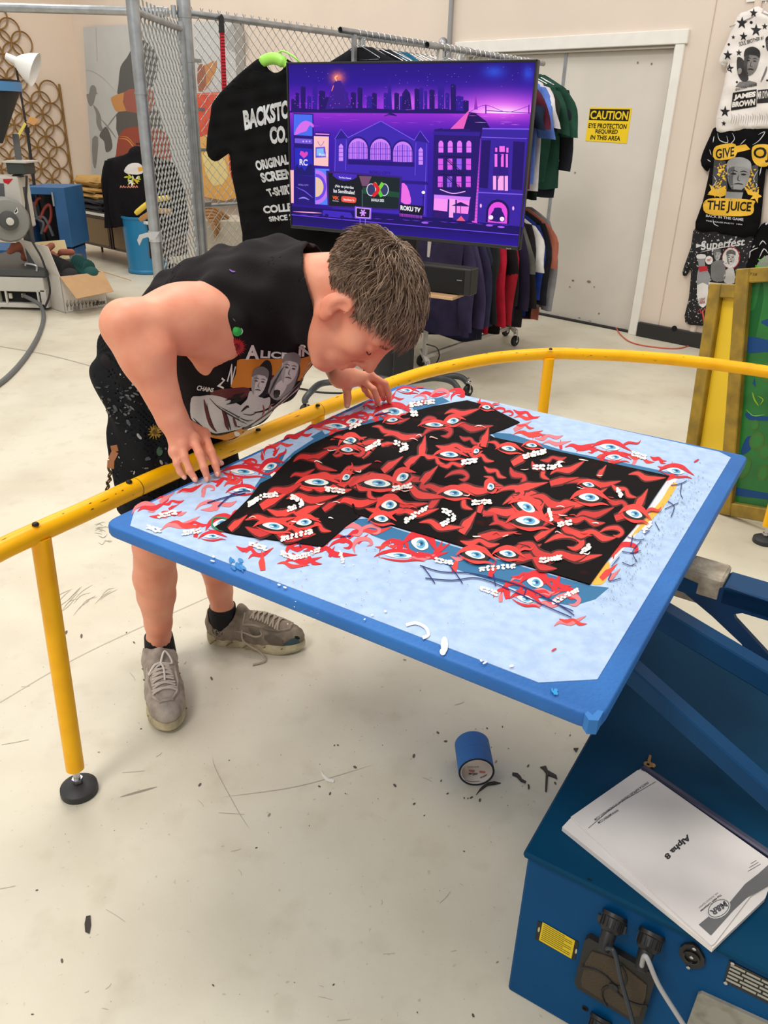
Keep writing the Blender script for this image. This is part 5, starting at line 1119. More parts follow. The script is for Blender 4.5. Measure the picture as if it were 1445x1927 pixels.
# tee on a green hanger beside the television
tp0 = Py(500, 280, 4.99); SB2 = plane(tp0, (-.22, -.97, 0))
ht = thing('hanging_tee', 'black t-shirt with silver shop lettering on a green hanger beside the television', 't-shirt', SB2(513, 120)[0])
ol = [(490, 110), (470, 122), (436, 152), (402, 190), (396, 215), (388, 282), (404, 304), (425, 292), (432, 292), (436, 330), (446, 380), (456, 440), (470, 480), (600, 480), (640, 440), (640, 300), (640, 180), (600, 140), (548, 116), (540, 112), (532, 130), (518, 137), (505, 130)]
cl, V, tr = cloth_panel('cloth', ol, SB2, .028, M_BLKT, ht, 12, .008, 3)
A_ = Art(bvh_surf(V, tr, 5), .0015, .0003, sub=7)
SV = (196, 198, 202)
A_.text('BACKSTOCK', [(457, 208), (574, 180), (574, 214), (461, 246)], SV, .05); A_.text('CO.', [(506, 238), (541, 236), (541, 268), (509, 272)], SV, .05)
A_.text('ORIGINAL BOOTLEG', [(479, 303), (606, 276), (606, 296), (484, 322)], SV, .05); A_.text('SCREEN PRINTED', [(488, 326), (620, 304), (620, 326), (494, 344)], SV, .05); A_.text('T-SHIRTS', [(500, 356), (556, 344), (558, 364), (507, 370)], SV, .05)
A_.text('COLLEGE BLVD', [(494, 388), (620, 372), (620, 392), (497, 402)], SV, .05); A_.text('SINCE 2012', [(505, 408), (570, 400), (571, 412), (508, 417)], SV, .04)
A_.build('print', ht)
gh = thing('green_hanger', 'lime green plastic hanger in the neck of the black tee', 'hanger', SB2(513, 118)[0]); GM = mat('lime_plastic', (150, 214, 84), 0.4)
t = MB(); t.tube(cr([SB2(487, 122)[0], SB2(500, 113)[0], SB2(515, 110)[0], SB2(528, 114)[0], SB2(540, 124)[0]], 5), [.018] * 3 + [.03] * 15 + [.018] * 3, 12); t.build('shoulder_bar', GM, gh, 60)
t = MB(); nk = SB2(530, 104)[0]; t.tube(cr([SB2(515, 112)[0], nk + ZZ * .02, tl + TVU * .03 + ZZ * .02 - TVN * .04, tl + TVU * .05 - ZZ * .02 - TVN * .07], 5), .005, 8); t.build('hook', GM, gh, 60)
# ------------------------------------------------------------------ shirts pinned on the wall at the right
SWs = plane(Wp(0, 0, .025), WN)
def wall_shirt(label, outline, m, seed, hw=True):
    c = SWs(*np.mean(outline, 0))[0]; s = thing('wall_shirt', label, 't-shirt', c); cl, V, tr = cloth_panel('cloth', outline, SWs, .03, m, s, 8, .005, seed, 3); return s, bvh_surf(V, tr, 6.6)
M_WHT = mat('white_cotton', (236, 230, 226), 0.85, var=0.06, vscale=12, bump=0.08, bscale=120)
M_DOT = mat('black_cotton_speckled', (24, 24, 27), 0.85, rgb2=(190, 190, 192), vscale=60, thr=(0.66, 0.70), detail=1)
sC, SfC = wall_shirt('black speckled bottle and portraits t-shirt, lowest on the wall', [(1312, 425), (1300, 465), (1284, 512), (1291, 519), (1300, 508), (1296, 560), (1289, 606), (1330, 614), (1405, 624), (1412, 520), (1420, 440), (1380, 424)], M_DOT, 2)
sD, SfD = wall_shirt('black t-shirt with green lettering cut by the right edge of the photo', [(1440, 418), (1424, 436), (1408, 470), (1400, 500), (1398, 620), (1500, 630), (1530, 430), (1480, 416)], M_BLKT, 3)
SWs = plane(Wp(0, 0, .045), WN)
sB, SfB = wall_shirt('black t-shirt with yellow lettering and lightning, middle of the wall column', [(1349, 238), (1336, 256), (1318, 302), (1330, 323), (1336, 316), (1322, 380), (1308, 431), (1350, 439), (1421, 443), (1436, 360), (1441, 318), (1452, 326), (1472, 300), (1462, 252), (1440, 238), (1400, 236)], M_BLKT, 4)
SWs = plane(Wp(0, 0, .06), WN)
sA, SfA = wall_shirt('white t-shirt with black stars and a large portrait, top of the wall column', [(1427, 12), (1408, 20), (1388, 30), (1368, 78), (1352, 116), (1363, 126), (1368, 120), (1362, 160), (1347, 247), (1400, 245), (1470, 241), (1548, 238), (1528, 130), (1542, 124), (1552, 112), (1530, 70), (1512, 28), (1475, 12), (1462, 24), (1445, 24)], M_WHT, 5)
def star(A, x, y, r, rot=0, col=(30, 28, 30)):
    A.poly([(x + (r if k % 2 == 0 else r * .4) * math.sin(math.pi * k / 5 + rot), y - (r if k % 2 == 0 else r * .4) * 1.15 * math.cos(math.pi * k / 5 + rot)) for k in range(10)], col)
def face(A, x, y, w, h, rot, tones, cap=None, L=2):
    c, s = math.cos(rot), math.sin(rot); q = lambda u, v: (x + u * w * c - v * h * s, y + u * w * s + v * h * c); T = lambda pts: [q(*p) for p in pts]
    A.poly(T([(-.48, -.5), (.48, -.5), (.52, 0), (.4, .55), (.1, .95), (-.15, .95), (-.42, .55), (-.52, 0)]), tones[0], L, 3); A.poly(T([(-.5, -.4), (-.2, -.5), (-.25, .2), (-.2, .9), (-.44, .5)]), tones[1], L + 1, 3)
    for u in (-.22, .24): A.ell(*q(u, -.08), w * .13, h * .06, math.degrees(rot), tones[2], L + 2, n=8); A.stroke([q(u - .18, -.22), q(u, -.28), q(u + .18, -.22)], h * .06, tones[2], L + 2, 3)
    A.stroke([q(.02, -.05), q(-.02, .28), q(.12, .32)], h * .05, tones[2], L + 2, 3); A.stroke([q(-.2, .55), q(.03, .5), q(.25, .55)], h * .09, tones[2], L + 2, 3)
    A.poly(T([(-.56, -.3), (-.52, -.85), (0, -1.12), (.52, -.88), (.56, -.35), (.3, -.5), (-.3, -.5)]), cap or tones[2], L + 2, 3)
A_ = Art(SfA, .002, .0003, sub=7); X = lambda x, y: (1280 + x / 7.71, y / 7.71)
for x, y, r in ((1065, 190, 8), (895, 335, 11), (1100, 440, 11), (1225, 385, 6), (918, 530, 8), (690, 800, 9), (712, 995, 9), (650, 1620, 10), (632, 1790, 5), (850, 765, 6), (770, 540, 4)): star(A_, *X(x, y), r, .05)
for x, y, r in ((1030, 325, 3), (705, 645, 2.4), (1207, 675, 2.2), (822, 1192, 2.2), (1262, 1165, 2)): A_.ell(*X(x, y), r, r, 0, (30, 28, 30), n=9)
face(A_, *X(1030, 900), 26, 26, .12, ((128, 124, 122), (72, 70, 70), (34, 32, 34)), (52, 50, 52)); A_.poly([X(830, 830), X(830, 1050), X(900, 1180), X(990, 1150), X(940, 900)], (58, 56, 58), 2, 3); A_.ell(*X(865, 1030), 4, 6, 10, (150, 148, 146), 5)
A_.poly([X(800, 1260), X(860, 1190), X(1000, 1170), X(1110, 1200), X(1110, 1240), X(960, 1270)], (120, 118, 118), 1); A_.stroke([X(1170, 1190), X(1230, 1060), X(1260, 960)], 4, (120, 118, 118), 3)
A_.text('SOUL BROTHER #1', [X(850, 610), X(1200, 520), X(1210, 575), X(860, 680)], (34, 32, 34), .01); A_.text('SENSATIONAL + THE ONE', [X(800, 1285), X(1110, 1210), X(1110, 1245), X(800, 1320)], (60, 58, 60), .02, 4)
A_.poly([X(765, 1345), X(1110, 1295), X(1105, 1545), X(735, 1605)], (26, 24, 26), 3); A_.text('JAMES', [X(785, 1375), X(1100, 1325), X(1090, 1425), X(775, 1465)], (238, 232, 228), .06, 6); A_.text('BROWN', [X(760, 1480), X(1095, 1430), X(1085, 1525), X(750, 1560)], (238, 232, 228), .06, 6)
A_.poly([X(1125, 1310), X(1290, 1290), X(1290, 1490), X(1115, 1500)], (40, 38, 40), 3); A_.text('MR DYNAMITE', [X(1130, 1330), X(1400, 1300), X(1400, 1400), X(1125, 1440)], (226, 220, 216), .02, 6)
for k in range(16): x = 740 + k * 34; A_.stroke([X(x, 1640 + (k % 3) * 20), X(x + 14, 1700), X(x - 6, 1790 + (k % 4) * 10)], .8, (150, 146, 144), 1, 3)
face(A_, *X(1290, 640), 12, 14, 0, ((96, 92, 92), (70, 68, 68), (30, 28, 30)))
A_.build('print', sA)
t = MB(); hk = SfA(1438, 10)[0]; t.tube([hk - WU * .2 - ZZ * .07, hk + ZZ * .0, hk + WU * .2 - ZZ * .07], .004, 6); t.tube([hk, hk + ZZ * .05 + WU * .01, hk + ZZ * .075 - WN * .01], .002, 6); tag(t.build('clothes_hanger', M_CHROME, None, 60), 'wire hanger at the collar of the white starred shirt', 'hanger')
t = MB(); cdp = plane(Wp(0, 0, .012), WN); t.prism([cdp(*q)[0] for q in ((1404, -14), (1470, -20), (1470, -2), (1404, 4))], WN, .004); tag(t.build('price_card', mat('white_card', (240, 238, 234), .6)), 'white card on the wall above the white starred shirt', 'card')
A_ = Art(SfB, .002, .0003, sub=7); X = lambda x, y: (1280 + x / 4.7, 230 + y / 4.7); YL = (240, 190, 60)
for p in ([(330, 95), (350, 160), (420, 180), (410, 120)], [(460, 95), (480, 150), (430, 200), (400, 190)], [(690, 110), (750, 85), (700, 160), (640, 200)], [(580, 150), (530, 200)], [(290, 470), (320, 520), (270, 590)], [(330, 560), (345, 650), (360, 670)], [(690, 420), (650, 500), (680, 560), (640, 600)], [(720, 380), (700, 470)], [(300, 120), (290, 180)], [(240, 330), (270, 350)], [(260, 240), (275, 290)], [(290, 860), (300, 900), (340, 920)]): A_.stroke([X(*q) for q in p], 1.6, (206, 208, 212), 1, 3)
A_.poly([X(300, 330), X(400, 340), X(420, 600), X(280, 590)], (70, 72, 76), 0); A_.poly([X(600, 400), X(690, 370), X(680, 620), X(560, 600)], (70, 72, 76), 0)
for q in ((360, 400), (370, 470), (330, 560), (300, 600), (620, 440), (600, 520), (640, 590), (670, 650)): star(A_, *X(*q), 13, q[0] * .01, YL)
A_.poly([X(240, 640), X(400, 560), X(420, 640), X(360, 660)], YL, 1); A_.poly([X(560, 560), X(690, 660), X(600, 640)], YL, 1); A_.poly([X(490, 210), X(580, 195), X(620, 240), X(500, 270)], YL, 1)
face(A_, *X(515, 470), 40, 31, .06, ((150, 150, 152), (96, 96, 98), (38, 38, 40)), (160, 160, 162)); A_.poly([X(390, 700), X(410, 600), X(560, 610), X(540, 690), X(470, 700)], (150, 152, 156), 2); A_.poly([X(410, 590), X(560, 600), X(560, 620), X(412, 612)], (24, 24, 26), 6)
A_.poly([X(300, 230), X(380, 195), X(490, 195), X(485, 310), X(310, 330)], YL, 3, 3); A_.text('GIVE', [X(315, 240), X(480, 215), X(478, 300), X(318, 325)], (24, 22, 20), .02, 7); A_.poly([X(640, 220), X(720, 195), X(800, 220), X(790, 370), X(700, 390), X(640, 330)], YL, 3, 3); A_.text('OJ', [X(650, 225), X(800, 215), X(790, 360), X(650, 340)], (24, 22, 20), .02, 7)
A_.poly([X(225, 690), X(380, 670), X(640, 690), X(650, 730), X(625, 820), X(420, 830), X(225, 800)], YL, 3, 4); A_.text('THE JUICE', [X(245, 690), X(635, 705), X(620, 815), X(235, 795)], (24, 22, 20), .025, 7)
A_.text('BACK IN THE GAME', [X(230, 815), X(560, 850), X(560, 875), X(228, 836)], (206, 206, 210), .02, 2); A_.text('THE HOUSE PARTY  1994', [X(228, 865), X(550, 900), X(550, 912), X(228, 878)], (206, 206, 210), .02, 2)
A_.build('print', sB)
A_ = Art(SfC, .002, .0003, sub=7)
A_.text('Superfest', [X(190, 1050), X(580, 1020), X(560, 1110), X(180, 1160)], (214, 214, 216), .02); A_.stroke([X(180, 1150), X(330, 1115), X(560, 1075)], 1.6, (214, 214, 216), 2); A_.poly([X(140, 1075), X(180, 1085), X(222, 1062), X(222, 1110), X(180, 1098), X(140, 1112)], (206, 206, 208), 1)
A_.poly([X(155, 1185), X(215, 1185), X(222, 1270), X(268, 1370), X(245, 1470), X(228, 1620), X(170, 1620), X(150, 1450), X(150, 1350), X(165, 1280)], (148, 150, 154), 1, 3); A_.poly([X(150, 1440), X(248, 1440), X(228, 1618), X(170, 1620)], (230, 228, 226), 4, 2); A_.poly([X(163, 1275), X(240, 1270), X(245, 1310), X(170, 1325)], (200, 50, 60), 4); A_.poly([X(150, 1170), X(222, 1170), X(222, 1205), X(150, 1205)], (224, 222, 222), 4, 2); A_.text('LIGHT', [X(172, 1555), X(222, 1550), X(222, 1575), X(172, 1580)], (150, 40, 46), .03, 6); A_.text('BEER', [X(172, 1583), X(222, 1578), X(222, 1603), X(172, 1606)], (150, 40, 46), .03, 6)
A_.ell(*X(256, 1220), 7, 8, 0, (226, 222, 220), 5); A_.text('FEST', [X(238, 1212), X(276, 1205), X(276, 1226), X(238, 1232)], (170, 40, 50), .03, 7)
A_.poly([X(285, 1240), X(380, 1220), X(400, 1290), X(390, 1400), X(290, 1400), X(270, 1330)], (120, 120, 122), 2, 3); face(A_, *X(328, 1175), 12, 11, 0, ((170, 170, 170), (120, 120, 120), (56, 56, 58)), (110, 110, 112)); A_.ell(*X(450, 1200), 17, 21, 8, (170, 46, 60), 1); A_.ell(*X(448, 1200), 15.5, 19.5, 8, (214, 212, 210), 2); face(A_, *X(448, 1200), 15, 14, .05, ((172, 170, 168), (120, 118, 118), (50, 48, 50)), (96, 94, 94)); A_.poly([X(400, 1310), X(470, 1290), X(480, 1420), X(390, 1415)], (190, 188, 186), 2, 2)
A_.poly([X(250, 1415), X(470, 1430), X(470, 1460), X(255, 1445)], (226, 222, 220), 2); A_.stroke([X(150, 1680), X(175, 1660), X(190, 1690), X(215, 1655), X(240, 1680), X(262, 1650)], 2.2, (190, 40, 46), 3)
A_.build('print', sC)
A_ = Art(SfD, .002, .0003, sub=7)
for p in ([(560, 1240), (600, 1170), (640, 1130), (690, 1110)], [(640, 1110), (660, 1090)], [(700, 1090), (730, 1050), (760, 1080)], [(700, 1200), (740, 1120), (776, 1160)], [(620, 1150), (610, 1200)]): A_.stroke([X(*q) for q in p], 2.2, (206, 206, 208), 1, 3)
A_.poly([X(690, 1240), X(760, 1180), X(840, 1180), X(840, 1290), X(690, 1290)], (150, 152, 152), 1, 2); star(A_, *X(735, 1240), 12, .2, (110, 214, 50)); A_.text('SNOOP', [X(665, 1262), X(790, 1270), X(790, 1290), X(665, 1284)], (96, 208, 44), .03, 5); A_.text('DOGG', [X(755, 840), X(860, 830), X(860, 900), X(755, 910)], (214, 214, 216), .03, 5)
A_.build('print', sD)
cable('extension_cord', [Pz(1159, 617, .01), Pz(1170, 632, .006), Pz(1190, 645, .006), Pz(1230, 653, .006), Pz(1280, 655, .006), Pz(1312, 640, .006), Pz(1322, 618, .03), SWs(1324, 606)[0], SWs(1322, 585)[0]], .005, mat('red_cord', (204, 88, 72), .5), 'red extension cord lying on the floor by the black baseboard')

# ================================================================== coated print screens leaning at the right
def screen(label, pxo, pxt, w, d, fw, mf, mm, inner=None):
    O = Pz(*pxo, 0); e1 = nrm(d); n = np.cross(e1, ZZ); n = n if n @ (CO - O) > 0 else -n; n = nrm(n + ZZ * .09); T = plane(O, n)(*pxt)[0]; e2 = T - O; h = np.linalg.norm(e2); e2 = e2 / h; e1 = nrm(np.cross(e2, n)); e1 = e1 if e1 @ d > 0 else -e1
    s = thing('print_screen', label, 'screen', O)
    for a, c in ((0, fw), (w - fw, w)): b = MB(); b.box(O + e1 * (a + c) / 2 + e2 * h / 2 - n * .02, (fw, h, .04), (e1, e2, n), .004); b.build('frame_bar', mf, s)
    for a, c in ((0, fw), (h - fw, h)): b = MB(); b.box(O + e1 * w / 2 + e2 * (a + c) / 2 - n * .02, (w - 2 * fw, c - a, .04), (e1, e2, n), .004); b.build('frame_bar', mf, s)
    b = MB(); b.box(O + e1 * w / 2 + e2 * h / 2 - n * .034, (w - 2 * fw, h - 2 * fw, .002), (e1, e2, n)); b.build('mesh', mm, s); return s, O, e1, e2, n, h
sd1 = Pz(1445, 1004, 0) - Pz(1350, 966, 0)
M_OLV = mat('emulsion_stained_frame', (164, 132, 36), .55, rgb2=(128, 104, 34), vscale=14, bump=.1, bscale=40)
fs, O, e1, e2, n, h = screen('large screen frame with green emulsion and blue patches leaning at the right', (1350, 967), (1384, 506), .62, sd1, .058, M_OLV, mat('green_emulsion', (34, 122, 52), .35, rgb2=(28, 96, 44), vscale=5))
Sm = plane(O - n * .0328, n); A_ = Art(Sm, .0004, .0003)
A_.poly([(1404, 592), (1420, 580), (1432, 530), (1436, 560), (1420, 640), (1404, 690), (1386, 800), (1378, 880), (1366, 900), (1375, 780), (1392, 660)], (22, 96, 44), 0, 3)
BLs = (20, 70, 128)
A_.poly([(1406, 634), (1445, 640), (1500, 650), (1500, 672), (1440, 662), (1408, 664)], BLs, 1, 2); A_.poly([(1433, 604), (1470, 596), (1470, 625), (1440, 612)], BLs, 1, 2); A_.poly([(1396, 842), (1406, 822), (1420, 824), (1412, 846), (1396, 856)], BLs, 1, 3)
A_.poly([(1404, 776), (1440, 784), (1500, 776), (1500, 800), (1450, 792), (1410, 790)], BLs, 1, 3); A_.poly([(1374, 916), (1400, 920), (1445, 928), (1500, 934), (1500, 950), (1445, 940), (1372, 930)], BLs, 1, 3); A_.poly([(1420, 710), (1416, 722), (1422, 728)], BLs, 1)
for q in ((1424, 830, 14, 18), (1440, 850, 12, 14), (1420, 800, 8, 10), (1445, 700, 16, 20), (1400, 880, 12, 22), (1436, 890, 10, 16)): A_.ell(*q, 20, (74, 112, 48), 1, n=14); A_.ell(q[0], q[1], q[2] * .75, q[3] * .75, 20, (58, 124, 60), 2, n=14)
A_.stroke([(1416, 738), (1420, 752), (1428, 764)], 3, (150, 190, 50), 3); A_.stroke([(1404, 770), (1418, 782), (1440, 780)], 2, (110, 190, 70), 3); A_.stroke([(1426, 745), (1436, 752), (1430, 762)], 2, (150, 190, 50), 3)
A_.build('stencil', fs)
A_ = Art(plane(O, n), .0006); A_.text('738', [(1411, 513), (1425, 514), (1424, 519), (1410, 518)], (90, 74, 30), 0); A_.build('marking', fs)
bs, *_ = screen('narrow view of a yellow screen frame behind the green screen', (1281, 892), (1334, 533), .55, sd1, .06, M_OLV, mat('yellow_mesh', (240, 200, 40), .4, var=.08, vscale=3))
# ================================================================== far left of the hall
def pbox(b, x0, y0, x1, y1, yd, thick, bev=0.004):
    """box whose front spans the given view rectangle at depth yd"""
    c = Py((x0 + x1) / 2, (y0 + y1) / 2, yd); w = Py(x1, (y0 + y1) / 2, yd)[0] - Py(x0, (y0 + y1) / 2, yd)[0]; h = Py((x0 + x1) / 2, y0, yd)[2] - Py((x0 + x1) / 2, y1, yd)[2]
    b.box(c + np.array([0, thick / 2, 0]), (w, thick, h), None, bev); return b
def Yp(pts, yd): return [Py(x, y, yd) for x, y in pts]
FRONT = (0, -1, 0)
# gold ring lattice on the left wall
SL = plane(cp + WU * .03, WU); wl = lambda a, z: cp + WU * .035 + WN * a + ZZ * z
q0 = SL(78, 150)[0]; a_r = (q0 - cp) @ WN
gt = thing('ring_lattice', 'gold ring lattice screen standing against the left wall', 'lattice screen', wl(a_r + .6, 0))
M_GOLD = mat('aged_gold_lattice', (150, 112, 56), .45, metal=.35, var=.3, vscale=8)
RR = .138; t = MB(); t.tube([(0, RR * math.cos(a), RR * math.sin(a)) for a in np.linspace(0, 2 * math.pi, 20, endpoint=False)], .0105, 5, closed=True)
ring0 = None; rot = Matrix(((WU[0], WN[0], 0), (WU[1], WN[1], 0), (0, 0, 1))); rotq = rot.to_quaternion()
st_ = RR * 1.41421
for i in range(14):
    for j in range(20):
        a = a_r - .08 + i * RR; z = .14 + j * 2 * RR * .5 + 0.0
        if (i + j) % 2 or (j > 17 and i < 4) or (j > 12 and i < 2): continue
        if ring0 is None: ro = t.build('ring', M_GOLD, None, 60); ring0 = ro
        else: ro = bpy.data.objects.new('ring', ring0.data); COL.objects.link(ro)
        ro.parent = gt; ro.location = wl(a, z) - ORG[gt.name]; ro.rotation_mode = 'QUATERNION'; ro.rotation_quaternion = rotq
b = MB(); b.tube([wl(a_r - .24, 0), wl(a_r - .24, 1.9)], .016, 8); b.build('edge_rail', M_GOLD, gt, 60)
# grey mural boards leaning on the back wall
SM = plane(Wp(0, 0, .06), WN); mo = [(156, 51), (300, 44), (445, 38), (452, 360), (174, 352)]
mu = thing('mural_board', 'pale grey painted mural board with a hooded figure leaning on the back wall', 'painting', SM(250, 350)[0])
b = MB(); b.prism([SM(*q)[0] for q in mo], WN, .02); b.build('board', mat('pale_grey_board', (196, 198, 198), .7, var=.06, vscale=3), mu)
A_ = Art(SM, .001, .0005); X = lambda x, y: (x / 5.558, y / 5.558); G1 = (142, 142, 140); G2 = (104, 104, 102)
A_.poly([X(1000, 290), X(1006, 290), X(1020, 640), X(1014, 640)], (176, 178, 178), 0); A_.stroke([X(890, 740), X(960, 745), X(1080, 820), X(1215, 960)], .8, (160, 160, 158), 1)
A_.poly([X(975, 890), X(1005, 920), X(1010, 965), X(1030, 990), X(1005, 985), X(980, 1080), X(950, 1112), X(925, 1080), X(905, 990), X(930, 980), X(945, 910)], G1, 1, 3)
A_.poly([X(975, 1100), X(1020, 1140), X(1055, 1220), X(1060, 1300), X(1075, 1350), X(1045, 1370), X(1010, 1290), X(1005, 1190)], G1, 1, 3); A_.stroke([X(1060, 1250), X(1130, 1330), X(1220, 1450)], 2.5, G1, 1); A_.stroke([X(1235, 1175), X(1170, 1260), X(1120, 1330)], 2.5, G1, 1)
A_.poly([X(1095, 1330), X(1130, 1350), X(1165, 1450), X(1172, 1555), X(1110, 1590), X(1090, 1480), X(1040, 1420)], G2, 2, 3); A_.poly([X(965, 1450), X(1025, 1435), X(1020, 1600), X(1000, 1760), X(970, 1700)], G1, 2, 2)
A_.poly([X(1390, 500), X(1330, 600), X(1262, 700), X(1240, 880), X(1232, 985), X(1320, 960), X(1420, 930), X(1600, 900), X(1650, 600), X(1500, 420)], (98, 100, 100), 3, 3)
A_.poly([X(1165, 1020), X(1240, 985), X(1320, 960), X(1430, 930), X(1460, 1160), X(1330, 1165), X(1220, 1165), X(1190, 1120), X(1170, 1070)], (206, 150, 92), 4, 2); A_.poly([X(1300, 965), X(1430, 925), X(1600, 940), X(1600, 1160), X(1325, 1165)], (166, 100, 88), 5, 2)
A_.poly([X(1240, 1170), X(1440, 1160), X(1650, 1150), X(1700, 1500), X(1450, 1400), X(1240, 1420), X(1220, 1260)], (96, 96, 94), 4, 2); A_.poly([X(1240, 1430), X(1330, 1340), X(1500, 1330), X(1750, 1400), X(1750, 1860), X(1170, 1860), X(1215, 1620)], (160, 80, 66), 6, 2)
A_.stroke([X(1245, 1450), X(1330, 1460), X(1400, 1540), X(1440, 1640)], 2, (230, 160, 90), 7); A_.stroke([X(1255, 1425), X(1340, 1440), X(1420, 1530)], 1.2, (230, 160, 90), 7)
A_.poly([(378, 130), (392, 120), (408, 114), (404, 140), (390, 165), (376, 172)], (198, 140, 92), 3, 2); A_.poly([(372, 128), (384, 122), (388, 160), (374, 172)], (160, 104, 84), 4, 2); A_.poly([(425, 55), (450, 45), (455, 90), (440, 98), (424, 84)], (168, 170, 170), 1, 3); A_.build('painting', mu)
po = plane(Wp(0, 0, .16), WN); ps = thing('red_poster', 'red and orange poster seen through the chain link fence', 'poster', po(410, 370)[0]); b = MB(); b.prism([po(*q)[0] for q in ((366, 176), (470, 170), (474, 372), (370, 372))], WN, .015); b.build('panel', mat('poster_red', (204, 66, 56), .6, rgb2=(222, 96, 70), vscale=4), ps)
A_ = Art(po, .001, .0005); A_.poly([(372, 260), (440, 254), (470, 300), (470, 366), (374, 368)], (236, 180, 96), 0, 2); A_.poly([(380, 290), (410, 280), (430, 330), (400, 350)], (244, 222, 150), 1, 2); A_.poly([(430, 290), (450, 270), (462, 330), (440, 350)], (206, 70, 56), 1, 2); A_.stroke([(366, 178), (420, 176), (468, 172)], 3, (226, 140, 110), 1); A_.build('picture', ps)
wpst = MB(); w0 = Py(462, 300, 9.4); wpst.box((w0[0], w0[1], 1.2), (.09, .09, 2.4)); tag(wpst.build('grey_pole', mat('grey_pole_paint', (150, 146, 140), .6)), 'grey square pole behind the chain link fence', 'pole')
# console cabinet with record player lid
cf = Pz(128, 478, 0); cu_, cv_ = WU, -WN
cs = thing('console_cabinet', 'dark wood console cabinet with speaker cloth doors and white rimmed top', 'cabinet', cf + cu_ * .85 + cv_ * .22)
M_WOOD = mat('dark_walnut', (66, 38, 28), .45, rgb2=(44, 26, 20), vscale=7); ctop = Py(128, 385, cf[1])[2]
def cbx(nm, u0, u1, v0, v1, z0, z1, m, bev=.004, par=cs): t = MB(); t.box(cf + cu_ * (u0 + u1) / 2 + cv_ * (v0 + v1) / 2 + ZZ * (z0 + z1) / 2, (u1 - u0, v1 - v0, z1 - z0), (cu_, cv_, ZZ), bev); return t.build(nm, m, par)
cbx('carcass', 0, 1.9, .012, .46, .17, ctop - .05, M_WOOD); M_CLOTH = mat('speaker_cloth_tan', (128, 106, 78), .9, bump=.4, bscale=300)
for u0, u1 in ((.03, .36), (.46, 1.04), (1.16, 1.86)): cbx('door', u0, u1, 0, .014, .2, ctop - .09, M_CLOTH)
for u0 in (.38, .41, 1.07, 1.12): cbx('trim_strip', u0, u0 + .022, -.006, .014, .18, ctop - .07, M_WOOD)
cbx('white_top', -.02, 1.92, -.02, .48, ctop - .05, ctop - .02, mat('white_laminate', (226, 226, 222), .4)); cbx('black_top', .02, 1.9, .0, .46, ctop - .022, ctop, M_PLASTIC)
cbx('lid', -.02, .32, .1, .48, ctop - .02, ctop + .10, mat('white_laminate', (226, 226, 222), .4), .05)
for u, v in ((.1, .06), (.1, .4), (1.6, .06), (1.6, .4)):
    t = MB(); p = cf + cu_ * u + cv_ * v; t.tube([p, p + ZZ * .18], [.012, .02], 10); t.build('leg', M_WOOD, cs, 40)
def fold(label, px, py, w, d, h, m, seed, off=.1, n=3, z0=None):
    p = plane(cf + cv_ * off, WN)(px, py)[0]; z0 = ctop if z0 is None else z0; rg = random.Random(seed); o = thing('folded_garment', label, 'folded clothes', (p[0], p[1], z0))
    for k in range(n):
        b = MB(); zc = z0 + h / n * (k + .5); G = 10; V = []; F = []
        for i in range(G + 1):
            for j in range(3):
                u = -w / 2 + w * i / G; e = math.sin(math.pi * j / 2) * 1
                V.append(None)
        b.box(np.array([p[0], p[1], zc]) + cu_ * rg.uniform(-.02, .02), (w * rg.uniform(.92, 1.0), d, h / n * .98), (cu_, cv_, ZZ), h / n * .42); ob = b.build('layer', m, o)
        md = ob.modifiers.new('soft', 'SUBSURF'); md.levels = md.render_levels = 2
        tx = ob.modifiers.new('wrinkle', 'DISPLACE'); tex = bpy.data.textures.new('wrinkle', 'CLOUDS'); tex.noise_scale = .09; tx.texture = tex; tx.strength = .03; tx.mid_level = .5
M_TAN = mat('tan_sweatshirt_fabric', (176, 138, 76), .9, var=.15, vscale=10)
fold('dark folded clothes under the tan ones on the console', 190, 375, .62, .36, .12, mat('charcoal_fabric', (36, 36, 44), .9), 1, .14, 2)
fold('lower folded tan sweatshirt on the dark folded clothes', 180, 350, .64, .36, .12, M_TAN, 2, .16, 2, ctop + .11)
fold('upper folded tan sweatshirt on top of the pile', 182, 332, .58, .34, .12, M_TAN, 3, .18, 1, ctop + .22)
# blue barrel and black hooded sweatshirts above it
bp_ = Pz(270, 517, 0); bp_[1] += .2; t = MB(); t.lathe([(.20, 0), (.215, .01), (.215, .03), (.205, .045), (.215, .3), (.225, .55), (.235, .56), (.235, .58), (.22, .58), (.20, .1)], bp_, ZZ, 32, cap=True)
tag(t.build('blue_barrel', mat('blue_barrel_plastic', (36, 128, 178), .4, var=.1, vscale=3), smooth=30), 'blue plastic barrel on the floor under the black sweatshirts', 'barrel')
gs = bp_ + np.array([.05, .3, 0]); gst = thing('garment_stand', 'thin black garment stand behind the gate post', 'stand', gs); t = MB(); t.tube([gs, gs + ZZ * 1.28], .012, 8); t.tube([gs + np.array([0, -.42, 1.27]), gs + np.array([0, .05, 1.27])], .010, 8); t.build('pole', M_BLACK, gst, 40); t = MB(); t.bar(gs - np.array([.2, 0, -.015]), gs + np.array([.2, 0, .015]), .2, .03); t.build('base', M_BLACK, gst)
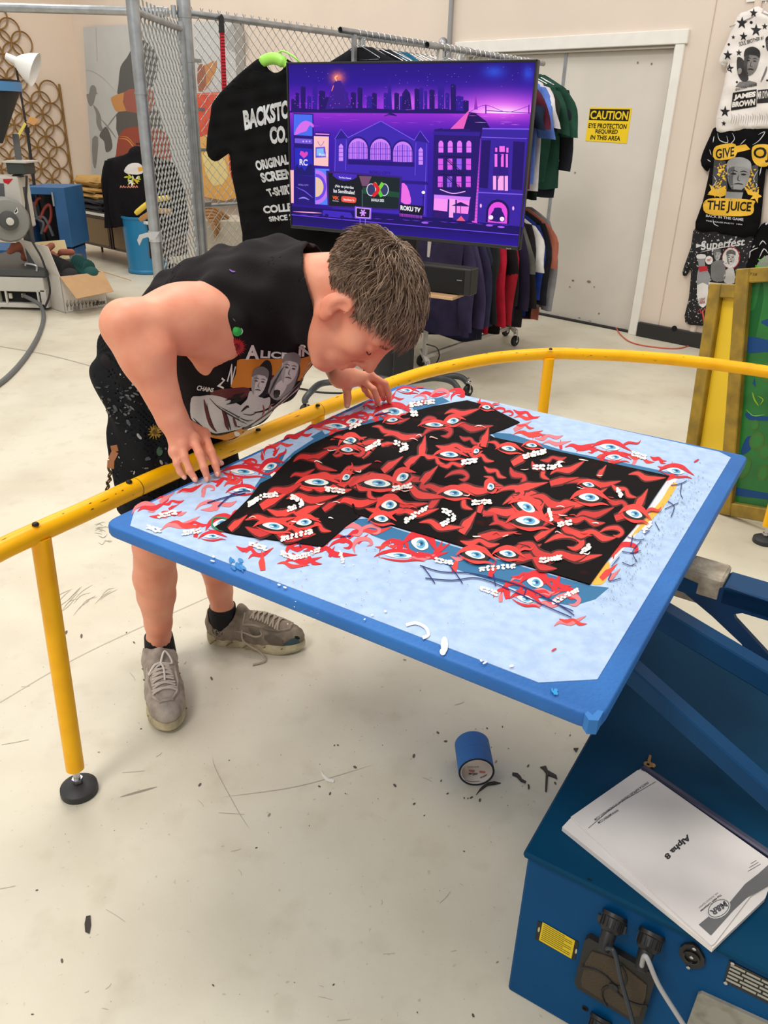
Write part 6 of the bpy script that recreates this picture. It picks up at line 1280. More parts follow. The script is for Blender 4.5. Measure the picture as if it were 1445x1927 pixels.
for i, (dx, lb) in enumerate(((0, 'front black hooded sweatshirt with a bird print hanging over the barrel'), (.03, 'second black sweatshirt behind the bird print one'), (-.04, 'rear black sweatshirt over the barrel'))):
    hp = gs + np.array([dx - .02, -.40 + i * .12, 1.19 - .01 * i]); hd = garment('hooded_sweatshirt', hp, (1, -.15), (24, 22, 25), lb, 'sweatshirt', None, seed=120 + i, length=.72 - .02 * i, w=.34, sleeve=.66, hood=(i == 0), depth=.07)
    if i == 0:
        fv = [tuple(hd.matrix_basis @ v.co) for v in hd.data.vertices]; sh_s = bvh_surf(fv, [tuple(p.vertices) for p in hd.data.polygons], 9); A_ = Art(sh_s, .003, .0005, sub=5); X = lambda x, y: (x / 4.516, 290 + y / 4.516)
        A_.poly([X(1055, 140), X(1090, 90), X(1150, 75), X(1200, 90), X(1225, 150), X(1170, 175), X(1080, 165)], (226, 220, 216), 0, 2); A_.poly([X(1170, 115), X(1215, 110), X(1225, 140), X(1180, 150)], (236, 170, 40), 1)
        for k in range(18): a = random.random() * 6.28; c0 = X(1090 + random.random() * 90, 190 + random.random() * 70); A_.stroke([c0, (c0[0] + 6 * math.cos(a), c0[1] + 5 * math.sin(a)), (c0[0] + 10 * math.cos(a), c0[1] + 9 * math.sin(a))], 3, random.choice(((206, 206, 60), (226, 180, 50), (190, 200, 80), (230, 226, 220))), 1 + k % 3, 3)
        [A_.stroke([X(1022 + k * 22, 290), X(1030 + k * 22, 268), X(1040 + k * 22, 288)], 2, (226, 150, 130), 5, 2) for k in range(7)]; pr = A_.build('print', None)
        pr.parent = hd; pr.matrix_parent_inverse = hd.matrix_basis.inverted()
def wood_hanger(px0, py0, px1, py1, yd, rgb, label):
    a, c = Py(px0, py0, yd), Py(px1, py1, yd); m = (a + c) / 2 + np.array([0, 0, .04]); t = MB(); t.tube(cr([a, m, c], 5), [.02] + [.026] * 9 + [.02], 8); t.tube([m, m + ZZ * .05], .004, 6); tag(t.build('clothes_hanger', mat('hanger_%d_%d_%d' % rgb, rgb, .45), None, 50), label, 'hanger')
wood_hanger(255, 402, 318, 372, 8.2, (226, 196, 70), 'yellow hanger sticking out in front of the black sweatshirts'); wood_hanger(263, 414, 322, 398, 8.25, (190, 140, 86), 'wooden hanger just below the yellow one')
# tultex carton with caps and cloth
A0, B0, C0 = Pz(123, 590, 0), Pz(203, 578, 0), Pz(91, 578, 0); bu = nrm(B0 - A0); bv = np.array([-bu[1], bu[0], 0]); bwid = np.linalg.norm(B0 - A0); bdep = .56; bh = Py(116, 521, A0[1])[2]
cx = thing('cardboard_carton', 'open cardboard carton with folded down flap, full of caps, on the floor by the machine', 'box', A0 + bu * bwid / 2 + bv * bdep / 2)
M_CARD = mat('brown_cardboard', (184, 146, 104), .8, var=.1, vscale=9); M_CARDW = mat('white_printed_card', (206, 200, 192), .75, var=.08, vscale=12)
def side(nm, P, n, m, par=cx): t = MB(); t.prism(P, n, .006); return t.build(nm, m, par)
zb_ = ZZ * bh; fw_ = side('front_wall', [A0, B0, B0 + zb_, A0 + zb_], -bv, M_CARDW); side('side_wall', [A0 + bv * bdep, A0, A0 + zb_, A0 + bv * bdep + zb_], -bu, M_CARDW); side('side_wall', [B0, B0 + bv * bdep, B0 + bv * bdep + zb_, B0 + zb_], bu, M_CARDW); side('back_wall', [B0 + bv * bdep, A0 + bv * bdep, A0 + bv * bdep + zb_, B0 + bv * bdep + zb_], bv, M_CARDW); side('bottom', [A0 + ZZ * .004, B0 + ZZ * .004, B0 + bv * bdep + ZZ * .004, A0 + bv * bdep + ZZ * .004], -ZZ, M_CARDW)
side('flap', [A0 + zb_, B0 + zb_, Py(214, 548, B0[1] - .13), Py(144, 562, A0[1] - .13)], nrm(-bv * .7 + ZZ * .7), M_CARD)
side('flap', [A0 + zb_ + bv * bdep, A0 + zb_, A0 + zb_ - bu * .05 + ZZ * .24 + bv * .03, A0 + zb_ - bu * .08 + ZZ * .26 + bv * bdep], -bu, M_CARDW); side('flap', [B0 + zb_, B0 + bv * bdep + zb_, B0 + bv * bdep + zb_ + bu * .26 - ZZ * .08, B0 + zb_ + bu * .26 - ZZ * .10], nrm(bu + ZZ), M_CARD); side('flap', [B0 + bv * bdep + zb_, A0 + bv * bdep + zb_, A0 + bv * (bdep + .06) + zb_ + ZZ * .2, B0 + bv * (bdep + .06) + zb_ + ZZ * .2], bv, mat('cream_card', (214, 196, 150), .8))
A_ = Art(plane(A0 - bv * .001, -bv), .001, .0003); X = lambda x, y: (x / 4.516, 290 + y / 4.516)
A_.text('tultex', [X(782, 1252), X(895, 1232), X(898, 1272), X(786, 1290)], (36, 34, 34), .02); A_.stroke([X(768, 1262), X(760, 1275), X(770, 1290)], 1.4, (36, 34, 34), 1)
for k in range(9): x = 560 + k * 32; A_.stroke([X(x, 1260 - k * 3), X(x + 12, 1300 - k * 4), X(x + 26, 1265 - k * 5)], 1.1, (84, 80, 78), 1, 3); A_.stroke([X(x + 10, 1240), X(x + 12, 1330 - k * 5)], .9, (96, 92, 90), 1, 2, False)
for k in range(5): A_.poly([X(620, 1296 + k * 8), X(680, 1287 + k * 8), X(680, 1290 + k * 8), X(620, 1299 + k * 8)], (110, 106, 104), 1)
A_.build('carton_print', cx)
def cap_stack(u0, v0, n, rgbs, lbs, r=.085, grp=None):
    for k in range(n):
        p = A0 + bu * u0 + bv * (v0 + k * .038) + ZZ * (bh - .03 + .004 * k); ax = nrm(bv * -.85 + ZZ * .5); t = MB(); t.lathe([(r, 0), (r * .98, .03), (r * .8, .07), (r * .4, .09), (.004, .095)], p - ax * .02, ax, 16); cap = t.build('cap', mat('cap_%d_%d_%d' % rgbs, rgbs, .85), None, 40, loc=p); t = MB(); t.ball(p - ax * .015 + ZZ * r * .8, (r * .8, .075, .008), 12, 6, (bu, ZZ, ax)); t.build('brim', mat('cap_%d_%d_%d' % rgbs, rgbs, .85), cap, 40); tag(cap, lbs, 'cap', grp)
cap_stack(.12, .07, 9, (26, 26, 29), 'black cap in the nested row at the left of the carton', grp='black caps in the carton'); cap_stack(.30, .05, 6, (18, 70, 66), 'teal striped cap in the shorter nested row at the right of the carton', .08, grp='teal caps in the carton')
def rag(pt, seed): 
    rg = random.Random(seed); prims = []
    for k in range(13): a = pt + bu * rg.uniform(-.2, .2) + bv * rg.uniform(-.1, .12) + ZZ * rg.uniform(-.02, .12); prims.append(p_cap(a, a + bu * rg.uniform(-.14, .14) + bv * rg.uniform(-.05, .05) + ZZ * rg.uniform(-.06, .05), rg.uniform(.02, .04), rg.uniform(.012, .03), .02))
    return mesh_field(field(prims), pt - .42, pt + .42, .016)
rp_ = A0 + bu * .14 + bv * (bdep - .06) + ZZ * (bh + .10); v, f = rag(rp_, 9); tag(fast_link('crumpled_shirt', v, f, mat('rust_cloth', (158, 92, 72), .85, var=.2, vscale=14), loc=rp_), 'crumpled rust brown shirt stuffed in the back of the carton', 'shirt')
# blue machine with hoses behind
yb = 8.2; bm = thing('blue_machine', 'blue steel machine frame with red hoses behind the grey press machine', 'machine', Py(90, 470, yb) * [1, 1, 0]); M_BLUM = mat('faded_blue_steel', (44, 96, 146), .5, var=.15, vscale=5)
t = MB(); pbox(t, 48, 352, 100, 366, yb, .5); pbox(t, 106, 354, 128, 466, yb, .5); pbox(t, 40, 352, 50, 490, yb, .3); t.build('frame', M_BLUM, bm); t = MB(); pbox(t, 50, 364, 108, 470, yb + .4, .1); pbox(t, 40, 466, 128, 480, yb, .5); t.build('dark_bay', mat('dark_bay', (26, 28, 32), .7), bm); t = MB(); pbox(t, 98, 362, 101, 388, yb - .02, .03, 0); t.build('handle', M_STEEL, bm)
M_HOSE = mat('red_hose', (156, 62, 48), .5); M_GH = mat('grey_hose', (92, 92, 94), .5)
for m, pts in ((M_HOSE, [(60, 440), (62, 400), (70, 376), (78, 372)]), (M_HOSE, [(76, 412), (84, 392), (94, 386), (96, 410), (84, 436)]), (M_GH, [(56, 410), (66, 412), (80, 408), (90, 420), (100, 444)]), (M_GH, [(64, 380), (70, 410), (82, 420), (78, 440)])):
    t = MB(); t.tube(cr(Yp(pts, yb + .12), 5), .016, 8); t.build('hose', m, bm, 60)
t = MB(); pbox(t, -60, 470, 40, 480, 7.7, .5); pbox(t, -60, 482, 34, 506, 7.5, .5, .06); t.build('lower_panel', M_BLUM, bm)
for k, x in enumerate((44, 122)): t = MB(); c = Py(x, 470, yb) ; t.box((c[0], yb + .25, c[2] / 2), (.12, .3, c[2])); t.build('leg', M_BLUM, bm)
# grey textile press machine
ym = 6.75; gm_ = thing('press_machine', 'grey press machine with round motor housing and hopper at the left edge', 'machine', Py(30, 580, ym) * [1, 1, 0]); M_GP = mat('grey_machine_paint', (134, 134, 130), .5, var=.12, vscale=5); M_DG = mat('dark_machine_grey', (70, 72, 72), .5, var=.1, vscale=6); M_LT = mat('ivory_machine_paint', (198, 194, 186), .5, var=.06, vscale=5)
t = MB(); pbox(t, -80, 505, 86, 520, ym, .9, .01); t.build('top_plate', M_DG, gm_); t = MB(); pbox(t, -80, 521, 82, 548, ym, .85, .005); pbox(t, -80, 548, -2, 578, ym, .85); pbox(t, 77, 546, 88, 580, ym, .85); pbox(t, -80, 570, 84, 578, ym, .85); pbox(t, 10, 546, 13, 572, ym - .005, .02, 0); pbox(t, 70, 546, 73, 572, ym - .005, .02, 0); t.build('base_case', M_LT, gm_); t = MB(); pbox(t, -2, 548, 78, 571, ym + .06, .05, 0); pbox(t, -70, 580, 78, 588, ym + .1, .6, 0); t.build('dark_slot', mat('slot_black', (14, 15, 16), .8), gm_)
t = MB(); pbox(t, 16, 552, 22, 562, ym + .04, .03, .003); pbox(t, 40, 553, 46, 560, ym + .03, .04, .003); t.build('switch', mat('switch_ivory', (214, 208, 190), .5), gm_)
for x in (-20, 74): t = MB(); c = Py(x, 578, ym); t.lathe([(.05, 0), (.05, .03), (.03, .04), (.03, max(.06, c[2]))], (c[0], ym + .2, 0), n=14); t.build('foot', M_BLACK, gm_, 40)
t = MB(); a = Py(33, 328, ym + .2); c = Py(66, 512, ym + .2); t.bar(a, c, .07, .07, (0, -1, 0), .006); t.build('column', M_DG, gm_)
t = MB(); pbox(t, -60, 332, 40, 430, ym + .1, .22, .01); t.build('side_panel', M_LT, gm_); A_ = Art(plane((0, ym + .1, 0), FRONT), .002, .0005); X = lambda x, y: (x / 4.516, 290 + y / 4.516); A_.poly([X(25, 212), X(112, 210), X(72, 258), X(32, 240)], (190, 30, 44), 0); A_.poly([X(-80, 240), X(34, 250), X(44, 380), X(-80, 390)], (92, 92, 96), 0); A_.build('decal', gm_)
dc = Py(14, 414, ym - .1); t = MB(); rdr = .17; axd = nrm([.55, -.83, 0]); t.lathe([(rdr * .97, -.14), (rdr, -.1), (rdr, .0), (rdr * .9, .04), (rdr * .5, .05)], dc, axd, 32); t.build('motor_housing', M_GP, gm_, 35); t = MB(); t.lathe([(.075, .04), (.07, .09), (.03, .10)], dc, axd, 24); t.build('hub', M_DG, gm_, 35); t = MB(); t.lathe([(.02, .1), (.03, .115), (.01, .12)], dc, axd, 12); t.build('knob', M_LT, gm_, 35)
A_ = Art(plane(dc + axd * .03, axd), .022, .0004); A_.poly([X(140, 448), X(152, 490), X(120, 514), X(112, 490), X(128, 470)], (236, 234, 230), 0); A_.poly([X(136, 458), X(144, 484), X(124, 500), X(118, 488), X(130, 474)], (60, 60, 62), 1); A_.build('sticker', gm_)
t = MB(); pbox(t, 12, 306, 47, 328, ym + .1, .2, .006); t.build('control_box', mat('control_box_dark', (52, 58, 56), .5), gm_); t = MB(); pbox(t, 4, 303, 48, 307, ym + .08, .25, .003); t.build('box_lid', M_LT, gm_); t = MB(); t.bar(Py(29, 252, ym + .3), Py(36, 306, ym + .3), .05, .012, (0, -1, 0)); t.build('flat_bar', mat('flat_bar_grey', (110, 110, 112), .4, metal=.5), gm_)
hc_ = Py(-16, 190, ym + .15); t = MB(); t.lathe([(.03, -.30), (.06, -.24), (.235, .10), (.235, .15)], hc_, ZZ, 24, cap=False); t.build('hopper', mat('hopper_black', (24, 25, 27), .5), gm_, 35); t = MB(); t.lathe([(.238, .07), (.24, .135), (.232, .135)], hc_, ZZ, 24, cap=False); t.build('hopper_rim', mat('blue_rim', (72, 126, 176), .5), gm_, 40)
t = MB(); t.bar(Py(-20, 330, ym + .25), Py(-14, 200, ym + .25), .05, .05, (0, -1, 0)); t.build('hopper_post', M_DG, gm_)
t = MB(); t.tube(cr(Yp([(48, 500), (50, 496), (68, 500), (69, 510)], ym - .01), 4), .008, 6); t.build('handle', M_STEEL, gm_, 50)
cable('machine_cable', [Py(44, 556, ym + .03), Py(64, 566, ym - .06), Py(78, 578, ym - .1), Pz(82, 600, .015), Pz(72, 632, .015), Pz(48, 672, .015), Pz(14, 710, .015), Pz(-30, 742, .015)], .017, mat('grey_power_cable', (96, 98, 100), .5), 'thick grey power cable snaking over the floor from the grey machine')
cable('thin_cable', [Py(50, 330, ym + .02), Py(52, 430, ym - .02), Py(80, 490, ym - .05), Py(94, 545, ym - .05), Py(84, 580, ym - .08)], .009, M_BLACK, 'thin black cable drooping down the column of the grey machine')
# clip lamp on a tall black stand
yl = 8.6; lp = thing('clamp_lamp', 'white clamp lamp head on a slim black stand before the ring lattice', 'lamp', Py(68, 440, yl) * [1, 1, 0]); base = lp.location; top_ = Py(30, 126, yl); mid_ = Py(52, 250, yl); bt = Py(64, 345, yl)
t = MB(); t.tube([(bt[0] + .05, yl, .02), bt, mid_], .016, 8); t.tube([mid_, top_], .011, 8); t.lathe([(.024, 0), (.024, .05)], mid_, n=10); t.build('pole', M_BLACK, lp, 50); t = MB(); t.lathe([(.18, 0), (.18, .015), (.02, .03)], (bt[0] + .05, yl, 0), n=24); t.build('base', M_BLACK, lp, 40)
hc2 = Py(50, 124, yl - .05); axl = nrm([.55, -.45, .25]); axl = nrm([.85, .12, -.38]); t = MB(); t.lathe([(.03, -.12), (.035, -.10), (.07, -.07), (.12, .0), (.15, .07), (.155, .08), (.145, .075), (.11, .0), (.05, -.06)], hc2, axl, 28, cap=False); t.build('reflector', mat('white_lamp_enamel', (238, 238, 236), .3), lp, 40); t = MB(); t.lathe([(.03, -.19), (.034, -.11)], hc2, axl, 14); t.tube([hc2 - axl * .14, top_], .012, 8); t.build('socket', mat('white_lamp_enamel', (238, 238, 236), .3), lp, 40)
fs_ = thing('fly_swatter', 'orange paddle with a yellow handle clipped to the lamp stand', 'paddle', Py(50, 235, yl - .06)); t = MB(); t.prism(Yp([(49, 230), (56, 219), (75, 225), (64, 236)], yl - .08), FRONT, .01); t.build('paddle', mat('orange_card', (206, 150, 92), .6), fs_); t = MB(); t.bar(Py(48, 232, yl - .08), Py(33, 258, yl - .08), .025, .008, (0, -1, 0)); t.build('handle', mat('yellow_handle', (222, 206, 90), .5), fs_)
# crate of wooden hangers behind the fence
yc = 7.6; wc = thing('wooden_crate', 'pale crate behind the fence holding loose wooden hangers', 'crate', Py(420, 440, yc)); t = MB(); pbox(t, 380, 415, 470, 470, yc, .5, .01); t.build('crate_body', mat('pale_crate', (176, 166, 148), .7, var=.15, vscale=8), wc)
for k in range(7): y = 384 + k * 6; a = Py(378 + k * 4, y + 8, yc - .08 - .02 * k); c = Py(430 - k * 4, y + 26, yc + .1 - .02 * k); t = MB(); t.tube(cr([a, (a + c) / 2 + ZZ * .04, c], 4), .016, 7); tag(t.build('wooden_hanger', mat('hanger_wood', (166, 120, 72), .5, var=.2, vscale=10), None, 50), 'loose wooden hanger heaped on the crate behind the fence', 'hanger', 'wooden hangers on the crate')
# ================================================================== the man bending over the pallet
M_SKIN = mat('skin', (232, 160, 130), .5, rgb2=(222, 138, 110), vscale=11, bump=.04, bscale=90, sss=.12, detail=6)
me_ = thing('person', 'man in black sleeveless band shirt and shorts bending low over the pallet', 'person', (-.58, 1.97, 0))
A3 = lambda *v: np.array(v, float)
shR, shL = Pd(398, 592, 1.86), A3(-.225, 2.165, 1.11)
TLt = nrm(shL - shR); PC = A3(-.600, 2.065, .905); MSH = (shR + shL) / 2; TSp = nrm(MSH - PC); TNn = nrm(np.cross(TSp, TLt)); TLt = np.cross(TNn, TSp)
if TNn[2] < 0: TNn = -TNn
TA = (TSp, TLt, TNn)
elR = Pd(240, 613, 1.74); wrR = Pz(322, 785, .925)
elL = A3(-.20, 2.34, .96); wrL = Pz(640, 708, .905)
hipR, hipL = PC - TLt * .095 + A3(.0, 0, -.05), PC + TLt * .095 + A3(0, 0, -.05)
knR, anR = A3(-.608, 1.825, .485), A3(-.655, 1.905, .11)
knL, anL = A3(-.505, 2.02, .49), A3(-.50, 2.075, .11)
HC = Pd(672, 573, 1.74); Hl = nrm([.28, .95, 0]); Hc = nrm([.83, -.26, .40]); Hf = nrm(np.cross(Hl, Hc)); Hc = np.cross(Hf, Hl); HS = 1.14
HA = (Hf, Hl, Hc)
H = lambda f, l, c: HC + (Hf * f + Hl * l + Hc * c) * HS
hc = lambda a, b, ra, rb, k=.01: p_cap(H(*a), H(*b), ra * HS, rb * HS, k)
he = lambda c, r, k=.012, ax=HA: p_ell(H(*c), np.array(r) * HS, ax, k)
torso = [p_ell(PC, (.15, .17, .14), TA, .05), p_ell(PC * .55 + MSH * .45 + A3(0, 0, -.02), (.20, .165, .125), TA, .06), p_ell(PC * .45 + MSH * .55 + A3(-.02, 0, .03), (.19, .16, .13), TA, .06), p_ell(PC * .18 + MSH * .82 + A3(0, 0, -.035), (.17, .185, .125), TA, .06),
         p_cap(shR + TLt * .05, shL - TLt * .05, .070, .070, .05)]
nb = MSH + TSp * .045 + TNn * .02
neck = [p_cap(nb - TSp * .02, H(-.045, 0, -.045), .072, .062, .03), p_cap(MSH - TLt * .09 + TNn * .03, H(-.05, 0, -.03), .05, .045, .05), p_cap(MSH + TLt * .09 + TNn * .03, H(-.05, 0, -.03), .05, .045, .05), p_cap(MSH + TSp * .07 - TNn * .03, H(.02, 0, -.09), .05, .035, .04)]
head = [he((-.012, 0, .035), (.098, .077, .082), .015), he((.03, 0, .035), (.066, .066, .064), .02), he((.030, 0, -.04), (.062, .060, .080), .025)]
for s in (-1, 1):
    head += [hc((-.012, .054 * s, -.045), (.068, .020 * s, -.106), .021, .018, .025), he((.058, .044 * s, -.014), (.028, .024, .024), .02), hc((.086, .012 * s, .033), (.072, .048 * s, .030), .0105, .009, .014),
             he((.0775, .034 * s, .010), (.015, .018, .012), .006), hc((.078, .018 * s, -.040), (.070, .034 * s, -.066), .014, .012, .02)]
head += [p_cap(H(.070, 0, .034), H(.084, 0, -.034), .024 * HS, .024 * HS, .012), he((.080, 0, -.106), (.020, .022, .016), .02), he((.078, 0, -.066), (.024, .032, .030), .02), hc((.092, 0, .022), (.112, 0, -.016), .0085, .0105, .012), he((.116, 0, -.026), (.014, .012, .011), .010),
         hc((.098, -.022, -.060), (.101, 0, -.057), .0058, .007, .006), hc((.101, 0, -.057), (.098, .022, -.060), .007, .0058, .006), hc((.097, -.018, -.071), (.097, .018, -.071), .0075, .0075, .006)]
for s in (-1, 1): head += [he((.103, .0125 * s, -.031), (.013, .0085, .009), .008)]
cuts = [p_sub(hc((.107, -.024, -.0655), (.107, .024, -.0655), .0035, .0035), .006)]
for s in (-1, 1):
    cuts += [p_sub(he((.103, .036 * s, .012), (.014, .016, .009)), .008), p_sub(hc((.098, .016 * s, -.026), (.088, .024 * s, -.046), .0035, .003), .008), p_sub(he((.108, .0065 * s, -.040), (.004, .003, .004)), .003)]
ears = []
for s in (-1, 1):
    ears += [p_ell(H(-.018, .079 * s, -.004), np.array((.021, .009, .034)) * HS, (nrm(Hf * .9 + Hl * .3 * s - Hc * .25), nrm(Hl * s - Hf * .33), nrm(Hc + Hf * .25)), .008), he((-.008, .078 * s, -.034), (.010, .008, .012), .01)]
    cuts += [p_sub(he((-.010, .092 * s, .000), (.013, .011, .022)), .005), p_sub(he((-.002, .086 * s, -.008), (.007, .012, .010)), .005)]
arms = [p_cap(shR + TLt * .02, shR * .55 + elR * .45, .068, .062, .04), p_cap(shR * .55 + elR * .45, elR, .062, .046, .04), p_ell(shR * .8 + elR * .2 + A3(0, -.01, -.005), (.068, .066, .064), None, .05),
        p_cap(elR, elR * .68 + wrR * .32 + A3(.01, 0, 0), .048, .051, .035), p_cap(elR * .68 + wrR * .32 + A3(.01, 0, 0), wrR, .051, .032, .03), p_cap(elR, elR + A3(-.012, .01, .004), .042, .034, .02),
        p_cap(shR - TNn * .05 + TSp * .0, PC * .5 + MSH * .5 - TLt * .14 - TNn * .06, .055, .07, .05),
        p_cap(shL, shL * .5 + elL * .5, .07, .06, .04), p_cap(shL * .5 + elL * .5, elL, .06, .046, .03), p_cap(elL, elL * .68 + wrL * .32, .047, .049, .03), p_cap(elL * .68 + wrL * .32, wrL, .049, .030, .03)]
def hand(wr, kn, fingers, thumb, th_base, back):
    """kn: four knuckles; fingers: (pip, dip, tip) each; palm blends wrist and knuckles"""
    P = []; back = nrm(back)
    for i, k in enumerate(kn): P.append(p_cap(wr * .72 + k * .28 - back * .004, k - back * .005, .017, .0115, .014))
    for i in range(3): P.append(p_cap(kn[i] - back * .006, kn[i + 1] - back * .006, .0115, .0115, .010))
    P.append(p_cap(wr * .9 + kn[1] * .1, wr * .45 + (kn[1] + kn[2]) * .275 - back * .006, .027, .019, .02))
    rr = (.0088, .0092, .0088, .0078); out = []
    for k, fg, r in zip(kn, fingers, rr):
        pip, dip, tip = fg; P += [p_cap(k, pip, r * 1.12, r * 1.02, .006), p_cap(pip, dip, r * 1.02, r * .92, .004), p_cap(dip, tip, r * .92, r * .78, .004), p_ell(k + back * .002, (.011, .011, .009), None, .008)]; out.append((dip, tip, r))
    mp, ip, tp = thumb; P += [p_cap(th_base, mp, .017, .0125, .016), p_cap(mp, ip, .0118, .0108, .006), p_cap(ip, tp, .0106, .0085, .004)]; out.append((ip, tp, .0105)); return P, out
zt = BZ + .0095
rk = [Pz(383, 815, .872), Pz(363, 824, .880), Pz(343, 835, .874), Pz(328, 850, .858)]
rf = [(Pz(397, 849, .852), Pz(405, 874, .828), Pz(410, 892, zt)), (Pz(375, 853, .858), Pz(384, 880, .832), Pz(390, 900, zt)), (Pz(347, 860, .852), Pz(357, 886, .826), Pz(367, 902, zt)), (Pz(333, 872, .838), Pz(339, 888, .820), Pz(347, 898, zt))]
rth = (Pz(390, 852, .838), Pz(402, 864, .826), Pz(413, 871, .816))
handR, nailR = hand(wrR, rk, rf, rth, Pz(360, 815, .875), A3(-.3, -.4, .85))
lk = [Pz(676, 708, .892), Pz(696, 706, .896), Pz(700, 700, .892), Pz(690, 712, .884)]
lf = [(Pz(703, 733, .858), Pz(708, 748, .832), Pz(711, 760, zt)), (Pz(724, 722, .868), Pz(731, 740, .838), Pz(732, 755, zt)), (Pz(714, 728, .858), Pz(719, 742, .832), Pz(722, 752, zt)), (Pz(686, 733, .848), Pz(692, 742, .826), Pz(699, 748, zt))]
lk = [Pz(674, 709, .884), Pz(695, 705, .890), Pz(690, 710, .872), Pz(678, 716, .858)]
lth = (Pz(652, 728, .858), Pz(654, 748, .832), Pz(653, 763, .812))
handL, nailL = hand(wrL, lk, lf, lth, Pz(648, 714, .884), A3(.2, -.3, .9))
legs = [p_cap(hipR, knR, .088, .056, .03), p_cap(hipL, knL, .088, .056, .03)]
for kn, an, in ((knR, anR), (knL, anL)):
    d = an - kn; bk = nrm(np.array([d[0], d[1], 0]) + 1e-6); calf = kn + d * .33 + bk * .012
    legs += [p_ell(kn - bk * .016 + A3(0, 0, .0), (.038, .038, .048), None, .03), p_cap(kn, calf, .055, .058, .012), p_cap(calf, kn + d * .5 + bk * .006, .058, .052, .012), p_cap(kn + d * .5 + bk * .006, kn + d * .78, .052, .038, .012), p_cap(kn + d * .78, an, .038, .034, .012), p_cap(an, an + A3(0, 0, -.06), .036, .036, .02)]
allp = torso + legs + arms + handR + handL + neck + head + ears + cuts
F_BODY = field(allp)
v, f = mesh_field(F_BODY, (-.98, 1.42, .04), (.22, 2.52, 1.36), .0034)
v = relax(v, f, 2); body = fast_link('body', v, f, M_SKIN, me_)
# nails
M_NAIL = mat('nail', (236, 178, 160), .3)
for lst, bk in ((nailR, A3(-.3, -.55, .8)), (nailL, A3(.1, -.6, .8))):
    for dip, tip, r in lst:
        d = nrm(tip - dip); n = nrm(bk - d * (bk @ d)); sd = np.cross(d, n); b = MB(); b.ball(tip + n * r * .62 + d * r * .05, (r * .75, r * .55, r * .22), 12, 6, (d, sd, n)); b.build('nail', M_NAIL, me_, 60)
# eyes under lowered lids, lashes, brows
M_EYE = mat('eye_white', (236, 232, 228), .2); M_LASH = mat('lash_dark', (62, 40, 32), .8)
for s in (-1, 1):
    b = MB(); b.ball(H(.0600, .034 * s, .006), .0105 * HS, 16, 10); eo = b.build('eye', M_EYE, me_, 60); b = MB(); b.ball(H(.0640, .034 * s, .0035), .0060 * HS, 12, 8); b.build('iris', mat('iris', (70, 90, 100), .2), eo, 60)
    b = MB(); b.tube(cr([H(.086, .018 * s, .002), H(.0915, .028 * s, -.0015), H(.0905, .038 * s, -.0015), H(.083, .050 * s, .002)], 5), .0011 * HS, 6); b.build('eyelash', M_LASH, me_, 60)
# ------------------------------------------------------------------ hair
M_HAIR = mat('brown_hair', (128, 102, 82), .5, rgb2=(88, 68, 54), vscale=40)
def hairline(p):
    q = (p - HC) / HS; f, l, c = q @ Hf, q @ Hl, q @ Hc; al = np.abs(l)
    lim = np.interp(f, [-.12, -.085, -.06, -.045, -.03, -.005, .008, .02, .035, .055, .075, .11], [-.050, -.046, -.036, -.005, .030, .038, .012, .016, .040, .056, .070, .076]) - np.where(al < .045, np.interp(f, [.02, .06], [0, .004]), 0)
    return (lim - c) * HS
def hpost(p, d):
    q = (p - HC); n = .0035 * np.sin(q[:, 0] * 150 + 2 * np.sin(q[:, 1] * 90)) * np.sin(q[:, 2] * 130 + q[:, 1] * 70) + .002 * np.sin(q[:, 0] * 310) * np.sin(q[:, 1] * 280)
    c = (q @ Hc) / HS; th = np.interp(c, [-.06, 0, .05, .1], [.002, .004, .011, .016]); return smax(d - th + n, hairline(p), .008)
hv, hf = mesh_field(field([he((-.012, 0, .035), (.098, .077, .082), .015), he((.03, 0, .035), (.066, .066, .064), .02)], hpost), HC - .22, HC + .22, .0045)
hair = fast_link('hair', relax(hv, hf, 1), hf, M_HAIR, me_)
rg = np.random.default_rng(4); NS = 5200; tris = np.vstack([hf[:, :3], hf[:, [0, 2, 3]]]); ar = np.linalg.norm(np.cross(hv[tris[:, 1]] - hv[tris[:, 0]], hv[tris[:, 2]] - hv[tris[:, 0]]), axis=1)
pick = rg.choice(len(tris), NS, p=ar / ar.sum()); w = rg.dirichlet((1, 1, 1), NS); P0 = (hv[tris[pick]] * w[:, :, None]).sum(1); q = (P0 - HC) / HS; ff, ll, cc = q @ Hf, q @ Hl, q @ Hc
rad = q[:, :1] * Hf + 0; out = (P0 - H(-.012, 0, .02)); out /= np.linalg.norm(out, axis=1, keepdims=True)
wh = H(-.07, .01, .10); flow = P0 - wh; flow -= out * (flow * out).sum(1, keepdims=True); flow /= np.maximum(np.linalg.norm(flow, axis=1, keepdims=True), 1e-6)
sw = np.sin(q @ np.array([40, 65, 30]))[:, None] * .5; tang = np.cross(out, flow); flow = flow + tang * (sw + rg.normal(0, .45, (NS, 1))); flow /= np.linalg.norm(flow, axis=1, keepdims=True)
keep = hairline(P0) < .004; P0, out, flow, ff, ll, cc = P0[keep], out[keep], flow[keep], ff[keep], ll[keep], cc[keep]; NS = len(P0)
L = np.interp(cc, [-.06, .0, .04, .075], [.006, .009, .018, .040]) * rg.uniform(.7, 1.3, NS); L = np.where((ff > .03) & (cc > .05), L * .72, L) * HS; lift = np.interp(cc, [-.06, .02, .09], [.25, .4, .6])
S0 = []; K = 5
for k in range(K):
    t = k / (K - 1); g = A3(0, 0, -1)[None] * (.30 * t * t); S0.append(P0 - out * .002 + (flow * t * (1 - .1 * t) + out * (lift[:, None] * t * (1 - .75 * t)) + g * np.where(ff[:, None] > .02, .5, .2)) * L[:, None])
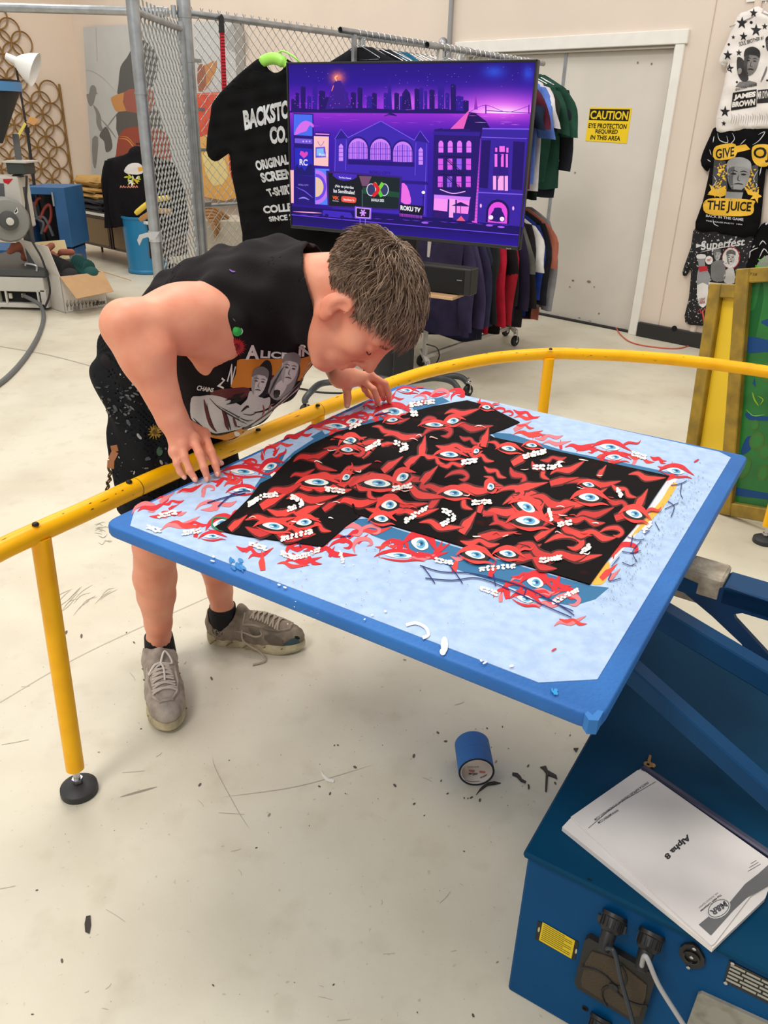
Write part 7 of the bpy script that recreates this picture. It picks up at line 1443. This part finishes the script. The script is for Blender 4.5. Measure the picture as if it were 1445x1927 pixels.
S0 = np.stack(S0, 1); rw = np.interp(np.linspace(0, 1, K), [0, .5, 1], [.0011, .0010, .0002]) * HS; sdv = np.cross(flow, out); VV = []
for k in range(K):
    for a in (0, 2.094, 4.189): VV.append(S0[:, k] + rw[k] * (math.cos(a) * sdv + math.sin(a) * out))
VV = np.stack(VV, 1).reshape(-1, 3); fq = []
for k in range(K - 1):
    for a in range(3): fq.append((k * 3 + a, k * 3 + (a + 1) % 3, (k + 1) * 3 + (a + 1) % 3, (k + 1) * 3 + a))
FQ = (np.arange(NS)[:, None, None] * (3 * K) + np.array(fq)[None]).reshape(-1, 4)
th = NS // 2; M_H2 = mat('brown_hair_light', (172, 144, 120), .5, rgb2=(120, 96, 78), vscale=50)
for nm, a, b_, m in (('hair_strands', 0, th, M_HAIR), ('hair_strands', th, NS, M_H2)):
    o = fast_link(nm, VV[a * 3 * K:b_ * 3 * K], FQ[:(b_ - a) * len(fq)], m, me_); o['kind'] = 'stuff'
ba = []
b = MB()
for s in (-1, 1):
    for k in range(60):
        t = rg.random(); p = H(.0955 - .016 * t ** 2, (.014 + .036 * t) * s, .030 + rg.normal(0, .0025) + .002 * math.sin(t * 3)); b.tube([p - Hf * .001, p + (Hl * s * .9 + Hc * .35 + Hf * .15) * .008], [.0007, .0002], 3)
bo = b.build('eyebrow', M_LASH, me_); bo['kind'] = 'stuff'
# ------------------------------------------------------------------ shirt: loose, cut-off sleeves, sagging front
sag = [p_cap(PC * .16 + MSH * .84 - TNn * .135 - TLt * .06, PC * .62 + MSH * .38 - TNn * .135 - TLt * .08, .085, .10, .06), p_cap(PC * .12 + MSH * .88 - TNn * .10 - TLt * .02 + TSp * .08, PC * .45 + MSH * .55 - TNn * .15 - TLt * .03, .06, .085, .06), p_cap(shR - TNn * .02 + TLt * .02, PC * .5 + MSH * .5 - TLt * .12 - TNn * .04, .07, .09, .05)]
NK = nrm(H(-.045, 0, -.045) - nb); NL = nrm(TLt - NK * (TLt @ NK)); NU = np.cross(NK, NL)
hunch = [p_ell(nb + NK * .035 - A3(0, 0, .018), (.145, .150, .104), (NK, NL, NU), .06)]
F_T = field(torso + sag + hunch + neck)
aR0 = shR + nrm(elR - shR) * -.02
USG = 1 if NU[2] > 0 else -1
def spost(p, d):
    q = p - MSH; a, l_, n_ = q @ TSp, q @ TLt, q @ TNn
    wr = .0035 * np.sin(a * 60 + l_ * 34 + 3 * np.sin(n_ * 18)) + .003 * np.sin(l_ * 75 + a * 22) * np.sin(n_ * 40 + 1) + .004 * np.sin(a * 28 - n_ * 45)
    s = np.abs(d - .013 + wr) - .0042
    # armhole, neck and hem openings
    hole = p_cap(shR - TLt * .055 - TNn * .02 - TSp * .02, shR - TLt * .16 - TNn * .02 - TSp * .05, .074, .12)[0](p); hole = smin(hole, p_cap(shR - TNn * .07 - TSp * .04 - TLt * .06, shR - TNn * .13 - TSp * .08 - TLt * .16, .05, .09)[0](p), .04)
    hol2 = p_cap(shL + TLt * .03 - TNn * .03, shL + TLt * .2 - TNn * .06, .072, .13)[0](p); nk = -((p - A3(-.168, 1.67, 1.15)) @ A3(.985, -.03, .14)) + .012 * np.cos((p[:, 2] - 1.14) * 18)
    hem = -(a + .42 + .05 * np.clip(n_ * 4, -1, 1)); s = smax(s, -hole, .006); s = smax(s, -hol2, .006); s = smax(s, -nk, .006); return smax(s, hem, .006)
F_S = field(F_T.p, spost)
sv, sf = mesh_field(F_S, (-.95, 1.5, .70), (.12, 2.5, 1.42), .0045)
M_TEE = mat('black_tee_fabric', (24, 21, 23), .9, rgb2=(33, 29, 31), vscale=8, bump=.15, bscale=220, spec=.15)
sv = relax(sv, sf, 1); shirt = fast_link('cut_off_shirt', sv, sf, M_TEE, me_)
SfS = bvh_surf(sv, np.vstack([sf[:, :3], sf[:, [0, 2, 3]]]), 1.9)
A_ = Art(SfS, .0015, .00025, sub=7); X = lambda x, y: (360 + x / 5.161, 580 + y / 5.161); GW = (198, 194, 194); OR = (206, 128, 40); MR = (92, 32, 38); BK = (24, 22, 24)
A_.poly([X(380, 760), X(430, 640), X(440, 540), X(470, 490), X(700, 490), X(900, 490), X(1080, 480), X(1200, 430), X(1270, 370), X(1290, 410), X(1200, 560), X(1080, 690), X(900, 720), X(700, 760), X(500, 770)], OR, 0, 3)
A_.poly([X(200, 800), X(420, 770), X(560, 770), X(560, 850), X(400, 880), X(220, 860)], MR, 1, 2); A_.poly([X(700, 650), X(800, 650), X(860, 720), X(760, 820), X(680, 820)], MR, 1, 2)
A_.poly([X(0, 870), X(80, 850), X(200, 840), X(330, 870), X(480, 940), X(620, 1010), X(780, 960), X(960, 800), X(1120, 640), X(1290, 440), X(1300, 490), X(1200, 620), X(1060, 760), X(900, 900), X(760, 1030), X(640, 1120), X(560, 1150), X(420, 1180), X(250, 1210), X(160, 1200), X(80, 1120), X(0, 1060)], GW, 2, 3)
for p, w, c in (([(120, 880), (150, 1000), (190, 1120), (240, 1190)], 7, MR), ([(150, 920), (175, 1040), (215, 1150), (250, 1195)], 4, BK), ([(300, 980), (330, 1060), (340, 1130), (360, 1180)], 7, MR), ([(325, 990), (350, 1080), (380, 1180)], 4, BK), ([(180, 870), (280, 970), (420, 1060), (540, 1120)], 2.2, BK), ([(400, 1040), (420, 1110), (440, 1160)], 5, MR), ([(260, 940), (380, 1010), (520, 1080), (600, 1080)], 2, BK), ([(20, 1060), (120, 1160), (240, 1220), (380, 1190)], 4, BK), ([(560, 1140), (700, 1040), (880, 900), (1100, 700)], 3, MR), ([(690, 930), (700, 990), (680, 1040)], 3, (150, 30, 40)), ([(740, 1000), (760, 940), (800, 920)], 2.5, (150, 30, 40)), ([(900, 880), (1020, 760), (1150, 620), (1270, 480)], 3, BK), ([(820, 900), (960, 800), (1080, 680)], 1.6, (110, 106, 108)), ([(440, 1140), (520, 1160), (600, 1110)], 5, BK), ([(480, 1000), (540, 950), (560, 960)], 5, BK), ([(500, 1020), (580, 1030), (640, 1000)], 2, BK)): A_.stroke([X(*q) for q in p], w, c, 4, 4)
A_.poly([X(180, 1220), X(280, 1230), X(400, 1195), X(530, 1150), X(560, 1180), X(430, 1250), X(220, 1300)], OR, 1, 2); A_.poly([X(410, 1200), X(440, 1190), X(470, 1220), X(430, 1240)], (226, 224, 222), 3, 2)
# two long-haired figures
A_.poly([X(600, 640), X(660, 560), X(720, 500), X(770, 530), X(780, 640), X(740, 800), X(690, 860), X(640, 830), X(700, 700), X(680, 600)], BK, 4, 3); face(A_, *X(655, 715), 26, 27, .18, ((206, 202, 202), (160, 156, 156), (84, 80, 82)), (120, 116, 116), 5); A_.poly([X(540, 880), X(570, 800), X(640, 830), X(700, 870), X(760, 860), X(740, 960), X(620, 1000), X(480, 1010), X(460, 960)], (200, 196, 196), 3, 3)
for p in ([(520, 810), (430, 860), (330, 890)], [(540, 850), (440, 900), (340, 930)], [(500, 830), (400, 850)], [(480, 860), (370, 910)]): A_.stroke([X(*q) for q in p], 4, BK, 4, 4)
A_.poly([X(740, 800), X(770, 700), X(850, 600), X(900, 500), X(960, 470), X(1040, 500), X(1030, 620), X(1000, 740), X(900, 860), X(800, 880)], (150, 146, 148), 3, 3); face(A_, *X(950, 590), 27, 30, .22, ((208, 204, 204), (170, 166, 166), (84, 80, 82)), (130, 126, 128), 5); A_.poly([X(880, 690), X(930, 680), X(910, 780), X(840, 860), X(800, 830), X(820, 740)], (212, 208, 208), 5, 3); A_.poly([X(800, 790), X(860, 790), X(850, 850), X(800, 860)], BK, 6, 2)
for p in ([(1030, 500), (1040, 620), (990, 760)], [(870, 620), (800, 720), (750, 840)], [(900, 560), (840, 660), (780, 780)]): A_.stroke([X(*q) for q in p], 3, (66, 62, 64), 6, 4)
LW = (224, 222, 220)
A_.text('A', [X(525, 350), X(650, 350), X(650, 490), X(525, 490)], LW, .04, 5); A_.text('LICE', [X(665, 400), X(950, 430), X(945, 490), X(660, 480)], LW, .04, 5); A_.text('IN', [X(1035, 390), X(1170, 375), X(1160, 450), X(1030, 475)], LW, .04, 5); A_.ell(*X(1075, 370), 8, 5, -10, LW, 5); A_.text('C', [X(1230, 340), X(1270, 330), X(1270, 370), X(1230, 385)], LW, .04, 5)
for q, t_ in (([(385, 530), (430, 560), (390, 740), (345, 700)], 'N'), ([(300, 660), (330, 690), (320, 780), (255, 750)], 'Z'), ([(60, 740), (230, 770), (215, 810), (45, 790)], 'CHAINS')): A_.text(t_, [X(*p) for p in q], LW, .03, 5)
for k in range(26): a = k * 2 * math.pi / 26; r0, r1 = 11, 17 + 2 * (k % 2); c0 = X(440, 370); A_.poly([(c0[0] + r0 * math.cos(a - .14), c0[1] + r0 * math.sin(a - .14)), (c0[0] + r1 * math.cos(a), c0[1] + r1 * math.sin(a)), (c0[0] + r0 * math.cos(a + .14), c0[1] + r0 * math.sin(a + .14))], (176, 34, 44), 1)
A_.ell(*X(440, 370), 12, 12, 0, (176, 34, 44), 2); A_.ell(*X(440, 370), 7, 7, 0, (140, 24, 34), 3); A_.stroke([X(415, 350), X(440, 345), X(455, 365), X(435, 385), X(450, 400)], 1.5, (80, 14, 22), 4, 4)
A_.ell(*X(445, 225), 8.5, 8.5, 0, (44, 160, 70), 1); A_.ell(*X(430, 205), 5, 5, 0, (60, 186, 86), 2, n=10); A_.stroke([X(480, 190), X(494, 220), X(480, 255)], 2, (170, 220, 180), 2, 3)
A_.stroke([(431, 508), (437, 512), (443, 512)], 3, (110, 60, 160), 1, 3); A_.stroke([X(400, 100), X(430, 130)], 1.2, (110, 106, 110), 1, 2); A_.build('shirt_print', me_)
# ------------------------------------------------------------------ shorts with paint, chain
sh_p = [p_ell(PC - TSp * .01, (.158, .185, .152), TA, .05), p_cap(hipR, hipR * .3 + knR * .7, .090, .078, .04), p_cap(hipL, hipL * .3 + knL * .7, .098, .090, .04)]
def shpost(p, d):
    wr = .005 * np.sin(p[:, 2] * 46 + p[:, 0] * 30 + 2 * np.sin(p[:, 1] * 22)) + .003 * np.sin(p[:, 0] * 90 + p[:, 1] * 60); s = np.abs(d - .008 + wr) - .0045; return smax(smax(s, .565 - p[:, 2], .006), (p - MSH) @ TSp + .20, .006)
v2, f2 = mesh_field(field(sh_p, shpost), (-.95, 1.55, .5), (-.2, 2.4, 1.2), .006); shorts = fast_link('shorts', relax(v2, f2, 1), f2, mat('black_shorts_fabric', (17, 18, 21), .9, rgb2=(27, 28, 31), vscale=9, bump=.12, bscale=200, spec=.15), me_)
SfH = bvh_surf(v2, np.vstack([f2[:, :3], f2[:, [0, 2, 3]]]), 2.1); A_ = Art(SfH, .0015, .0003, sub=6); rg2 = random.Random(8)
for k in range(70):
    x, y = rg2.uniform(190, 330), rg2.uniform(690, 900); r = .7 + rg2.random() ** 3 * 5
    A_.ell(x, y, r * rg2.uniform(.6, 1.6), r * .6, rg2.uniform(0, 180), rg2.choice(((150, 152, 150), (96, 100, 104), (70, 76, 82), (120, 116, 130))), k % 3, n=8)
for k in range(46): A_.ell(rg2.gauss(222, 20), rg2.gauss(756, 14), rg2.uniform(1, 6), rg2.uniform(.8, 2.6), rg2.uniform(-20, 50), rg2.choice(((58, 60, 64), (76, 80, 84), (46, 48, 54), (96, 100, 100))), k % 4, n=8)
for k in range(14): a = k * .449; c0 = (291, 813); A_.stroke([c0, (c0[0] + 8 * math.cos(a), c0[1] + 8 * math.sin(a)), (c0[0] + 14 * math.cos(a), c0[1] + 14 * math.sin(a))], 3, (150, 120, 40), 4, 2)
A_.ell(291, 813, 5, 5, 0, (96, 70, 30), 6); A_.ell(250, 915, 8, 4, 20, (70, 50, 96), 2); A_.ell(300, 850, 6, 8, 0, (60, 90, 70), 2); A_.build('paint_splashes', me_)['kind'] = 'stuff'
M_LEATH = mat('brown_leather', (150, 94, 50), .5); cq = lambda x, y: Pd(x, y, 2.0)
b = MB(); lp_ = [cq(214, 838), cq(217, 850), cq(209, 866), cq(208, 882)]
for a, c in zip(lp_, lp_[1:]): b.bar(a, c, .016, .004, (0, -1, .2))
wc_ = b.build('belt_strap', M_LEATH, me_); b = MB()
for k in range(9):
    p = cq(206 - .5 * k + 1.5 * math.sin(k), 886 + k * 6.5); b.lathe([(.0065, -.002), (.0095, 0), (.0065, .002), (.0045, 0), (.0065, -.002)], p, (1, .3 * (-1) ** k, .5 * (-1) ** k), 10, cap=False)
b.build('belt_chain', mat('dull_chain', (92, 82, 72), .4, metal=.8), wc_, 40)
# ------------------------------------------------------------------ socks and shoes
M_SOCK = mat('black_sock', (24, 24, 26), .9, bump=.2, bscale=250)
def shoe(heel, toe, an, rgb, rgb2, seed):
    heel, toe = A3(*heel, 0), A3(*toe, 0); xd = nrm(toe - heel); yd = np.array([-xd[1], xd[0], 0]); k = np.linalg.norm(toe - heel) / .30; Q = lambda x, y, z: heel + (xd * x + yd * y + ZZ * z) * k; AX = (xd, yd, ZZ)
    b = MB(); b.tube([an + A3(0, 0, -.05), an + A3(0, 0, .0), an + (an - A3(an[0], an[1], 0)) * .22], [.046, .043, .041], 20); so_ = b.build('sock', M_SOCK, me_, 60)
    pr = [p_ell(Q(.205, 0, .046), np.array((.098, .050, .042)) * k, AX, .03), p_ell(Q(.05, 0, .058), np.array((.058, .040, .060)) * k, AX, .03), p_cap(Q(.06, 0, .055), Q(.17, 0, .058), .044 * k, .043 * k, .03), p_cap(Q(.048, 0, .07), Q(.040, 0, .105), .039 * k, .036 * k, .02), p_cap(Q(.105, 0, .072), Q(.175, 0, .062), .036 * k, .032 * k, .02), p_cap(Q(.118, 0, .085), Q(.106, 0, .112), .026 * k, .023 * k, .012)]
    op = p_cap(an + A3(0, 0, -.03), an + A3(0, 0, .08), .044, .050)[0]
    def po_(p, d): return smax(smax(d + .0012 * np.sin(p[:, 0] * 210) * np.sin(p[:, 1] * 190 + p[:, 2] * 80), .020 * k - p[:, 2], .006), -op(p), .006)
    uv, uf = mesh_field(field(pr, po_), heel - .12 + A3(0, 0, .11), np.maximum(heel, toe) + A3(.16, .16, .20) if False else heel + A3(.40, .16, .20), .0036) if xd[0] > .7 else mesh_field(field(pr, po_), np.minimum(heel, toe) - A3(.1, .08, .02), np.maximum(heel, toe) + A3(.1, .08, .20), .0036)
    up_ = fast_link('shoe', relax(uv, uf, 1), uf, mat('worn_mesh_%d' % seed, rgb, .8, rgb2=rgb2, vscale=26, bump=.3, bscale=320), me_)
    def ring(z, g, lift=0): return [Q(x, y * (1 + g) , z + lift * max(0, (x - .2) / .1) ** 2 * .4) for x, y in cr([(-.004 - g * .04, 0), (.012, .033), (.06, .041), (.12, .038), (.18, .048), (.24, .047), (.285, .028), (.304 + g * .03, 0), (.285, -.03), (.24, -.049), (.18, -.047), (.12, -.036), (.06, -.040), (.012, -.033)], 4, True)]
    rs_ = [ring(.0, -.06, .03), ring(.006, .02, .02), ring(.018, .05), ring(.030, .03), ring(.036, -.02)]; n = len(rs_[0]); V = np.vstack(rs_); F = []
    for i in range(4):
        for j in range(n): F.append((i * n + j, i * n + (j + 1) % n, (i + 1) * n + (j + 1) % n, (i + 1) * n + j))
    F.append(tuple(range(n - 1, -1, -1))); F.append(tuple(4 * n + j for j in range(n))); b = MB(); b.add(V, F); b.build('sole', mat('yellowed_foam_sole', (206, 194, 160), .7, rgb2=(150, 138, 110), vscale=18, bump=.2, bscale=80), up_, 50)
    b = MB()
    for s in (-1, 1):
        for i in range(5): x = .02 + i * .052; b.bar(Q(x, s * .046, .012), Q(x + .02, s * .049, .030), .004, .004, ZZ)
    b.build('sole_groove', mat('sole_groove', (120, 108, 84), .8), up_)
    S2 = BVHTree.FromPolygons([tuple(p) for p in uv], [tuple(int(i) for i in q) for q in uf])
    def topz(x, y): loc, *_ = S2.ray_cast(Vector(Q(x, y, .3)), Vector((0, 0, -1))); return np.array(loc) if loc is not None else Q(x, y, .09)
    b = MB(); M_LACE = mat('pale_lace_%d' % seed, tuple(min(255, c + 24) for c in rgb), .8)
    for i in range(6):
        x = .142 + i * .0155; wd_ = .021 + .002 * i
        for s in (-1, 1): b.tube([topz(x + (.012 if s * t_ > 0 else 0) * (abs(t_)) * 0 + .009 * (t_ * s + 1) / 2, t_ * wd_) + ZZ * .0035 * k for t_ in np.linspace(-1, 1, 9)], .0032 * k, 6)
    b.build('laces', M_LACE, up_, 60); b = MB()
    if seed == 1:
        for dx, dy in ((-.02, .03), (.01, -.034)): b.tube(cr([topz(.142, 0) + ZZ * .006, topz(.140 + dx, dy * .5) + ZZ * .012, topz(.155 + dx, dy) + ZZ * .007, topz(.142, 0) + ZZ * .006], 5), .003, 6)
        b.tube(cr([topz(.142, 0) + ZZ * .007, topz(.17, .006) + ZZ * .009, topz(.205, .004) + ZZ * .006], 5), .0028, 6); b.build('bow', mat('white_lace_end', (228, 222, 214), .7), up_, 60)
    else:
        b.tube(cr([topz(.125, -.015) + ZZ * .005, Q(.125, -.052, .055), Q(.15, -.062, .035), Q(.185, -.068, .02), Q(.205, -.085, .004), Q(.175, -.11, .004)], 6), .0034, 6); b.build('loose_lace', M_LACE, up_, 60)
    pal_ = [p for p in ((.235, .03), (.265, .0))]
    b = MB()
    for s in (-1, 1):
        b.tube([topz(x, s * y) + ZZ * .0008 for x, y in ((.125, .036), (.16, .035), (.20, .036), (.235, .030), (.262, .015))], .0042 * k, 6)
        for x in (.06, .075, .09): b.tube([Q(x, s * .043 * 1.0, .045), Q(x + .02, s * .041, .075)], .003 * k, 5)
    b.tube([topz(.262, y) + ZZ * .001 for y in np.linspace(-.018, .018, 6)], .004 * k, 6)
    b.tube([topz(.223, y) + ZZ * .001 for y in np.linspace(-.030, .030, 8)], .004 * k, 6); b.build('overlay_panels', mat('overlay_%d' % seed, tuple(min(255, c + 12) for c in rgb), .6, rgb2=rgb2, vscale=20), up_, 60)
    return up_, bvh_surf(uv, uf, 2.3)
s1_, f1_ = shoe((-.672, 1.935), (-.564, 1.640), anR, (176, 164, 154), (142, 130, 120), 1)
s2_, f2_ = shoe((-.552, 2.088), (-.243, 2.040), anL, (146, 132, 116), (112, 100, 86), 2)
X = lambda x, y: (260 + x / 4.25, 1120 + y / 4.25)
A_ = Art(f1_, .0012, .0003, sub=5); A_.poly([X(155, 574), X(218, 553), X(228, 592), X(166, 614)], (196, 188, 182), 1); A_.poly([X(157, 577), X(185, 568), X(192, 600), X(167, 609)], (84, 80, 82), 2); A_.text('NIKE', [X(160, 580), X(216, 561), X(222, 586), X(168, 604)], (50, 48, 50), .03, 4)
A_.ell(*X(362, 575), 5, 7, 20, (206, 120, 116), 1); A_.poly([X(355, 1070), X(380, 1052), X(430, 1050), X(438, 1068), X(390, 1085), X(350, 1100)], (66, 72, 84), 1, 2); A_.ell(*X(345, 1102), 5, 2, -20, (190, 70, 76), 2); A_.ell(*X(398, 986), 2.6, 1.5, 0, (30, 26, 24), 2, n=8); A_.ell(*X(330, 1022), 6, 3, 0, (150, 160, 160), 1); A_.build('marks', s1_)
A_ = Art(f2_, .0012, .0003, sub=5)
for k in range(9): A_.stroke([X(880 + k * 12, 252 + k * 3), X(900 + k * 10, 300), X(930 + k * 6, 318 + k)], 1.2, (96, 86, 74), 1, 3)
A_.stroke([X(770, 290), X(840, 296), X(930, 330), X(985, 318), X(975, 280)], 3.2, (176, 164, 148), 2, 4)
for k in range(34): A_.ell(*X(595 + random.random() * 85, 250 + random.random() * 75), .9, .9, 0, (40, 34, 30), 1, n=6)
A_.poly([X(1195, 365), X(1260, 340), X(1290, 380), X(1240, 430), X(1170, 440), X(1150, 410)], (60, 82, 88), 1, 2); A_.ell(*X(1270, 340), 5, 2.6, 20, (20, 18, 18), 2); A_.poly([X(1015, 320), X(1080, 320), X(1160, 360), X(1150, 400), X(1060, 390), X(1010, 350)], (104, 92, 80), 1, 2); A_.build('marks', s2_)
